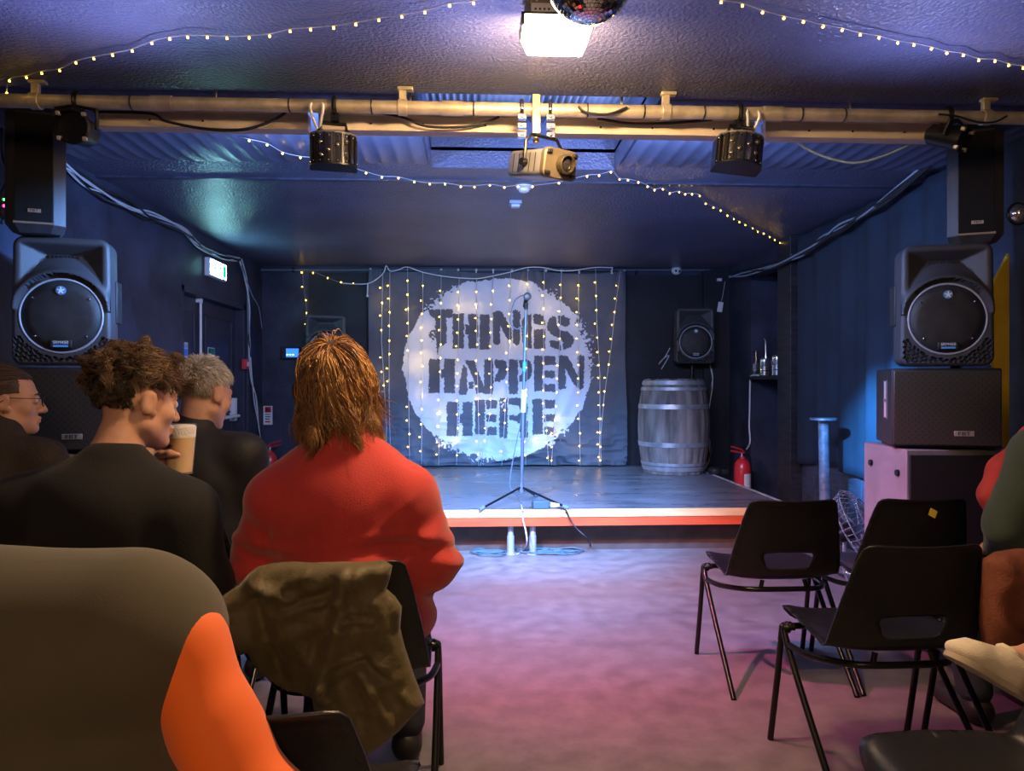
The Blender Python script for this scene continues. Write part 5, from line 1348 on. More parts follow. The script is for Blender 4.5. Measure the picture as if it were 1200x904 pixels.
def tubes_np(name, paths, rad, tone, m_, parent, extra=None, sides=4):
    """paths (S,K,3) world; rad (S,K); tone (S,) -> one mesh"""
    S, K, _ = paths.shape
    T = np.gradient(paths, axis=1); T /= np.linalg.norm(T, axis=2, keepdims=True) + 1e-9
    ref = np.where(np.abs(T[..., 2:3]) < 0.9, np.array([0, 0, 1.0]), np.array([1.0, 0, 0]))
    U = np.cross(T, ref); U /= np.linalg.norm(U, axis=2, keepdims=True) + 1e-9
    Wv = np.cross(T, U)
    a = 2 * PI * np.arange(sides) / sides
    V = paths[:, :, None, :] + rad[:, :, None, None] * (U[:, :, None, :] * np.cos(a)[None, None, :, None] + Wv[:, :, None, :] * np.sin(a)[None, None, :, None])
    V = V.reshape(-1, 3)
    s, k, q = np.meshgrid(np.arange(S), np.arange(K - 1), np.arange(sides), indexing='ij')
    b0 = (s * K + k) * sides; q2 = (q + 1) % sides
    F = np.stack([b0 + q, b0 + q2, b0 + sides + q2, b0 + sides + q], -1).reshape(-1, 4)
    tn = np.repeat(tone, K * sides) if tone.ndim == 1 else np.repeat(tone.reshape(-1), sides)
    Fl = F.tolist()
    if extra is not None:
        Ve, Fe, te = extra; Fl += [[int(i) + len(V) for i in f] for f in Fe]; V = np.concatenate([V, Ve]); tn = np.concatenate([tn, te])
    Mi = np.array(rootm(parent).inverted()); V = V @ Mi[:3, :3].T + Mi[:3, 3]
    me = bpy.data.meshes.new(name); me.from_pydata(V.tolist(), [], Fl)
    at = me.attributes.new('tone', 'FLOAT', 'POINT'); at.data.foreach_set('value', tn.astype(np.float32))
    return finish(me, name, m_, parent, smooth=180, fixn=False)

SCP_C, SCP_R = np.array([0, -0.012, 0.035]), np.array([0.079, 0.101, 0.092])

def make_hair(parent, Mh, n, style, cols, seed, name='hair', rough=0.45):
    rg = np.random.default_rng(seed)
    Rm = np.array(Mh.to_3x3()); tr = np.array(Mh.translation)
    m_ = mat('hair_%d' % seed, (0.2, 0.1, 0.05), rough, attr='tone', attr_cols=cols, spec=0.4, sheen=0.1)
    d = rg.normal(size=(n * 4, 3)); d /= np.linalg.norm(d, axis=1, keepdims=True)
    ok = style['region'](d)
    d = d[ok][:n]; S = len(d)
    K = style.get('K', 12)
    P_ = SCP_C + d * SCP_R
    length = style['length'](d, rg)
    lift = style['lift'](d, rg)
    grav = Rm.T @ np.array([0, 0, -1.0])
    path = np.zeros((S, K, 3)); pos = P_.copy()
    nrm = d / SCP_R; nrm /= np.linalg.norm(nrm, axis=1, keepdims=True)
    dirv = style['dir'](d, nrm, rg)
    dirv /= np.linalg.norm(dirv, axis=1, keepdims=True) + 1e-9
    co = style.get('coh', 0.0)
    ph = np.where(co > 0, 2 * PI * 1.6 * vnoise(d * max(co, 0.01) + 7, seed + 1)[:, None] + rg.normal(size=(S, 1)) * 0.35, rg.uniform(0, 2 * PI, (S, 1)))
    fr = style.get('freq', 50) * (np.where(co > 0, 1 + 0.25 * vnoise(d * max(co, 0.01), seed + 2)[:, None], rg.uniform(.7, 1.3, (S, 1))))
    for k in range(K):
        path[:, k] = pos
        step = (length / (K - 1))[:, None]
        e = (pos - SCP_C) / SCP_R; rr = np.linalg.norm(e, axis=1, keepdims=True)
        nl = e / SCP_R; nl /= np.linalg.norm(nl, axis=1, keepdims=True) + 1e-9
        tgt = style['flow'](pos, e, nl, grav, k / (K - 1), dirv, rg)
        dirv = dirv * style.get('stiff', 0.6) + tgt * (1 - style.get('stiff', 0.6))
        dirv /= np.linalg.norm(dirv, axis=1, keepdims=True) + 1e-9
        pos = pos + dirv * step
        e = (pos - SCP_C) / SCP_R; rr = np.linalg.norm(e, axis=1, keepdims=True)
        mn = 1.0 + (lift[:, None] - 1.0) * min(1, (k + 1) / 4)
        pos = np.where(rr < mn, SCP_C + e / rr * mn * SCP_R, pos)
    ng = style.get('guides', 0)
    # curl
    s_ = np.linspace(0, 1, K)[None, :, None] * length[:, None, None]
    amp = style.get('amp', 0.004) * np.clip(np.linspace(0, 1.4, K), 0, 1)[None, :, None] * (1 - style.get('topcalm', 0.0) * np.clip(d[:, 2] * 1.3, 0, 1))[:, None, None]
    t_ = np.gradient(path, axis=1); t_ /= np.linalg.norm(t_, axis=2, keepdims=True) + 1e-9
    u_ = np.cross(t_, np.array([0.31, 0.52, 0.8])); u_ /= np.linalg.norm(u_, axis=2, keepdims=True) + 1e-9
    v_ = np.cross(t_, u_)
    path = path + amp * (u_ * np.sin(s_ * fr[:, :, None] * 2 * PI + ph[:, :, None]) + v_ * np.cos(s_ * fr[:, :, None] * 2 * PI + ph[:, :, None]))
    if ng:
        gi = np.argmax(d @ d[:ng].T, axis=1)
        wk = style.get('clump', 0.6) * np.linspace(0, 1, K)[None, :, None] ** 0.7
        path = path * (1 - wk) + path[gi] * wk
    tone = np.clip(style['tone'](d, path, rg), 0, 1)
    r0 = style.get('rad', 0.0022) * rg.uniform(.6, 1.3, (S, 1))
    rad = r0 * np.interp(np.linspace(0, 1, K), [0, 0.15, 0.6, 1], [0.8, 1, 0.85, 0.15])[None, :]
    # scalp cap
    nu, nv = 40, 24; Ve = []; Fe = []
    g = np.array([[math.cos(b) * math.cos(a), math.cos(b) * math.sin(a), math.sin(b)] for b in np.linspace(-PI / 2 * .98, PI / 2 * .999, nv) for a in np.linspace(0, 2 * PI, nu, endpoint=False)])
    okc = style.get('cap', style['region'])(g).reshape(nv, nu)
    cap = SCP_C + g * SCP_R * style.get('caps', 1.03)
    for j in range(nv - 1):
        for i in range(nu):
            i2 = (i + 1) % nu
            if okc[j, i] and okc[j, i2] and okc[j + 1, i] and okc[j + 1, i2]: Fe.append((j * nu + i, j * nu + i2, (j + 1) * nu + i2, (j + 1) * nu + i))
    W_ = lambda X: X @ Rm.T + tr
    return tubes_np(name, W_(path), rad, tone, m_, parent, (W_(cap), Fe, np.full(len(cap), style.get('captone', 0.1))))

def tang(v, n): return v - n * (v * n).sum(1, keepdims=True)

def head_prims(S_, Mh, k=0.02, sc=1.0):
    Rm = Mh.to_3x3(); E = Rm.to_euler()
    p = lambda *a: tuple(Mh @ (Vector(a) * sc))
    e = lambda c, r, kk=0.02, sub=False, rot=None: S_.el(p(*c), tuple(x * sc for x in r), (Rm @ rot.to_matrix()).to_euler() if rot else E, kk, sub)
    e((0, -0.012, 0.035), (0.076, 0.097, 0.088), 0.03)
    e((0, 0.028, -0.035), (0.061, 0.064, 0.082), 0.03)
    for s in (-1, 1):
        S_.rc(p(s * 0.05, 0.0, -0.06), p(0, 0.066, -0.092), 0.025 * sc, 0.022 * sc, 0.02)
        e((s * 0.044, 0.058, -0.025), (0.024, 0.022, 0.022), 0.02)
    e((0, 0.08, -0.1), (0.02, 0.016, 0.016), 0.015)
    S_.rc(p(-0.036, 0.078, 0.027), p(0.036, 0.078, 0.027), 0.013 * sc, 0.013 * sc, 0.015)
    S_.rc(p(0, 0.09, 0.012), p(0, 0.113, -0.03), 0.008 * sc, 0.012 * sc, 0.01)
    for s in (-1, 1):
        e((s * 0.011, 0.1, -0.034), (0.01, 0.01, 0.008), 0.008)
        e((s * 0.032, 0.099, 0.006), (0.017, 0.014, 0.011), 0.008, True)
        e((s * 0.032, 0.08, 0.005), (0.015, 0.013, 0.0115), 0.004)
    e((0, 0.095, -0.06), (0.025, 0.01, 0.007), 0.008); e((0, 0.093, -0.072), (0.021, 0.01, 0.007), 0.008)
    e((0, 0.107, -0.0655), (0.023, 0.006, 0.0022), 0.004, True)
    for s in (-1, 1):
        rt = Euler((R(-12), 0, s * R(-18)))
        e((s * 0.08, -0.012, -0.004), (0.0095, 0.021, 0.034), 0.006, False, rt)
        e((s * 0.077, 0.004, -0.03), (0.008, 0.01, 0.011), 0.008)
        e((s * 0.091, -0.009, 0.0), (0.006, 0.011, 0.019), 0.006, True, rt)

DEF = dict(pelvis=(0, -0.06, 0.55), waist=(0, -0.075, 0.7), chest=(0, -0.085, 0.87), neck=(0, -0.075, 1.04),
           sl=(-0.185, -0.08, 0.975), sr=(0.185, -0.08, 0.975), el=(-0.25, -0.02, 0.72), er=(0.25, -0.02, 0.72), wl=(-0.1, 0.22, 0.64), wr=(0.1, 0.22, 0.64),
           hl=(-0.1, -0.03, 0.53), hr=(0.1, -0.03, 0.53), kl=(-0.13, 0.40, 0.5), kr=(0.13, 0.40, 0.5), al=(-0.14, 0.27, 0.09), ar=(0.14, 0.27, 0.09))

def finger_hand(S_, w, dirv, up, sc=1.0, curl=0.5):
    w = Vector(w); f = Vector(dirv).normalized(); up = Vector(up); s = f.cross(up).normalized(); up = s.cross(f).normalized()
    S_.rc(w, w + f * 0.05, 0.027 * sc, 0.028 * sc, 0.015); S_.el(tuple(w + f * 0.055), (0.036 * sc, 0.036 * sc, 0.018 * sc), Matrix((s, f, up)).transposed().to_euler(), 0.012)
    for i, (o, l) in enumerate(((-0.03, 0.066), (-0.01, 0.078), (0.011, 0.073), (0.031, 0.058))):
        b = w + f * 0.085 + s * o; m1 = b + f * l * 0.45 - up * l * 0.12 * curl; m2 = m1 + f * l * 0.33 - up * l * 0.3 * curl; m3 = m2 + f * l * 0.2 - up * l * 0.35 * curl
        S_.chain([b, m1, m2, m3], [0.0092, 0.0086, 0.0078, 0.0066], 0.004)
    b = w + f * 0.03 - s * 0.03; S_.chain([b, b + f * 0.03 - s * 0.025, b + f * 0.058 - s * 0.03 - up * 0.01], [0.013, 0.0105, 0.0082], 0.008)

def person(label, origin, yaw, J=None, head=(0, 0, 0), headc=None, hs=1.0, shape=None, h=0.0065, hands=True, handfn=None, hd=True, girth=1.0, rfoot=None):
    """one continuous body: returns (root, joints in world, head matrix)"""
    j = dict(DEF); j.update(J or {})
    Mo = Matrix.LocRotScale(Vector((origin[0], origin[1], 0)), Euler((0, 0, yaw)), None)
    t = thing('person', label, 'person', (origin[0], origin[1], 0), yaw)
    w = {k: Mo @ Vector(v) for k, v in j.items()}
    hc = Mo @ Vector(headc if headc else (j['neck'][0], j['neck'][1] + 0.045, j['neck'][2] + 0.165))
    Mh = Matrix.LocRotScale(hc, Euler((0, 0, yaw)).to_matrix().to_quaternion() @ Euler(head, 'ZYX').to_quaternion(), None)
    S_ = SDF(0.04); g = girth; E = (0, 0, yaw)
    S_.el(w['pelvis'], (0.17 * g, 0.125 * g, 0.115), E); S_.el(w['waist'], (0.15 * g, 0.11 * g, 0.16), E); S_.el(w['chest'], (0.165 * g, 0.112 * g, 0.175), E, 0.05)
    for s in 'lr':
        S_.rc(w['neck'] - Vector((0, 0, 0.02)), w['s' + s], 0.05, 0.058, 0.04)
        S_.chain([w['s' + s], w['e' + s]], [0.052, 0.04]); S_.chain([w['e' + s], w['w' + s]], [0.04, 0.027], 0.02)
        S_.chain([w['h' + s], w['k' + s]], [0.085, 0.058], 0.05); S_.chain([w['k' + s], (w['k' + s] * 0.6 + w['a' + s] * 0.4), w['a' + s]], [0.056, 0.05, 0.036], 0.02)
        f = Mo.to_3x3() @ Vector((0, 1, 0)); S_.rc(w['a' + s] - Vector((0, 0, 0.04)) if not (rfoot and s == 'r') else w['ar'], (w['a' + s] + f * 0.15 - Vector((0, 0, 0.06))) if not (rfoot and s == 'r') else rfoot, 0.036 if not (rfoot and s == 'r') else 0.03, 0.026 if not (rfoot and s == 'r') else 0.02, 0.02)
        if hands:
            if handfn and handfn(s, S_, w): pass
            else: finger_hand(S_, w['w' + s], (Mo.to_3x3() @ Vector((0.3 if s == 'l' else -0.3, 1, -0.35))), (0, 0.2, 1))
    nb = Mh @ Vector((0, -0.028, -0.06))
    S_.rc(w['neck'], nb, 0.06, 0.055, 0.03)
    head_prims(S_, Mh, sc=hs)
    lo, hi = S_.bounds(0.03)
    Mi = np.array(rootm(t).inverted())
    V, F = surfnet(lambda X: S_(X), lo, hi, h)
    V = V @ Mi[:3, :3].T + Mi[:3, 3]
    me = bpy.data.meshes.new('body'); me.from_pydata(V.tolist(), [], F.tolist()); finish(me, 'body', M_skin, t, smooth=180, fixn=False)
    for s in (-1, 1):
        m = MB(); m.sphere((s * 0.032 * hs, 0.0835 * hs, 0.005 * hs), 0.0125 * hs, 14, 10, Mh); e_ = m.build('eye', M_eye, t, smooth=180, local=False)
        m = MB(); m.sphere((s * 0.032 * hs, 0.0925 * hs, 0.005 * hs), 0.0055 * hs, 10, 6, Mh, sc=(1, 0.8, 1)); m.build('iris', M_iris, e_, smooth=180, local=False)
        m = MB(); m.tube([(s * 0.016 * hs, 0.092 * hs, 0.026 * hs), (s * 0.032 * hs, 0.095 * hs, 0.031 * hs), (s * 0.05 * hs, 0.083 * hs, 0.026 * hs)], [0.003, 0.004, 0.002], 6, Mh); m.build('eyebrow', mat('brow_hair', (0.06, 0.035, 0.02), 0.6), t, smooth=180, local=False)
    # trousers and shoes
    B = SDF(0.045)
    B.el(w['pelvis'] + Vector((0, 0, -0.01)), (0.185 * g, 0.14 * g, 0.11), E)
    for s in 'lr':
        B.chain([w['h' + s], w['k' + s]], [0.1, 0.072], 0.05); B.chain([w['k' + s], w['a' + s] + Vector((0, 0, 0.03))], [0.07, 0.058], 0.02)
    return t, w, Mh, Mo, B

def garment(name, t, S_, m_, h=0.007, fold=None, cuts=(), pad=0.03, shell=0.0, label=None):
    lo, hi = S_.bounds(pad)
    def f(X):
        d = S_(X)
        if fold is not None: d = d - fold(X)
        for c in cuts: d = np.maximum(d, c(X))
        return d
    Mi = np.array(rootm(t).inverted())
    V, F = surfnet(f, lo, hi, h)
    V = V @ Mi[:3, :3].T + Mi[:3, 3]
    me = bpy.data.meshes.new(name); me.from_pydata(V.tolist(), [], F.tolist()); return finish(me, name, m_, t, smooth=180, fixn=False, label=label)

def below(zz): return lambda X: X[:, 2] - zz
def above(zz): return lambda X: zz - X[:, 2]
def shoes(t, w, Mo, m_=M_shoe):
    f = Mo.to_3x3() @ Vector((0, 1, 0))
    for s in 'lr':
        a = w['a' + s]; S_ = SDF(0.02)
        S_.rc(a - Vector((0, 0, 0.02)), a - Vector((0, 0, 0.035)) - f * 0.02, 0.045, 0.045); S_.rc(a - Vector((0, 0, 0.045)) - f * 0.02, a - Vector((0, 0, 0.05)) + f * 0.17, 0.045, 0.038)
        garment('shoe', t, S_, m_, 0.009, cuts=[above(0.004)])

def wcoord(X, Mo):
    Mi = np.array(Mo.inverted()); return X @ Mi[:3, :3].T + Mi[:3, 3]

# ---------- woman in the red jumper
t, w, Mh, Mo, B = person('woman seen from behind in a red jumper with shaggy copper blonde hair', (-0.37, 2.14), 0.0,
    dict(neck=(0, -0.07, 1.085), sl=(-0.18, -0.08, 0.9), sr=(0.165, -0.08, 0.905), el=(-0.25, -0.03, 0.71), er=(0.24, -0.06, 0.715), wl=(-0.14, 0.2, 0.62), wr=(0.16, 0.2, 0.56)), head=(R(4), 0, R(-6)), headc=(-0.03, -0.03, 1.215), girth=1.0)
M_red = mat('red_knit', (0.54, 0.042, 0.038), 0.85, var=0.12, vscale=6, bump=0.35, bscale=320, sheen=0.35, bdist=0.004)
G = SDF(0.055)
G.el(Mo @ Vector((0, -0.075, 0.88)), (0.2, 0.14, 0.17)); G.el(Mo @ Vector((0, -0.08, 0.96)), (0.155, 0.105, 0.11)); G.el(Mo @ Vector((0, -0.045, 0.69)), (0.225, 0.165, 0.17)); G.el(Mo @ Vector((0.015, -0.02, 0.55)), (0.24, 0.2, 0.12))
for s in 'lr':
    G.rc(Mo @ Vector((0, -0.075, 1.035)), w['s' + s], 0.06, 0.08); G.rc(w['s' + s], w['e' + s], 0.082, 0.072, 0.04); G.rc(w['e' + s], w['w' + s], 0.072, 0.05, 0.03)
G.rc(w['neck'] - Vector((0, 0, 0.05)), w['neck'] + Vector((0, 0.012, 0.02)), 0.082, 0.066, 0.03)
def fold_red(X):
    q = wcoord(X, Mo); x, y, z = q.T
    d = 0.011 * np.exp(-((z - 0.715 - 0.03 * np.sin(x * 9)) / 0.03) ** 2) * (1 + 0.4 * np.sin(x * 23)) - 0.008 * np.exp(-((z - 0.76 - 0.035 * np.sin(x * 8 + 1)) / 0.02) ** 2)
    d += 0.0045 * ridge(np.stack([x * 4.0 + z * 3, y * 5, z * 13 - np.abs(x) * 12], 1), 3) * np.exp(-((z - 0.81) / 0.11) ** 2) * np.clip(np.abs(x) / 0.13, 0.15, 1.2)
    d += 0.009 * np.exp(-((z - 0.79 - 0.02 * np.sin(x * 11)) / 0.018) ** 2) - 0.009 * np.exp(-((np.abs(x) - 0.185 - 0.25 * (0.85 - z)) / 0.014) ** 2) * np.exp(-((z - 0.8) / 0.07) ** 2)
    d += 0.005 * vnoise(np.stack([x * 12, y * 12, z * 9], 1), 5) + 0.006 * np.sin((z - np.abs(x) * 0.7) * 62) * np.exp(-((np.abs(x) - 0.24) / 0.05) ** 2) * np.exp(-((z - 0.8) / 0.07) ** 2)
    return d
garment('jumper', t, G, M_red, 0.0062, fold_red, [above(0.47)])
garment('trousers', t, B, M_jeans, 0.011); shoes(t, w, Mo)
def reg_w(d): return ~((d[:, 1] > 0.52) & (d[:, 2] < 0.45)) & (d[:, 2] > -0.75)
CROWN = np.array([-0.05, -0.45, 0.88])
def flow_w(pos, e, nl, grav, u, dirv, rg):
    away = tang(e - CROWN * 1.05, nl); away /= np.linalg.norm(away, axis=1, keepdims=True) + 1e-6
    dn = np.broadcast_to(grav, pos.shape)
    flip = nl * (1.15 * max(0, u - 0.5) / 0.5)
    wob = np.stack([vnoise(pos * 22 + 3, 31), vnoise(pos * 22 + 9, 32), vnoise(pos * 22 + 17, 33) * 0.5], 1) * (0.25 + 1.1 * u)
    k = max(0, 0.75 - u)
    return away * k + dn * (0.25 + 0.75 * u) + flip + wob
make_hair(t, Mh, 8500, dict(coh=13.0, guides=520, clump=0.62, topcalm=0.55, region=reg_w, cap=lambda d: (d[:, 1] < 0.6) | (d[:, 2] > 0.5), K=20, length=lambda d, rg: rg.uniform(0.11, 0.2, len(d)) + 0.14 * np.clip(d[:, 2] + 0.2, 0, 1.2), lift=lambda d, rg: 1.08 + np.clip(0.2 + 0.2 * vnoise(d * 4.5, 15) + rg.uniform(-0.1, 0.1, len(d)), 0, 0.46) * (1 - 0.8 * np.clip(d[:, 2], 0, 1)), dir=lambda d, n, rg: n * 0.06 + 0.8 * tang(d - CROWN, n) + rg.normal(size=d.shape) * 0.1, flow=flow_w,
    stiff=0.55, freq=9, amp=0.021, rad=0.0016, captone=0.12, caps=1.06, tone=lambda d, p, rg: 0.46 + 0.22 * d[:, 0] + 0.2 * d[:, 2] + 0.5 * vnoise(d * 7, 77) + rg.normal(size=len(d)) * 0.1),
    [(0.0, (0.035, 0.015, 0.006)), (0.35, (0.15, 0.06, 0.018)), (0.65, (0.34, 0.155, 0.045)), (1.0, (0.55, 0.32, 0.11))], 101)

# ---------- curly haired man with the beer
cup = P(211, 530, 2.2)
CUPZ = 1.22 - 48 * 2.2 / 860
cup = Vector((cup.x, cup.y, CUPZ - 0.148))
def hand_beer(s, S_, w):
    if s != 'l': return False
    c = cup + Vector((0, 0, 0.05)); r = 0.045
    ang = lambda a, rr, z: c + Vector((rr * math.cos(R(a)), rr * math.sin(R(a)), z))
    S_.rc(w['wl'], ang(195, r + 0.02, -0.01), 0.028, 0.026, 0.02); S_.rc(ang(195, r + 0.018, -0.025), ang(190, r + 0.018, 0.025), 0.02, 0.019, 0.015)
    for i, z in enumerate((0.032, 0.011, -0.01, -0.03)):
        l = (1.0, 1.08, 1.0, 0.82)[i]
        S_.chain([ang(178, r + 0.014, z), ang(178 - 38 * l, r + 0.011, z + 0.002), ang(178 - 72 * l, r + 0.009, z + 0.002), ang(178 - 98 * l, r + 0.008, z)], [0.0105, 0.0095, 0.0085, 0.007], 0.004)
    S_.chain([ang(205, r + 0.02, 0.0), ang(235, r + 0.014, 0.012), ang(262, r + 0.01, 0.014), ang(285, r + 0.009, 0.01)], [0.014, 0.0115, 0.0105, 0.008], 0.008)
    return True
t, w, Mh, Mo, B = person('man seen from behind with curly brown hair, in a black jumper, holding a beer', (-0.97, 2.07), 0.0,
    dict(neck=(0.0, -0.08, 1.01), sl=(-0.22, -0.08, 0.89), sr=(0.19, -0.08, 0.875), el=(-0.32, 0.02, 0.72), er=(0.235, -0.06, 0.68), wl=(cup.x + 0.97 - 0.09, cup.y - 2.07 - 0.03, 1.0)), head=(R(-8), R(3), R(-38)), headc=(0.04, -0.015, 1.165), h=0.0052, handfn=hand_beer, girth=1.1)
M_blk = mat('black_knit', (0.011, 0.0105, 0.0105), 0.9, bump=0.35, bscale=300, sheen=0.08, bdist=0.004)
G = SDF(0.055)
G.el(Mo @ Vector((0, -0.075, 0.82)), (0.215, 0.14, 0.17)); G.el(Mo @ Vector((-0.01, -0.09, 0.91)), (0.17, 0.137, 0.11)); G.rc(Mo @ Vector((0.0, -0.085, 0.95)), Mo @ Vector((0.01, -0.07, 0.99)), 0.1, 0.082, 0.03); G.el(Mo @ Vector((0, -0.05, 0.69)), (0.22, 0.16, 0.17)); G.el(Mo @ Vector((0, -0.03, 0.57)), (0.225, 0.175, 0.1))
for s in 'lr':
    G.rc(Mo @ Vector((0, -0.08, 0.99)), w['s' + s], 0.055, 0.078); G.rc(w['s' + s], w['e' + s], 0.083, 0.072, 0.05); G.rc(w['e' + s], w['w' + s] * 0.9 + w['e' + s] * 0.1, 0.07, 0.045, 0.03)
def fold_gen(Mo, amp, zc=0.75):
    def f(X):
        q = wcoord(X, Mo); x, y, z = q.T
        return amp * ridge(np.stack([x * 4 + z * 2, y * 5, z * 11 - np.abs(x) * 8], 1), 13) * np.exp(-((z - zc) / 0.16) ** 2) + amp * 0.5 * vnoise(np.stack([x * 10, y * 10, z * 8], 1), 5)
    return f
garment('jumper', t, G, M_blk, 0.0075, fold_gen(Mo, 0.006), [above(0.49)])
garment('trousers', t, B, M_jeans, 0.011); shoes(t, w, Mo)
def reg_m(d): return (d[:, 2] > -0.52) & ~((d[:, 1] > 0.35) & (d[:, 2] < 0.42)) & ~((np.abs(d[:, 0]) > 0.68) & (d[:, 1] > -0.38) & (d[:, 2] < 0.1))
def up_m(d): return np.clip((d[:, 2] - 0.02 + 0.1 * d[:, 1] - 0.3 * np.abs(d[:, 0]) ** 3) / 0.22, 0, 1)
def flow_m(pos, e, nl, grav, u, dirv, rg):
    f = tang(np.tile(np.array([0.25, 0.75, -0.2]), (len(pos), 1)), nl)
    wob = np.stack([vnoise(pos * 45 + 3, 41), vnoise(pos * 45 + 9, 42), vnoise(pos * 45 + 17, 43)], 1) * 1.2
    up = np.clip((e[:, 2:3] - 0.02) / 0.25, 0, 1)
    return nl * (0.35 - 0.55 * u) * up + f * 0.45 * up + np.broadcast_to(grav, pos.shape) * (0.35 + 0.35 * (1 - up)) + wob * up
make_hair(t, Mh, 7000, dict(coh=8.0, guides=500, clump=0.6, region=reg_m, K=14, length=lambda d, rg: 0.016 + up_m(d) * rg.uniform(0.05, 0.085, len(d)), lift=lambda d, rg: 1.03 + up_m(d) * np.clip(0.14 + 0.12 * vnoise(d * 6, 17) + rg.uniform(-0.06, 0.06, len(d)), 0.02, 0.3), dir=lambda d, n, rg: n + rg.normal(size=d.shape) * 0.15 + 0.5 * np.stack([vnoise(d * 6, 91), vnoise(d * 6, 92), vnoise(d * 6, 93)], 1), flow=flow_m,
    stiff=0.5, freq=17, amp=0.0105, rad=0.0014, caps=1.045, captone=0.08, tone=lambda d, p, rg: 0.2 + 0.5 * up_m(d) * (0.6 + 0.4 * d[:, 2]) + 0.35 * vnoise(d * 8, 78) + rg.normal(size=len(d)) * 0.08),  # paler top puts the light on the crown into the hair colour
    [(0.0, (0.018, 0.011, 0.007)), (0.35, (0.06, 0.034, 0.018)), (0.7, (0.17, 0.1, 0.05)), (1.0, (0.3, 0.19, 0.1))], 102)
# the beer he holds
t = thing('beer_cup', 'clear plastic pint of amber beer with white froth, held by the curly haired man', 'drink', tuple(cup))
M_pl = mat('clear_plastic', (0.95, 0.95, 0.95), 0.12, alpha=0.12)
m = MB(); m.lathe([(0.034, 0.002), (0.036, 0.0), (0.047, 0.14), (0.049, 0.147), (0.0475, 0.148), (0.0455, 0.14), (0.034, 0.004)], 36, cap=False); m.lathe([(0.0345, 0.0), (0.0345, 0.003), (0.0005, 0.003)], 36, cap=False); m.build('cup', M_pl, t, smooth=60)
m = MB(); m.lathe([(0.0005, 0.0045), (0.0335, 0.0045), (0.0428, 0.108), (0.0005, 0.108)], 36, cap=False); m.build('beer', mat('beer', (0.8, 0.48, 0.16), 0.25, sss=0.5, var=0.15, vscale=12, vcol=(0.88, 0.62, 0.28)), t, smooth=40)
m = MB(); m.lathe([(0.0005, 0.1085), (0.0429, 0.1085), (0.0452, 0.138), (0.04, 0.1445), (0.0005, 0.146)], 36, cap=False); m.build('froth', mat('froth', (0.85, 0.8, 0.72), 0.7, bump=0.4, bscale=150), t, smooth=50)
m = MB()
for k, (z, a0, a1) in enumerate(((0.086, 228, 262), (0.08, 232, 256))):
    vs = []
    for i in range(9):
        a = R(a0 + (a1 - a0) * i / 8); r_ = 0.0365 + 0.011 * z / 0.14 + 0.0007; vs += [(r_ * math.cos(a), r_ * math.sin(a), z - 0.004 + 0.004 * math.sin(i / 8 * PI)), (r_ * math.cos(a), r_ * math.sin(a), z + 0.004 * math.sin(i / 8 * PI))]
    m.add(vs, [(2 * i, 2 * i + 2, 2 * i + 3, 2 * i + 1) for i in range(8)])
m.build('printed_mark', M_black, t, smooth=0)

# ---------- grey haired man in the black jacket
t, w, Mh, Mo, B = person('man with short grey hair in a black jacket, seen from behind his right ear', (-1.05, 2.82), 0.0,
    dict(neck=(0.0, -0.07, 1.02), sl=(-0.19, -0.08, 0.955), sr=(0.19, -0.08, 0.955)), head=(R(-14), R(4), R(-26)), headc=(0.03, -0.02, 1.175), h=0.0062, girth=1.05)
M_jk = mat('black_jacket', (0.012, 0.012, 0.014), 0.65, bump=0.2, bscale=250)
G = SDF(0.05)
G.el(Mo @ Vector((0, -0.075, 0.85)), (0.205, 0.135, 0.2)); G.el(Mo @ Vector((0, -0.05, 0.68)), (0.205, 0.155, 0.17)); G.el(Mo @ Vector((0, -0.03, 0.56)), (0.215, 0.165, 0.09))
for s in 'lr':
    G.rc(Mo @ Vector((0, -0.08, 1.01)), w['s' + s], 0.05, 0.07); G.rc(w['s' + s], w['e' + s], 0.076, 0.064, 0.05); G.rc(w['e' + s], w['w' + s], 0.062, 0.042, 0.03)
G.rc(w['neck'] - Vector((0, 0, 0.03)), w['neck'] + Vector((0, 0.01, 0.03)), 0.085, 0.073, 0.02)
garment('jacket', t, G, M_jk, 0.0085, fold_gen(Mo, 0.005), [above(0.48)])
garment('trousers', t, B, M_jeans, 0.012); shoes(t, w, Mo)
def reg_g(d): return (d[:, 2] > -0.5) & ~((d[:, 1] > 0.35) & (d[:, 2] < 0.4)) & ~((np.abs(d[:, 0]) > 0.72) & (d[:, 1] > -0.35) & (d[:, 2] < 0.02))
def flow_g(pos, e, nl, grav, u, dirv, rg):
    return tang(np.broadcast_to(grav, pos.shape) * 0.8 + np.array([0.0, 0.35, 0]), nl) + nl * 0.25 + np.stack([vnoise(pos * 60, 51), vnoise(pos * 60 + 5, 52), vnoise(pos * 60 + 9, 53)], 1) * 0.35
make_hair(t, Mh, 2600, dict(region=reg_g, K=6, length=lambda d, rg: rg.uniform(0.016, 0.028, len(d)) + 0.012 * np.clip(d[:, 2], 0, 1), lift=lambda d, rg: rg.uniform(1.03, 1.12, len(d)), dir=lambda d, n, rg: n + rg.normal(size=d.shape) * 0.35, flow=flow_g,
    stiff=0.5, freq=20, amp=0.001, rad=0.0015, caps=1.03, captone=0.25, tone=lambda d, p, rg: 0.5 + 0.5 * np.clip(d[:, 2], -0.3, 1) + 0.15 * d[:, 0] + rg.normal(size=len(d)) * 0.15),
    [(0.0, (0.08, 0.06, 0.045)), (0.4, (0.26, 0.21, 0.17)), (0.75, (0.5, 0.47, 0.44)), (1.0, (0.7, 0.69, 0.68))], 103)

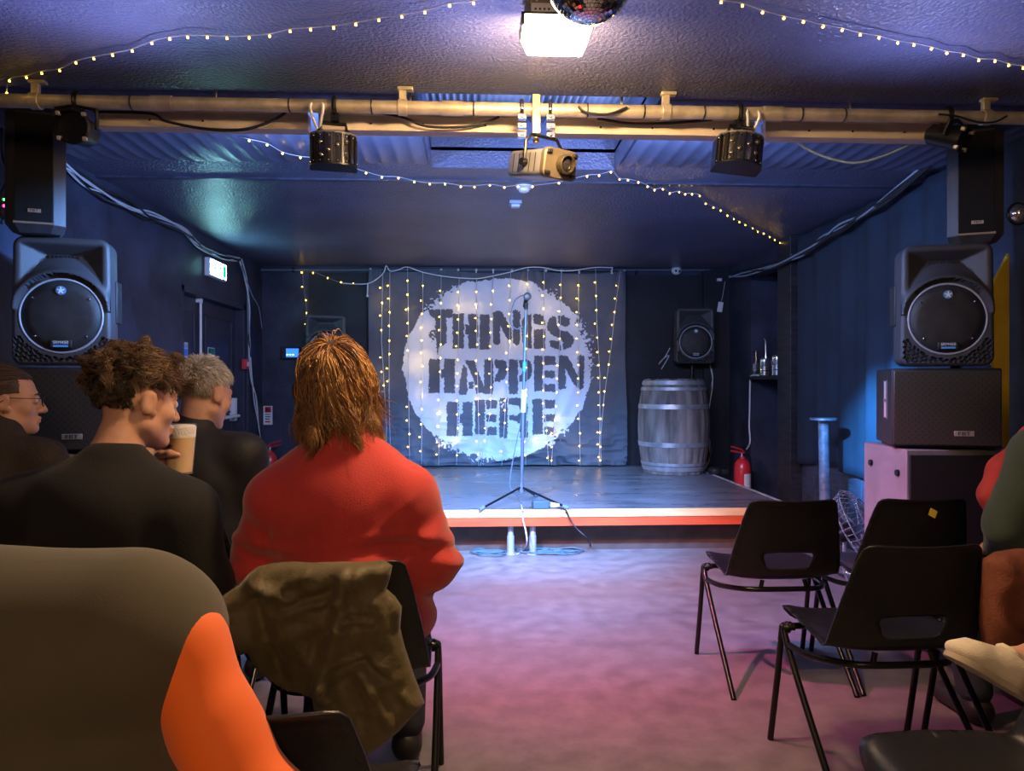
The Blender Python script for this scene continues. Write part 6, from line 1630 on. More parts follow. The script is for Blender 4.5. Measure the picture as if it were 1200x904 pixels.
# ---------- woman in glasses
t, w, Mh, Mo, B = person('woman in glasses with dark hair tied back, looking along the stage from the wall side', (-1.745, 2.82), 0.0,
    dict(neck=(0.0, -0.06, 1.0), sl=(-0.165, -0.07, 0.94), sr=(0.165, -0.07, 0.94), el=(-0.22, -0.02, 0.7), er=(0.22, -0.02, 0.7)), head=(R(-3), 0, R(-62)), headc=(0.01, -0.02, 1.15), h=0.0055, girth=0.92)
M_br = mat('brown_coat', (0.035, 0.026, 0.018), 0.8, bump=0.35, bscale=160, var=0.3, vscale=9)
G = SDF(0.05)
G.el(Mo @ Vector((0, -0.07, 0.84)), (0.19, 0.13, 0.2)); G.el(Mo @ Vector((0, -0.05, 0.68)), (0.185, 0.145, 0.17)); G.el(Mo @ Vector((0, -0.03, 0.56)), (0.2, 0.16, 0.09))
for s in 'lr':
    G.rc(Mo @ Vector((0, -0.07, 0.99)), w['s' + s], 0.05, 0.066); G.rc(w['s' + s], w['e' + s], 0.07, 0.06, 0.05); G.rc(w['e' + s], w['w' + s], 0.058, 0.042, 0.03)
G.rc(w['neck'] - Vector((0, 0, 0.03)), w['neck'] + Vector((0, 0.0, 0.035)), 0.085, 0.078, 0.02)
garment('coat', t, G, M_br, 0.0085, fold_gen(Mo, 0.006), [above(0.48)])
garment('trousers', t, B, M_jeans, 0.012); shoes(t, w, Mo)
TAIL = np.array([0.0, -0.125, 0.0])
def reg_l(d): return (d[:, 2] > -0.42) & ~((d[:, 1] > 0.5) & (d[:, 2] < 0.5)) & ~((np.abs(d[:, 0]) > 0.65) & (d[:, 1] > -0.3) & (d[:, 2] < -0.1))
def flow_l(pos, e, nl, grav, u, dirv, rg):
    v = TAIL - pos; dist = np.linalg.norm(v, axis=1, keepdims=True); v = v / (dist + 1e-6)
    return np.where(dist < 0.03, np.broadcast_to(grav, pos.shape) * 1.0 + np.array([0, -0.25, 0]), tang(v, nl)) + rg.normal(size=pos.shape) * 0.03
make_hair(t, Mh, 1800, dict(region=reg_l, K=14, length=lambda d, rg: np.linalg.norm(SCP_C + d * SCP_R - TAIL, axis=1) * 1.15 + rg.uniform(0.0, 0.14, len(d)), lift=lambda d, rg: rg.uniform(1.02, 1.09, len(d)), dir=lambda d, n, rg: np.tile(np.array([0, -1.0, 0.2]), (len(d), 1)), flow=flow_l,
    stiff=0.35, freq=6, amp=0.0015, rad=0.002, caps=1.03, captone=0.2, tone=lambda d, p, rg: 0.35 + 0.2 * vnoise(d * 7, 79) + rg.normal(size=len(d)) * 0.15),
    [(0.0, (0.02, 0.012, 0.007)), (0.45, (0.07, 0.04, 0.022)), (1.0, (0.2, 0.12, 0.07))], 104)
gl = MB(); Mg = Mh
for s in (-1, 1):
    pts = [(s * 0.034 + 0.025 * math.cos(a), 0.112 - 0.006 * abs(math.cos(a)) , 0.003 + 0.019 * math.sin(a)) for a in [2 * PI * k / 20 for k in range(20)]]
    gl.tube(pts, 0.0019, 6, Mg, closed=True); gl.tube([(s * 0.058, 0.108, 0.01), (s * 0.075, 0.09, 0.011), (s * 0.084, 0.0, 0.012), (s * 0.084, -0.02, -0.004)], 0.0018, 6, Mg)
gl.tube([(-0.01, 0.112, 0.006), (0.0, 0.115, 0.009), (0.01, 0.112, 0.006)], 0.0018, 6, Mg)
g_ = gl.build('glasses', M_black, t, smooth=180, local=False)
for s in (-1, 1):
    m = MB(); m.lathe([(0.0005, 0), (0.024, 0.0)], 20, Mg @ Matrix.Translation((s * 0.034, 0.109, 0.003)) @ Matrix.Rotation(R(90), 4, 'X') @ Matrix.Diagonal((1, 0.78, 1, 1)), cap=False); m.build('lens', mat('glasses_lens', (0.9, 0.92, 0.95), 0.05, trans=1.0, ior=1.05, alpha=0.35), g_, local=False)
m = MB(); m.sphere((0.084, -0.008, -0.042), 0.0045, 10, 6, Mh); m.build('earring', mat('gold', (0.8, 0.55, 0.2), 0.2, metal=1.0), t, smooth=180, local=False)

# ---------- person in grey gilet with orange sleeves, close to the viewer
t, w, Mh, Mo, B = person('person in an olive grey gilet with a bright orange sleeve, sitting close by', (-0.76, 1.12), 0.0,
    dict(chest=(-0.08, -0.06, 0.76), waist=(-0.03, -0.06, 0.66), neck=(-0.24, 0.0, 0.9), sl=(-0.36, -0.06, 0.84), sr=(0.345, -0.08, 0.845), el=(-0.42, -0.05, 0.66), er=(0.492, -0.165, 0.63), wl=(-0.2, 0.2, 0.6), wr=(0.12, 0.1, 0.62)), headc=(-0.29, 0.06, 1.07), h=0.009, girth=1.0)
M_gil = mat('gilet_fleece', (0.07, 0.057, 0.034), 0.95, var=0.12, vscale=5, bump=0.12, bscale=420, sheen=0.2, bdist=0.003)
M_or = mat('orange_sleeve', (0.85, 0.14, 0.012), 0.75, var=0.06, vscale=5, bump=0.06, bscale=300, sheen=0.2, bdist=0.003)
G = SDF(0.05)
G.rc(Mo @ Vector((-0.28, -0.06, 0.845)), Mo @ Vector((0.262, -0.06, 0.845)), 0.14, 0.14); G.rc(Mo @ Vector((-0.26, -0.09, 0.62)), Mo @ Vector((0.27, -0.125, 0.6)), 0.16, 0.17); G.el(Mo @ Vector((-0.02, -0.07, 0.74)), (0.3, 0.155, 0.24))
garment('gilet', t, G, M_gil, 0.01, fold_gen(Mo, 0.004), [above(0.48)])
A_ = SDF(0.04)
for s in 'lr': A_.rc(w['s' + s], w['e' + s], 0.062, 0.055); A_.rc(w['e' + s], w['w' + s], 0.075, 0.048)
A_.rc(w['sr'], w['sl'], 0.06, 0.06)
garment('sleeves', t, A_, M_or, 0.009, fold_gen(Mo, 0.004), label='bright orange sleeves')
garment('trousers', t, B, M_jeans, 0.013); shoes(t, w, Mo)
make_hair(t, Mh, 700, dict(region=reg_g, K=6, length=lambda d, rg: rg.uniform(0.02, 0.04, len(d)), lift=lambda d, rg: rg.uniform(1.03, 1.14, len(d)), dir=lambda d, n, rg: n + rg.normal(size=d.shape) * 0.35, flow=flow_g, stiff=0.5, freq=20, amp=0.001, rad=0.0024, caps=1.04, captone=0.2, tone=lambda d, p, rg: 0.4 + rg.normal(size=len(d)) * 0.15),
    [(0.0, (0.03, 0.02, 0.012)), (1.0, (0.15, 0.09, 0.05))], 105)

# ---------- person in the green sweatshirt at the other side
t, w, Mh, Mo, B = person('person in a dark green sweatshirt with fair hair, sitting before the bass speakers', (1.94, 2.3), 0.05,
    dict(neck=(0.0, -0.07, 1.1), sl=(-0.195, -0.08, 1.0), sr=(0.195, -0.08, 1.0), el=(-0.25, -0.01, 0.76), er=(0.25, -0.01, 0.76)), headc=(0.1, 0.0, 1.26), h=0.009, girth=0.9)
M_grn = mat('green_sweat', (0.05, 0.075, 0.055), 0.9, bump=0.3, bscale=260, sheen=0.15, var=0.15, vscale=6)
G = SDF(0.05)
G.el(Mo @ Vector((0, -0.075, 0.87)), (0.21, 0.135, 0.22)); G.el(Mo @ Vector((0, -0.05, 0.68)), (0.2, 0.15, 0.17)); G.el(Mo @ Vector((0, -0.03, 0.57)), (0.21, 0.17, 0.08))
for s in 'lr':
    G.rc(Mo @ Vector((0, -0.07, 1.06)), w['s' + s], 0.05, 0.068); G.rc(w['s' + s], w['e' + s], 0.075, 0.066, 0.05); G.rc(w['e' + s], w['w' + s], 0.062, 0.042, 0.03)
garment('sweatshirt', t, G, M_grn, 0.0075, fold_gen(Mo, 0.007), [above(0.5)])
sc_ = SDF(0.03); sc_.chain([Mo @ Vector(v) for v in ((0.02, 0.03, 1.05), (-0.09, 0.05, 1.03), (-0.2, 0.05, 0.93), (-0.235, 0.05, 0.85), (-0.225, 0.06, 0.79))], [0.045, 0.05, 0.05, 0.045, 0.03])
garment('red_shawl', t, sc_, mat('red_cloth', (0.5, 0.05, 0.05), 0.8, bump=0.2, bscale=200), 0.008, fold_gen(Mo, 0.006))
garment('trousers', t, B, M_jeans, 0.013); shoes(t, w, Mo)
make_hair(t, Mh, 900, dict(region=reg_w, K=12, length=lambda d, rg: rg.uniform(0.14, 0.24, len(d)), lift=lambda d, rg: rg.uniform(1.03, 1.12, len(d)), dir=lambda d, n, rg: n * 0.7 + rg.normal(size=d.shape) * 0.3, flow=flow_w, stiff=0.55, freq=5, amp=0.006, rad=0.003, captone=0.3, caps=1.05, tone=lambda d, p, rg: 0.6 + rg.normal(size=len(d)) * 0.2),
    [(0.0, (0.2, 0.1, 0.03)), (1.0, (0.65, 0.42, 0.16))], 106)

# ---------- person with the white shoe, seated beyond the frame edge
yw = R(72); OX, OY = 1.88, 1.42
Mo_ = Matrix.LocRotScale(Vector((OX, OY, 0)), Euler((0, 0, yw)), None); Mi_ = Mo_.inverted()
D7 = 1.72
toe = P(1110, 768, D7); heel = P(1232, 838, D7 - 0.02); ank = P(1216, 772, D7)
kn = Vector((1.66, 1.72, 0.66))
lc = lambda v: tuple(Mi_ @ Vector(v))
t, w, Mh, Mo, B = person('person with crossed legs showing one cream white canvas shoe', (OX, OY), yw,
    dict(kr=lc(kn), ar=lc(ank), hr=(0.1, -0.02, 0.55)), h=0.009, rfoot=toe * 0.72 + heel * 0.28 + Vector((0.01, 0, 0.035)))
G = SDF(0.05)
G.el(Mo @ Vector((0, -0.075, 0.86)), (0.2, 0.13, 0.2)); G.el(Mo @ Vector((0, -0.05, 0.66)), (0.2, 0.15, 0.17))
for s in 'lr':
    G.rc(Mo @ Vector((0, -0.08, 1.02)), w['s' + s], 0.05, 0.07); G.rc(w['s' + s], w['e' + s], 0.076, 0.064, 0.05); G.rc(w['e' + s], w['w' + s], 0.062, 0.042, 0.03)
garment('jumper', t, G, M_blk, 0.012, fold_gen(Mo, 0.005), [above(0.5)])
def cut_ank(X):
    n = np.array((ank - kn).normalized()); return (X - np.array(ank + (kn - ank).normalized() * 0.09)) @ n
B2 = SDF(0.045); B2.p = [q for q in B.p]
garment('trousers', t, B2, M_jeans, 0.012, cuts=[lambda X: np.where(np.linalg.norm(X - np.array(ank), axis=1) < 0.3, cut_ank(X), -1)])
make_hair(t, Mh, 600, dict(region=reg_g, K=6, length=lambda d, rg: rg.uniform(0.02, 0.04, len(d)), lift=lambda d, rg: rg.uniform(1.03, 1.14, len(d)), dir=lambda d, n, rg: n + rg.normal(size=d.shape) * 0.35, flow=flow_g, stiff=0.5, freq=20, amp=0.001, rad=0.0024, caps=1.04, captone=0.2, tone=lambda d, p, rg: 0.4 + rg.normal(size=len(d)) * 0.15), [(0.0, (0.03, 0.02, 0.012)), (1.0, (0.15, 0.09, 0.05))], 107)
fx_ = (toe - heel).normalized(); upv = (ank - (heel * 0.75 + toe * 0.25)); upv = (upv - fx_ * upv.dot(fx_)).normalized(); sd = upv.cross(fx_)
Ms = Matrix((fx_, sd, upv)).transposed().to_4x4(); Ms.translation = heel + fx_ * 0.005
LS = (toe - heel).length
M_can2 = mat('cream_canvas', (0.72, 0.62, 0.46), 0.85, bump=0.3, bscale=350, var=0.12, vscale=14)
q = lambda x, y, z: tuple(Ms @ Vector((x, y, z)))
S_ = SDF(0.02); Es = Ms.to_3x3().to_euler()
S_.rc(q(0.035, 0, 0.045), q(0.06, 0, 0.06), 0.038, 0.04); S_.rc(q(0.05, 0, 0.045), q(LS - 0.06, 0, 0.032), 0.042, 0.04); S_.el(q(LS - 0.05, 0.0, 0.024), (0.055, 0.044, 0.026), Es); S_.rc(q(0.1, 0, 0.06), q(0.14, 0, 0.052), 0.036, 0.036)
inner = SDF(0.015); inner.rc(q(0.05, 0, 0.1), q(0.11, 0, 0.098), 0.03, 0.03)
def shoe_f(X):
    Mi = np.array(Ms.inverted()); L_ = X @ Mi[:3, :3].T + Mi[:3, 3]
    d = S_(X); d = np.maximum(d, 0.008 - L_[:, 2]); d = np.maximum(d, L_[:, 2] - 0.088 + 0.25 * np.clip(L_[:, 0] - 0.12, 0, 1)); return np.maximum(d, -inner(X))
lo, hi = S_.bounds(0.02); V, F = surfnet(shoe_f, lo, hi, 0.0035)
Mr = np.array(rootm(t).inverted()); V = V @ Mr[:3, :3].T + Mr[:3, 3]; me = bpy.data.meshes.new('shoe'); me.from_pydata(V.tolist(), [], F.tolist()); sh = finish(me, 'shoe', M_can2, t, smooth=180, fixn=False, label='cream white canvas shoe')
ol = [(0.0, 0.0), (0.01, -0.03), (0.06, -0.036), (LS * 0.5, -0.034), (LS * 0.75, -0.046), (LS - 0.02, -0.034), (LS, 0.0), (LS - 0.02, 0.034), (LS * 0.75, 0.046), (LS * 0.5, 0.036), (0.06, 0.036), (0.01, 0.03)]
m = MB(); m.prism([tuple(v)[:2] for v in catmull([(a, b, 0) for a, b in ol], 4, True)], -0.003, 0.0115, Ms); m.build('sole', mat('sole_rubber', (0.42, 0.34, 0.25), 0.7), sh, smooth=50, local=False, bevel=0.002)
m = MB(); m.tube([q(a, b, c) for a, b, c in ((0.125, 0.03, 0.075), (0.15, 0.022, 0.082), (0.155, 0.0, 0.085), (0.15, -0.022, 0.082), (0.125, -0.03, 0.075))], 0.006, 8); m.tube([q(a, b, c) for a, b, c in ((0.02, 0, 0.088), (0.03, -0.028, 0.084), (0.09, -0.036, 0.08), (0.125, -0.03, 0.077))], 0.005, 8); m.build('shoe_binding', M_can2, sh, smooth=180, local=False)

# ---------- coats over chair backs
def coat(name, label, px_out, yv, T, m_, wr, edge=0.05, step=0.011, seams=None):
    pts = [PY(a, b, yv) for a, b in px_out]
    t = thing(name, label, 'coat', (pts[0].x, yv, 0))
    out = [(p.x, p.z) for p in pts]
    M = rootm(t).inverted() @ Matrix(((1, 0, 0, 0), (0, 0, -1, yv), (0, 1, 0, 0), (0, 0, 0, 1)))
    return t, out, M
M_olive = mat('olive_nylon', (0.1, 0.075, 0.03), 0.62, var=0.2, vscale=6, bump=0.25, bscale=70, sheen=0.1)
yv = 1.845
OUT = [(303, 664), (320, 660), (342, 658), (370, 659.5), (395, 658.5), (425, 658.5), (450, 656.5), (460, 663), (457, 678), (453, 690), (463, 699), (471, 711), (469, 736), (474, 757), (485, 790), (498, 824), (484, 840), (468, 857), (444, 877), (427, 887), (414, 885), (406, 872), (399, 856), (386, 846), (368, 835), (365, 818), (354, 813), (336, 810), (313, 796), (298, 781), (291, 765), (283, 768), (274, 763), (266, 740), (256, 727), (252, 707), (263, 697), (281, 685), (292, 672)]
t, out, M = coat('draped_coat', 'olive brown padded coat hanging over the chair of the woman in the red jumper', OUT, yv, 0.05, M_olive, None)
def seg(u, v, a, b):
    A_, B_ = PY(*a, yv), PY(*b, yv); ax_, az_, bx_, bz_ = A_.x, A_.z, B_.x, B_.z
    dx, dz_ = bx_ - ax_, bz_ - az_; tt = np.clip(((u - ax_) * dx + (v - az_) * dz_) / (dx * dx + dz_ * dz_), 0, 1)
    return np.hypot(u - ax_ - tt * dx, v - az_ - tt * dz_)
def wr_olive(u, v):
    d = np.zeros_like(u)
    for a, b, am, wd in (((418, 664), (380, 800), 0.035, 0.022), ((405, 664), (398, 700), 0.02, 0.012), ((416, 664), (412, 705), -0.02, 0.01), ((300, 680), (345, 700), 0.02, 0.014), ((345, 705), (395, 690), -0.018, 0.012), ((345, 712), (395, 698), 0.014, 0.012),
                         ((380, 790), (425, 872), 0.026, 0.02), ((430, 770), (470, 800), -0.018, 0.011), ((425, 780), (465, 845), 0.022, 0.018), ((440, 770), (490, 825), 0.015, 0.013), ((300, 700), (330, 790), -0.03, 0.02), ((262, 705), (285, 755), 0.02, 0.018), ((372, 800), (360, 830), -0.015, 0.01), ((390, 800), (415, 790), -0.014, 0.008), ((370, 812), (395, 808), 0.012, 0.007), ((455, 700), (468, 750), -0.012, 0.01), ((360, 670), (320, 690), 0.012, 0.012)):
        d += am * np.exp(-(seg(u, v, a, b) / wd) ** 2)
    for a, b in (((444, 688), (424, 765)), ((449, 690), (429, 767)), ((424, 765), (395, 772)), ((408, 722), (440, 724))):
        q = seg(u, v, a, b); d += 0.007 * np.exp(-(q / 0.006) ** 2) - 0.006 * np.exp(-((q - 0.011) / 0.005) ** 2)
    P2 = np.stack([u, v], -1)
    d += 0.009 * ridge(np.stack([u * 10 + v * 5, v * 13 - u * 6], -1), 61) + 0.004 * ridge(P2 * 30, 62)
    return d
o = puffy('coat_shell', out, M, 0.03, M_olive, t, step=0.009, edge=0.05, wr=wr_olive, back=0.5)
yv2 = 1.985
OUT2 = [(1152, 655), (1165, 647), (1190, 643), (1225, 642), (1260, 645), (1290, 652), (1300, 690), (1295, 740), (1280, 775), (1250, 785), (1215, 780), (1190, 768), (1170, 772), (1152, 765), (1147, 730), (1149, 690)]
t, out, M = coat('draped_coat', 'rust brown coat hanging over the chair of the person in green', OUT2, yv2, 0.04, None, None)
yv_s, yv = yv, yv2
puffy('coat_shell', out, M, 0.03, mat('rust_cloth', (0.2, 0.06, 0.03), 0.8, bump=0.3, bscale=160, var=0.25, vscale=8), t, step=0.012, edge=0.05, wr=lambda u, v: 0.02 * ridge(np.stack([u * 9 + v * 6, v * 6 - u * 3], -1), 71), back=0.5)
# ------------------------------------------------------------------ fairy lights
M_bulb = mat('warm_bulb', (1, 0.85, 0.6), 0.3, emit=(1.0, 0.55, 0.04), estr=22.0)
M_fw = mat('clear_wire', (0.35, 0.36, 0.42), 0.4)
_bm = {}
def bulb_mesh(r):
    if r not in _bm:
        m = MB(); m.sphere((0, 0, 0), r, 10, 7); me = bpy.data.meshes.new('bulb'); me.from_pydata(m.v, [], m.f); me.materials.append(M_bulb)
        me.polygons.foreach_set('use_smooth', np.ones(len(me.polygons), bool)); _bm[r] = me
    return _bm[r]
def bulb(p, r, parent):
    o = bpy.data.objects.new('bulb', bulb_mesh(r)); COL.objects.link(o); o.parent = parent
    o.location = rootm(parent).inverted() @ Vector(p); return o
FL = 'warm fairy light strings'
def string(label, wire_pts, bulbs, r=0.006, name='fairy_light_string'):
    t = thing(name, label, 'string lights', tuple(wire_pts[0]), 0, FL)
    m = MB(); m.tube(catmull(wire_pts, 4), 0.0022, 5); m.build('wire', M_fw, t, smooth=180, local=False)
    for b_ in bulbs: bulb(b_, r, t)
    return t
def along(pts, n, jit=0.0):
    c = catmull(pts, 12); L = [0]
    for i in range(1, len(c)): L.append(L[-1] + (c[i] - c[i - 1]).length)
    out = []
    for k in range(n):
        s_ = L[-1] * (k + 0.5) / n; i = min(max(1, int(np.searchsorted(L, s_))), len(c) - 1)
        f_ = (s_ - L[i - 1]) / max(1e-9, L[i] - L[i - 1]); out.append(c[i - 1].lerp(c[i], f_) + Vector((0, 0, -0.006 + random.uniform(-jit, jit))))
    return out
zf = ZF - 0.028
L1 = [(8, 109), (11, 95), (31, 91), (49, 86), (70, 83), (89, 74), (110, 69), (132, 65), (155, 60), (178, 51), (199, 46), (220, 44), (243, 44), (266, 45), (292, 44.5), (316, 42.5), (340, 37), (364, 35), (391, 33), (417, 29), (444, 24), (471, 20), (498, 15), (527, 7), (555, 4), (585, -6)]
b = [PZ(p, q, zf - 0.005 * (i % 2)) for i, (p, q) in enumerate(L1)]
string('string of warm bulbs under the ceiling from the door wall towards the lamp', [q + Vector((0, 0, 0.008)) for q in b], b, 0.0037)
L2 = [(800, -6), (820, -3), (845, 3), (870, 7), (893.5, 15), (918.5, 21.5), (941.5, 26), (964.5, 31.5), (987, 35.5), (1008, 41), (1030, 44.5), (1052, 50.5), (1071, 53), (1091.5, 57.5), (1109.5, 62.5), (1129, 65), (1147, 71), (1166, 72), (1182, 77), (1199, 80), (1220, 86)]
b = [PZ(p, q, zf - 0.004 * (i % 2)) for i, (p, q) in enumerate(L2)]
string('string of warm bulbs under the ceiling running from the mirror ball to the drape wall', [q + Vector((0, 0, 0.008)) for q in b], b, 0.0037)
L3 = [(292, 165), (313, 170), (331, 180), (352, 185), (372, 187), (395, 192), (410, 197), (429, 203), (447.5, 208), (467, 209), (485.5, 213.5), (503.5, 216), (521.5, 216), (540, 219), (556, 219.5), (574, 217.5), (591, 220), (607, 219), (624, 219), (655, 215), (688, 207), (702, 206), (716, 202)]
wz = ZC - 0.05
b = [PZ(p, q, wz) for p, q in L3]
string('string of warm bulbs looping across the ceiling below the projector, towards the door wall', [PZ(278, 160, ZC - 0.01)] + [q + Vector((0, 0, 0.008)) for q in b] + [PZ(718, 199, ZC - 0.01)], b, 0.0046)
L4 = [(726, 210.5), (736, 211.5), (748, 214), (759, 219), (767, 223), (777, 222), (785, 227), (796, 225.5), (803, 228), (811, 228), (820, 230), (827, 239), (836, 243.5), (844.5, 247), (852.5, 253), (860, 257), (866.5, 260.5), (873.5, 264), (882, 268), (888, 272), (895, 274), (902, 278), (908, 281.5), (914, 285), (921, 286.5), (927, 288), (934, 290.5)]
b = [PZ(p, q, ZC - 0.035) for p, q in L4]
string('string of warm bulbs running along the ceiling from above the stage to the drape', [PZ(718, 200, ZC - 0.01)] + [q + Vector((0, 0, 0.008)) for q in b], b, 0.0046)
# vertical tail and swag beside the banner
yq = YB - 0.07
b = [PY(p, q, yq) for p, q in ((353.5, 319.5), (354, 336), (358.5, 352), (359, 367), (358, 380), (367, 320), (399.5, 331), (384, 326), (414, 332.5))]
string('short warm light string with a hanging tail beside the banner', [PY(358, 385, yq), PY(359, 360, yq), PY(355, 319, yq), PY(368, 319, yq), PY(398, 331, yq), PY(420, 333, yq), PY(432, 332, yq)], b, 0.0066)
# curtain of lights before the banner
yc = 7.755
def cl(label, hdr, strands, pend=()):
    t = thing('curtain_light', label, 'string lights', tuple(PY(*hdr[0], yc)), 0, 'curtain lights before the banner')
    m = MB(); m.tube(catmull([PY(p, q, yc) for p, q in hdr], 5), 0.006, 6); m.build('header_cable', mat('white_wire', (0.7, 0.72, 0.78), 0.4), t, smooth=180, local=False)
    for (line, bl) in strands:
        m = MB(); m.tube([PY(p, q, yc) for p, q in line], 0.0032, 5); s_ = m.build('strand', mat('strand_wire', (0.6, 0.62, 0.7), 0.35), t, smooth=180, local=False)
        for p, q in bl: bulb(PY(p, q, yc - 0.01), 0.0066, s_)
    for p0, p1 in pend:
        m = MB(); m.tube([PY(*p0, yc), PY(*p1, yc)], 0.007, 6); m.sphere(tuple(PY(*p1, yc)), 0.013, 8, 6); m.build('end_plug', M_white, t, local=False)
    return t
def st(line, ys_, dx=-1.2):
    xs = [p[0] for p in line]; yy = [p[1] for p in line]
    return (line, [(float(np.interp(y, yy, xs)) + dx + random.uniform(-1.6, 1.6), y) for y in ys_])
A = [
    st([(448.5, 321), (447, 400), (449, 430), (453, 500), (452, 544)], (337.5, 355.5, 370, 387, 419, 436, 452)),
    st([(457, 319), (456, 420), (456, 470), (458, 544)], (335, 350, 366, 382, 399.5, 415, 432, 447)),
    st([(477.5, 313), (479, 400), (479, 470), (480, 544)], (329, 345.5, 363, 379, 394, 411, 477, 493, 509, 524)),
    st([(495.5, 319), (495.5, 420), (494, 520), (494, 544)], (335, 352.5, 368, 384.5, 399, 414, 429.5, 448, 480, 497.5, 512.5, 529)),
    st([(517, 324), (516, 420), (515, 500), (514, 545)], (341, 355.5, 371.5, 387, 404, 420, 436, 469, 485.5, 500, 518.5, 533)),
    st([(538, 326), (537, 420), (536, 500), (535, 545)], (342.5, 358, 374.5, 390, 406, 422, 438, 453, 470, 486, 502, 534)),
    st([(558.5, 326), (559, 420), (561, 500), (561, 547)], (342, 357, 373, 388, 404, 423, 438, 453, 468, 486, 517.5, 533)),
    st([(578, 324), (576, 400), (575, 480), (568, 520), (563, 546)], (341, 357, 374, 390, 406, 421, 438, 454, 468, 485.5, 502, 517)),
]
cl('warm curtain light strands over the door-side half of the printed banner', [(400, 332), (431, 332.5), (448.5, 321), (452.5, 311.5), (457.5, 318), (468, 316), (477, 313), (495, 319), (517, 323.5), (540, 326), (560, 326.5), (578, 323.5)], A, [((431, 332), (430.5, 347))])
B = [
    st([(598.5, 319), (597, 400), (594, 440), (591, 500), (588, 546)], (335, 352, 368, 382.5, 400, 414, 433, 448, 470, 481, 496, 529)),
    st([(618.5, 314), (618, 400), (617, 480), (616, 545)], (333, 362, 379, 394, 409, 431, 457, 464, 518, 534)),
    st([(638, 314), (637, 400), (638, 470), (643, 545)], (331, 346.5, 362, 378.5, 394.5, 410, 426, 442, 458, 473, 489, 505, 519, 537)),
    st([(658, 316), (656, 400), (652, 470), (646, 545)], (334, 349, 365, 381, 397, 428.5, 444, 460, 476.5, 493, 508, 524, 540)),
    st([(678, 316), (678, 420), (679, 490), (680, 546)], (334.5, 350, 366, 381, 397, 413, 428, 444, 460, 475.5, 491, 508, 523, 540)),
    st([(698, 314), (699.5, 380), (703, 440), (703, 500), (702, 546)], (331, 347, 363.5, 379.5, 396, 413, 428, 443, 460, 475, 491, 507, 521, 536)),
    st([(727, 317), (720, 370), (716, 410), (708, 465), (704, 510), (704, 546)], (335, 350, 366, 381, 397.5, 412, 427.5, 443, 459, 475, 491, 507, 524, 540)),
]
cl('warm curtain light strands over the barrel-side half of the printed banner', [(578, 323.5), (598, 319), (618.5, 313.5), (638, 314), (652, 317), (668, 317.5), (680, 316), (698, 313.5), (718, 314)], B, [((717.5, 313), (717, 320))])

# bulbs that touch the cloth throw warm pools on it
for px, py in ((539, 359), (558, 359), (481, 423), (490.5, 431), (492.5, 464), (517, 485), (534.5, 517), (498, 384), (499.5, 415), (641, 362), (629, 390), (654, 492), (651.5, 509), (616, 334), (515, 523), (600, 400), (586, 470), (561, 468), (540, 440), (477, 362), (447, 354), (675, 350), (676, 335), (629, 519), (676, 523), (447, 452)):
    q = PY(px, py, 7.752); l = bpy.data.lights.new('bulb_light', 'POINT'); l.energy = 0.2; l.color = (1.0, 0.62, 0.18); l.shadow_soft_size = 0.005
    o = bpy.data.objects.new('bulb_light', l); COL.objects.link(o); o.location = q
# ------------------------------------------------------------------ lights
BL = (0.28, 0.46, 1.0)
for x in (-0.75, 0.3, 0.95):
    spot('drum_wash', (x, 3.1, 2.14), (x * 0.7, 6.2, 1.2), 95, BL, 165, 0.4, 0.05)
spot('stage_wash', (-0.75, 3.08, 2.12), (0.1, 5.8, 0.3), 1150, (0.15, 0.43, 1.0), 54, 0.8, 0.05)
spot('stage_wash', (1.2, 3.08, 2.12), (0.5, 5.8, 0.3), 1150, (0.15, 0.43, 1.0), 54, 0.8, 0.05)
spot('banner_spot', (0.5, 3.05, 2.1), (0.1, 7.8, 1.3), 190, (0.42, 0.6, 1.0), 44, 0.6, 0.04)
spot('edge_spot', (0.45, 3.05, 2.1), (0.25, 4.7, 0.0), 440, (0.24, 0.44, 1.0), 60, 0.9, 0.05)
spot('floor_wash', (-0.3, 2.75, 2.15), (0.6, 3.8, 0.0), 300, (1.0, 0.18, 0.44), 85, 0.9, 0.05)
spot('edge_wash', (-0.85, 2.7, 2.12), (0.9, 5.1, 0.3), 330, (1.0, 0.42, 0.16), 46, 0.9, 0.05)
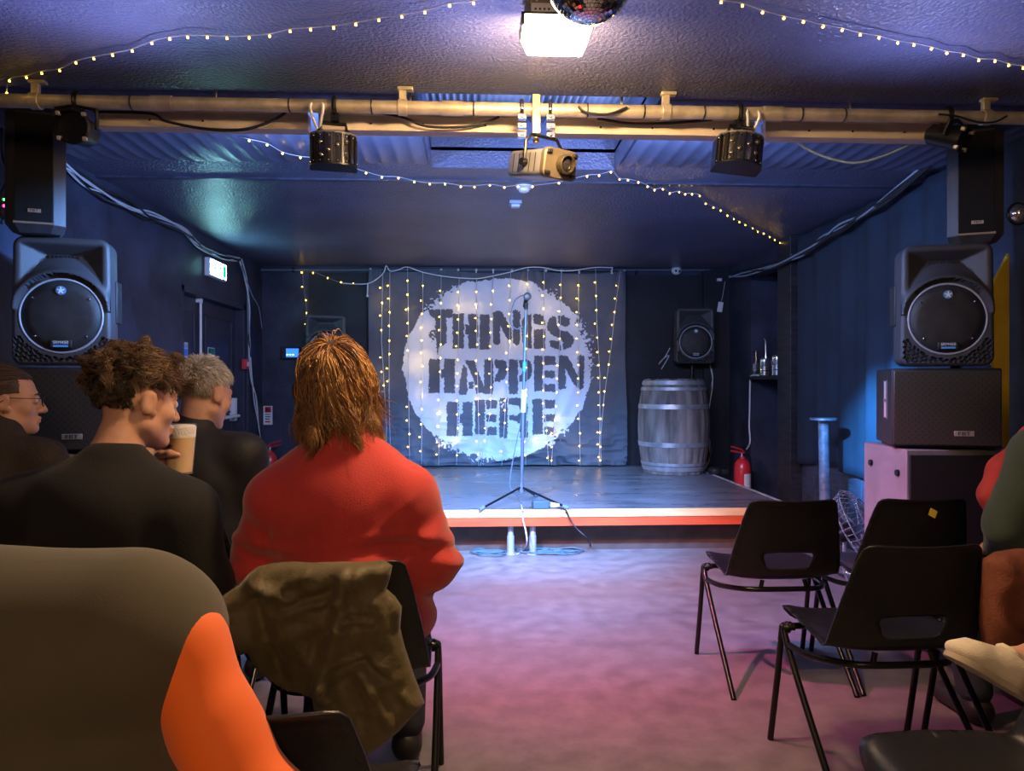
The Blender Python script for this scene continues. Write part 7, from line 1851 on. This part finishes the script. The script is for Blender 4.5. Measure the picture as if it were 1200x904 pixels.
spot('drape_wash', (0.5, 3.1, 2.08), (2.6, 4.62, 0.9), 4000, (0.06, 0.4, 1.0), 20, 0.9, 0.04)
spot('cabinet_wash', (-0.8, 3.4, 2.1), (2.05, 3.68, 0.7), 420, (1.0, 0.22, 0.45), 22, 0.9, 0.04)
area('flood_lamp_light', (0.24, 2.0, 2.2), (0.15, 0.3, 0.2), 34, (1.0, 0.66, 0.34), 0.2, 0.1)
area('flood_spill', (0.24, 2.235, 2.24), (0.24, 3.2, 2.2), 16, (1.0, 0.62, 0.28), 0.2, 0.07)
area('room_lamp_light', (0.0, -1.2, 2.25), (0.0, 1.4, 0.6), 34, (1.0, 0.64, 0.36), 1.2, 0.5)
for x in (-1.1, 0.1, 1.5): spot('added_ceiling_fill', (x, 2.4, 1.85), (x, 1.9, 2.36), 34, (0.43, 0.48, 1.0), 168, 0.9, 0.05)  # added uplights in mid-air without any fixture, to brighten the front ceiling
spot('cross_wash', (1.0, 3.02, 2.12), (-1.85, 3.5, 1.75), 900, (0.14, 0.4, 1.0), 17, 0.8, 0.04)
spot('cross_wash', (-0.6, 3.02, 2.12), (2.2, 3.55, 1.75), 150, (0.3, 0.45, 1.0), 26, 0.8, 0.04)
# ------------------------------------------------------------------ camera, world, view
cam = bpy.data.cameras.new('camera'); co = bpy.data.objects.new('camera', cam); COL.objects.link(co)
cam.sensor_width = 36; cam.lens = FPX / 1200 * 36
cam.shift_y = -(452 - CYP) / 1200.0
cam.clip_start = 0.02
co.location = EYE; co.rotation_euler = (R(90), 0, -TH)
SC.camera = co
w = bpy.data.worlds.new('world'); SC.world = w; w.use_nodes = True
w.node_tree.nodes['Background'].inputs[0].default_value = (0.02, 0.03, 0.06, 1)
w.node_tree.nodes['Background'].inputs[1].default_value = 0.2
SC.view_settings.view_transform = 'Standard'; SC.view_settings.look = 'None'
SC.view_settings.exposure = 0.0; SC.view_settings.gamma = 1.0; SC.view_settings.use_curve_mapping = False
SC.cycles.use_denoising = True
SC.cycles.max_bounces = 8
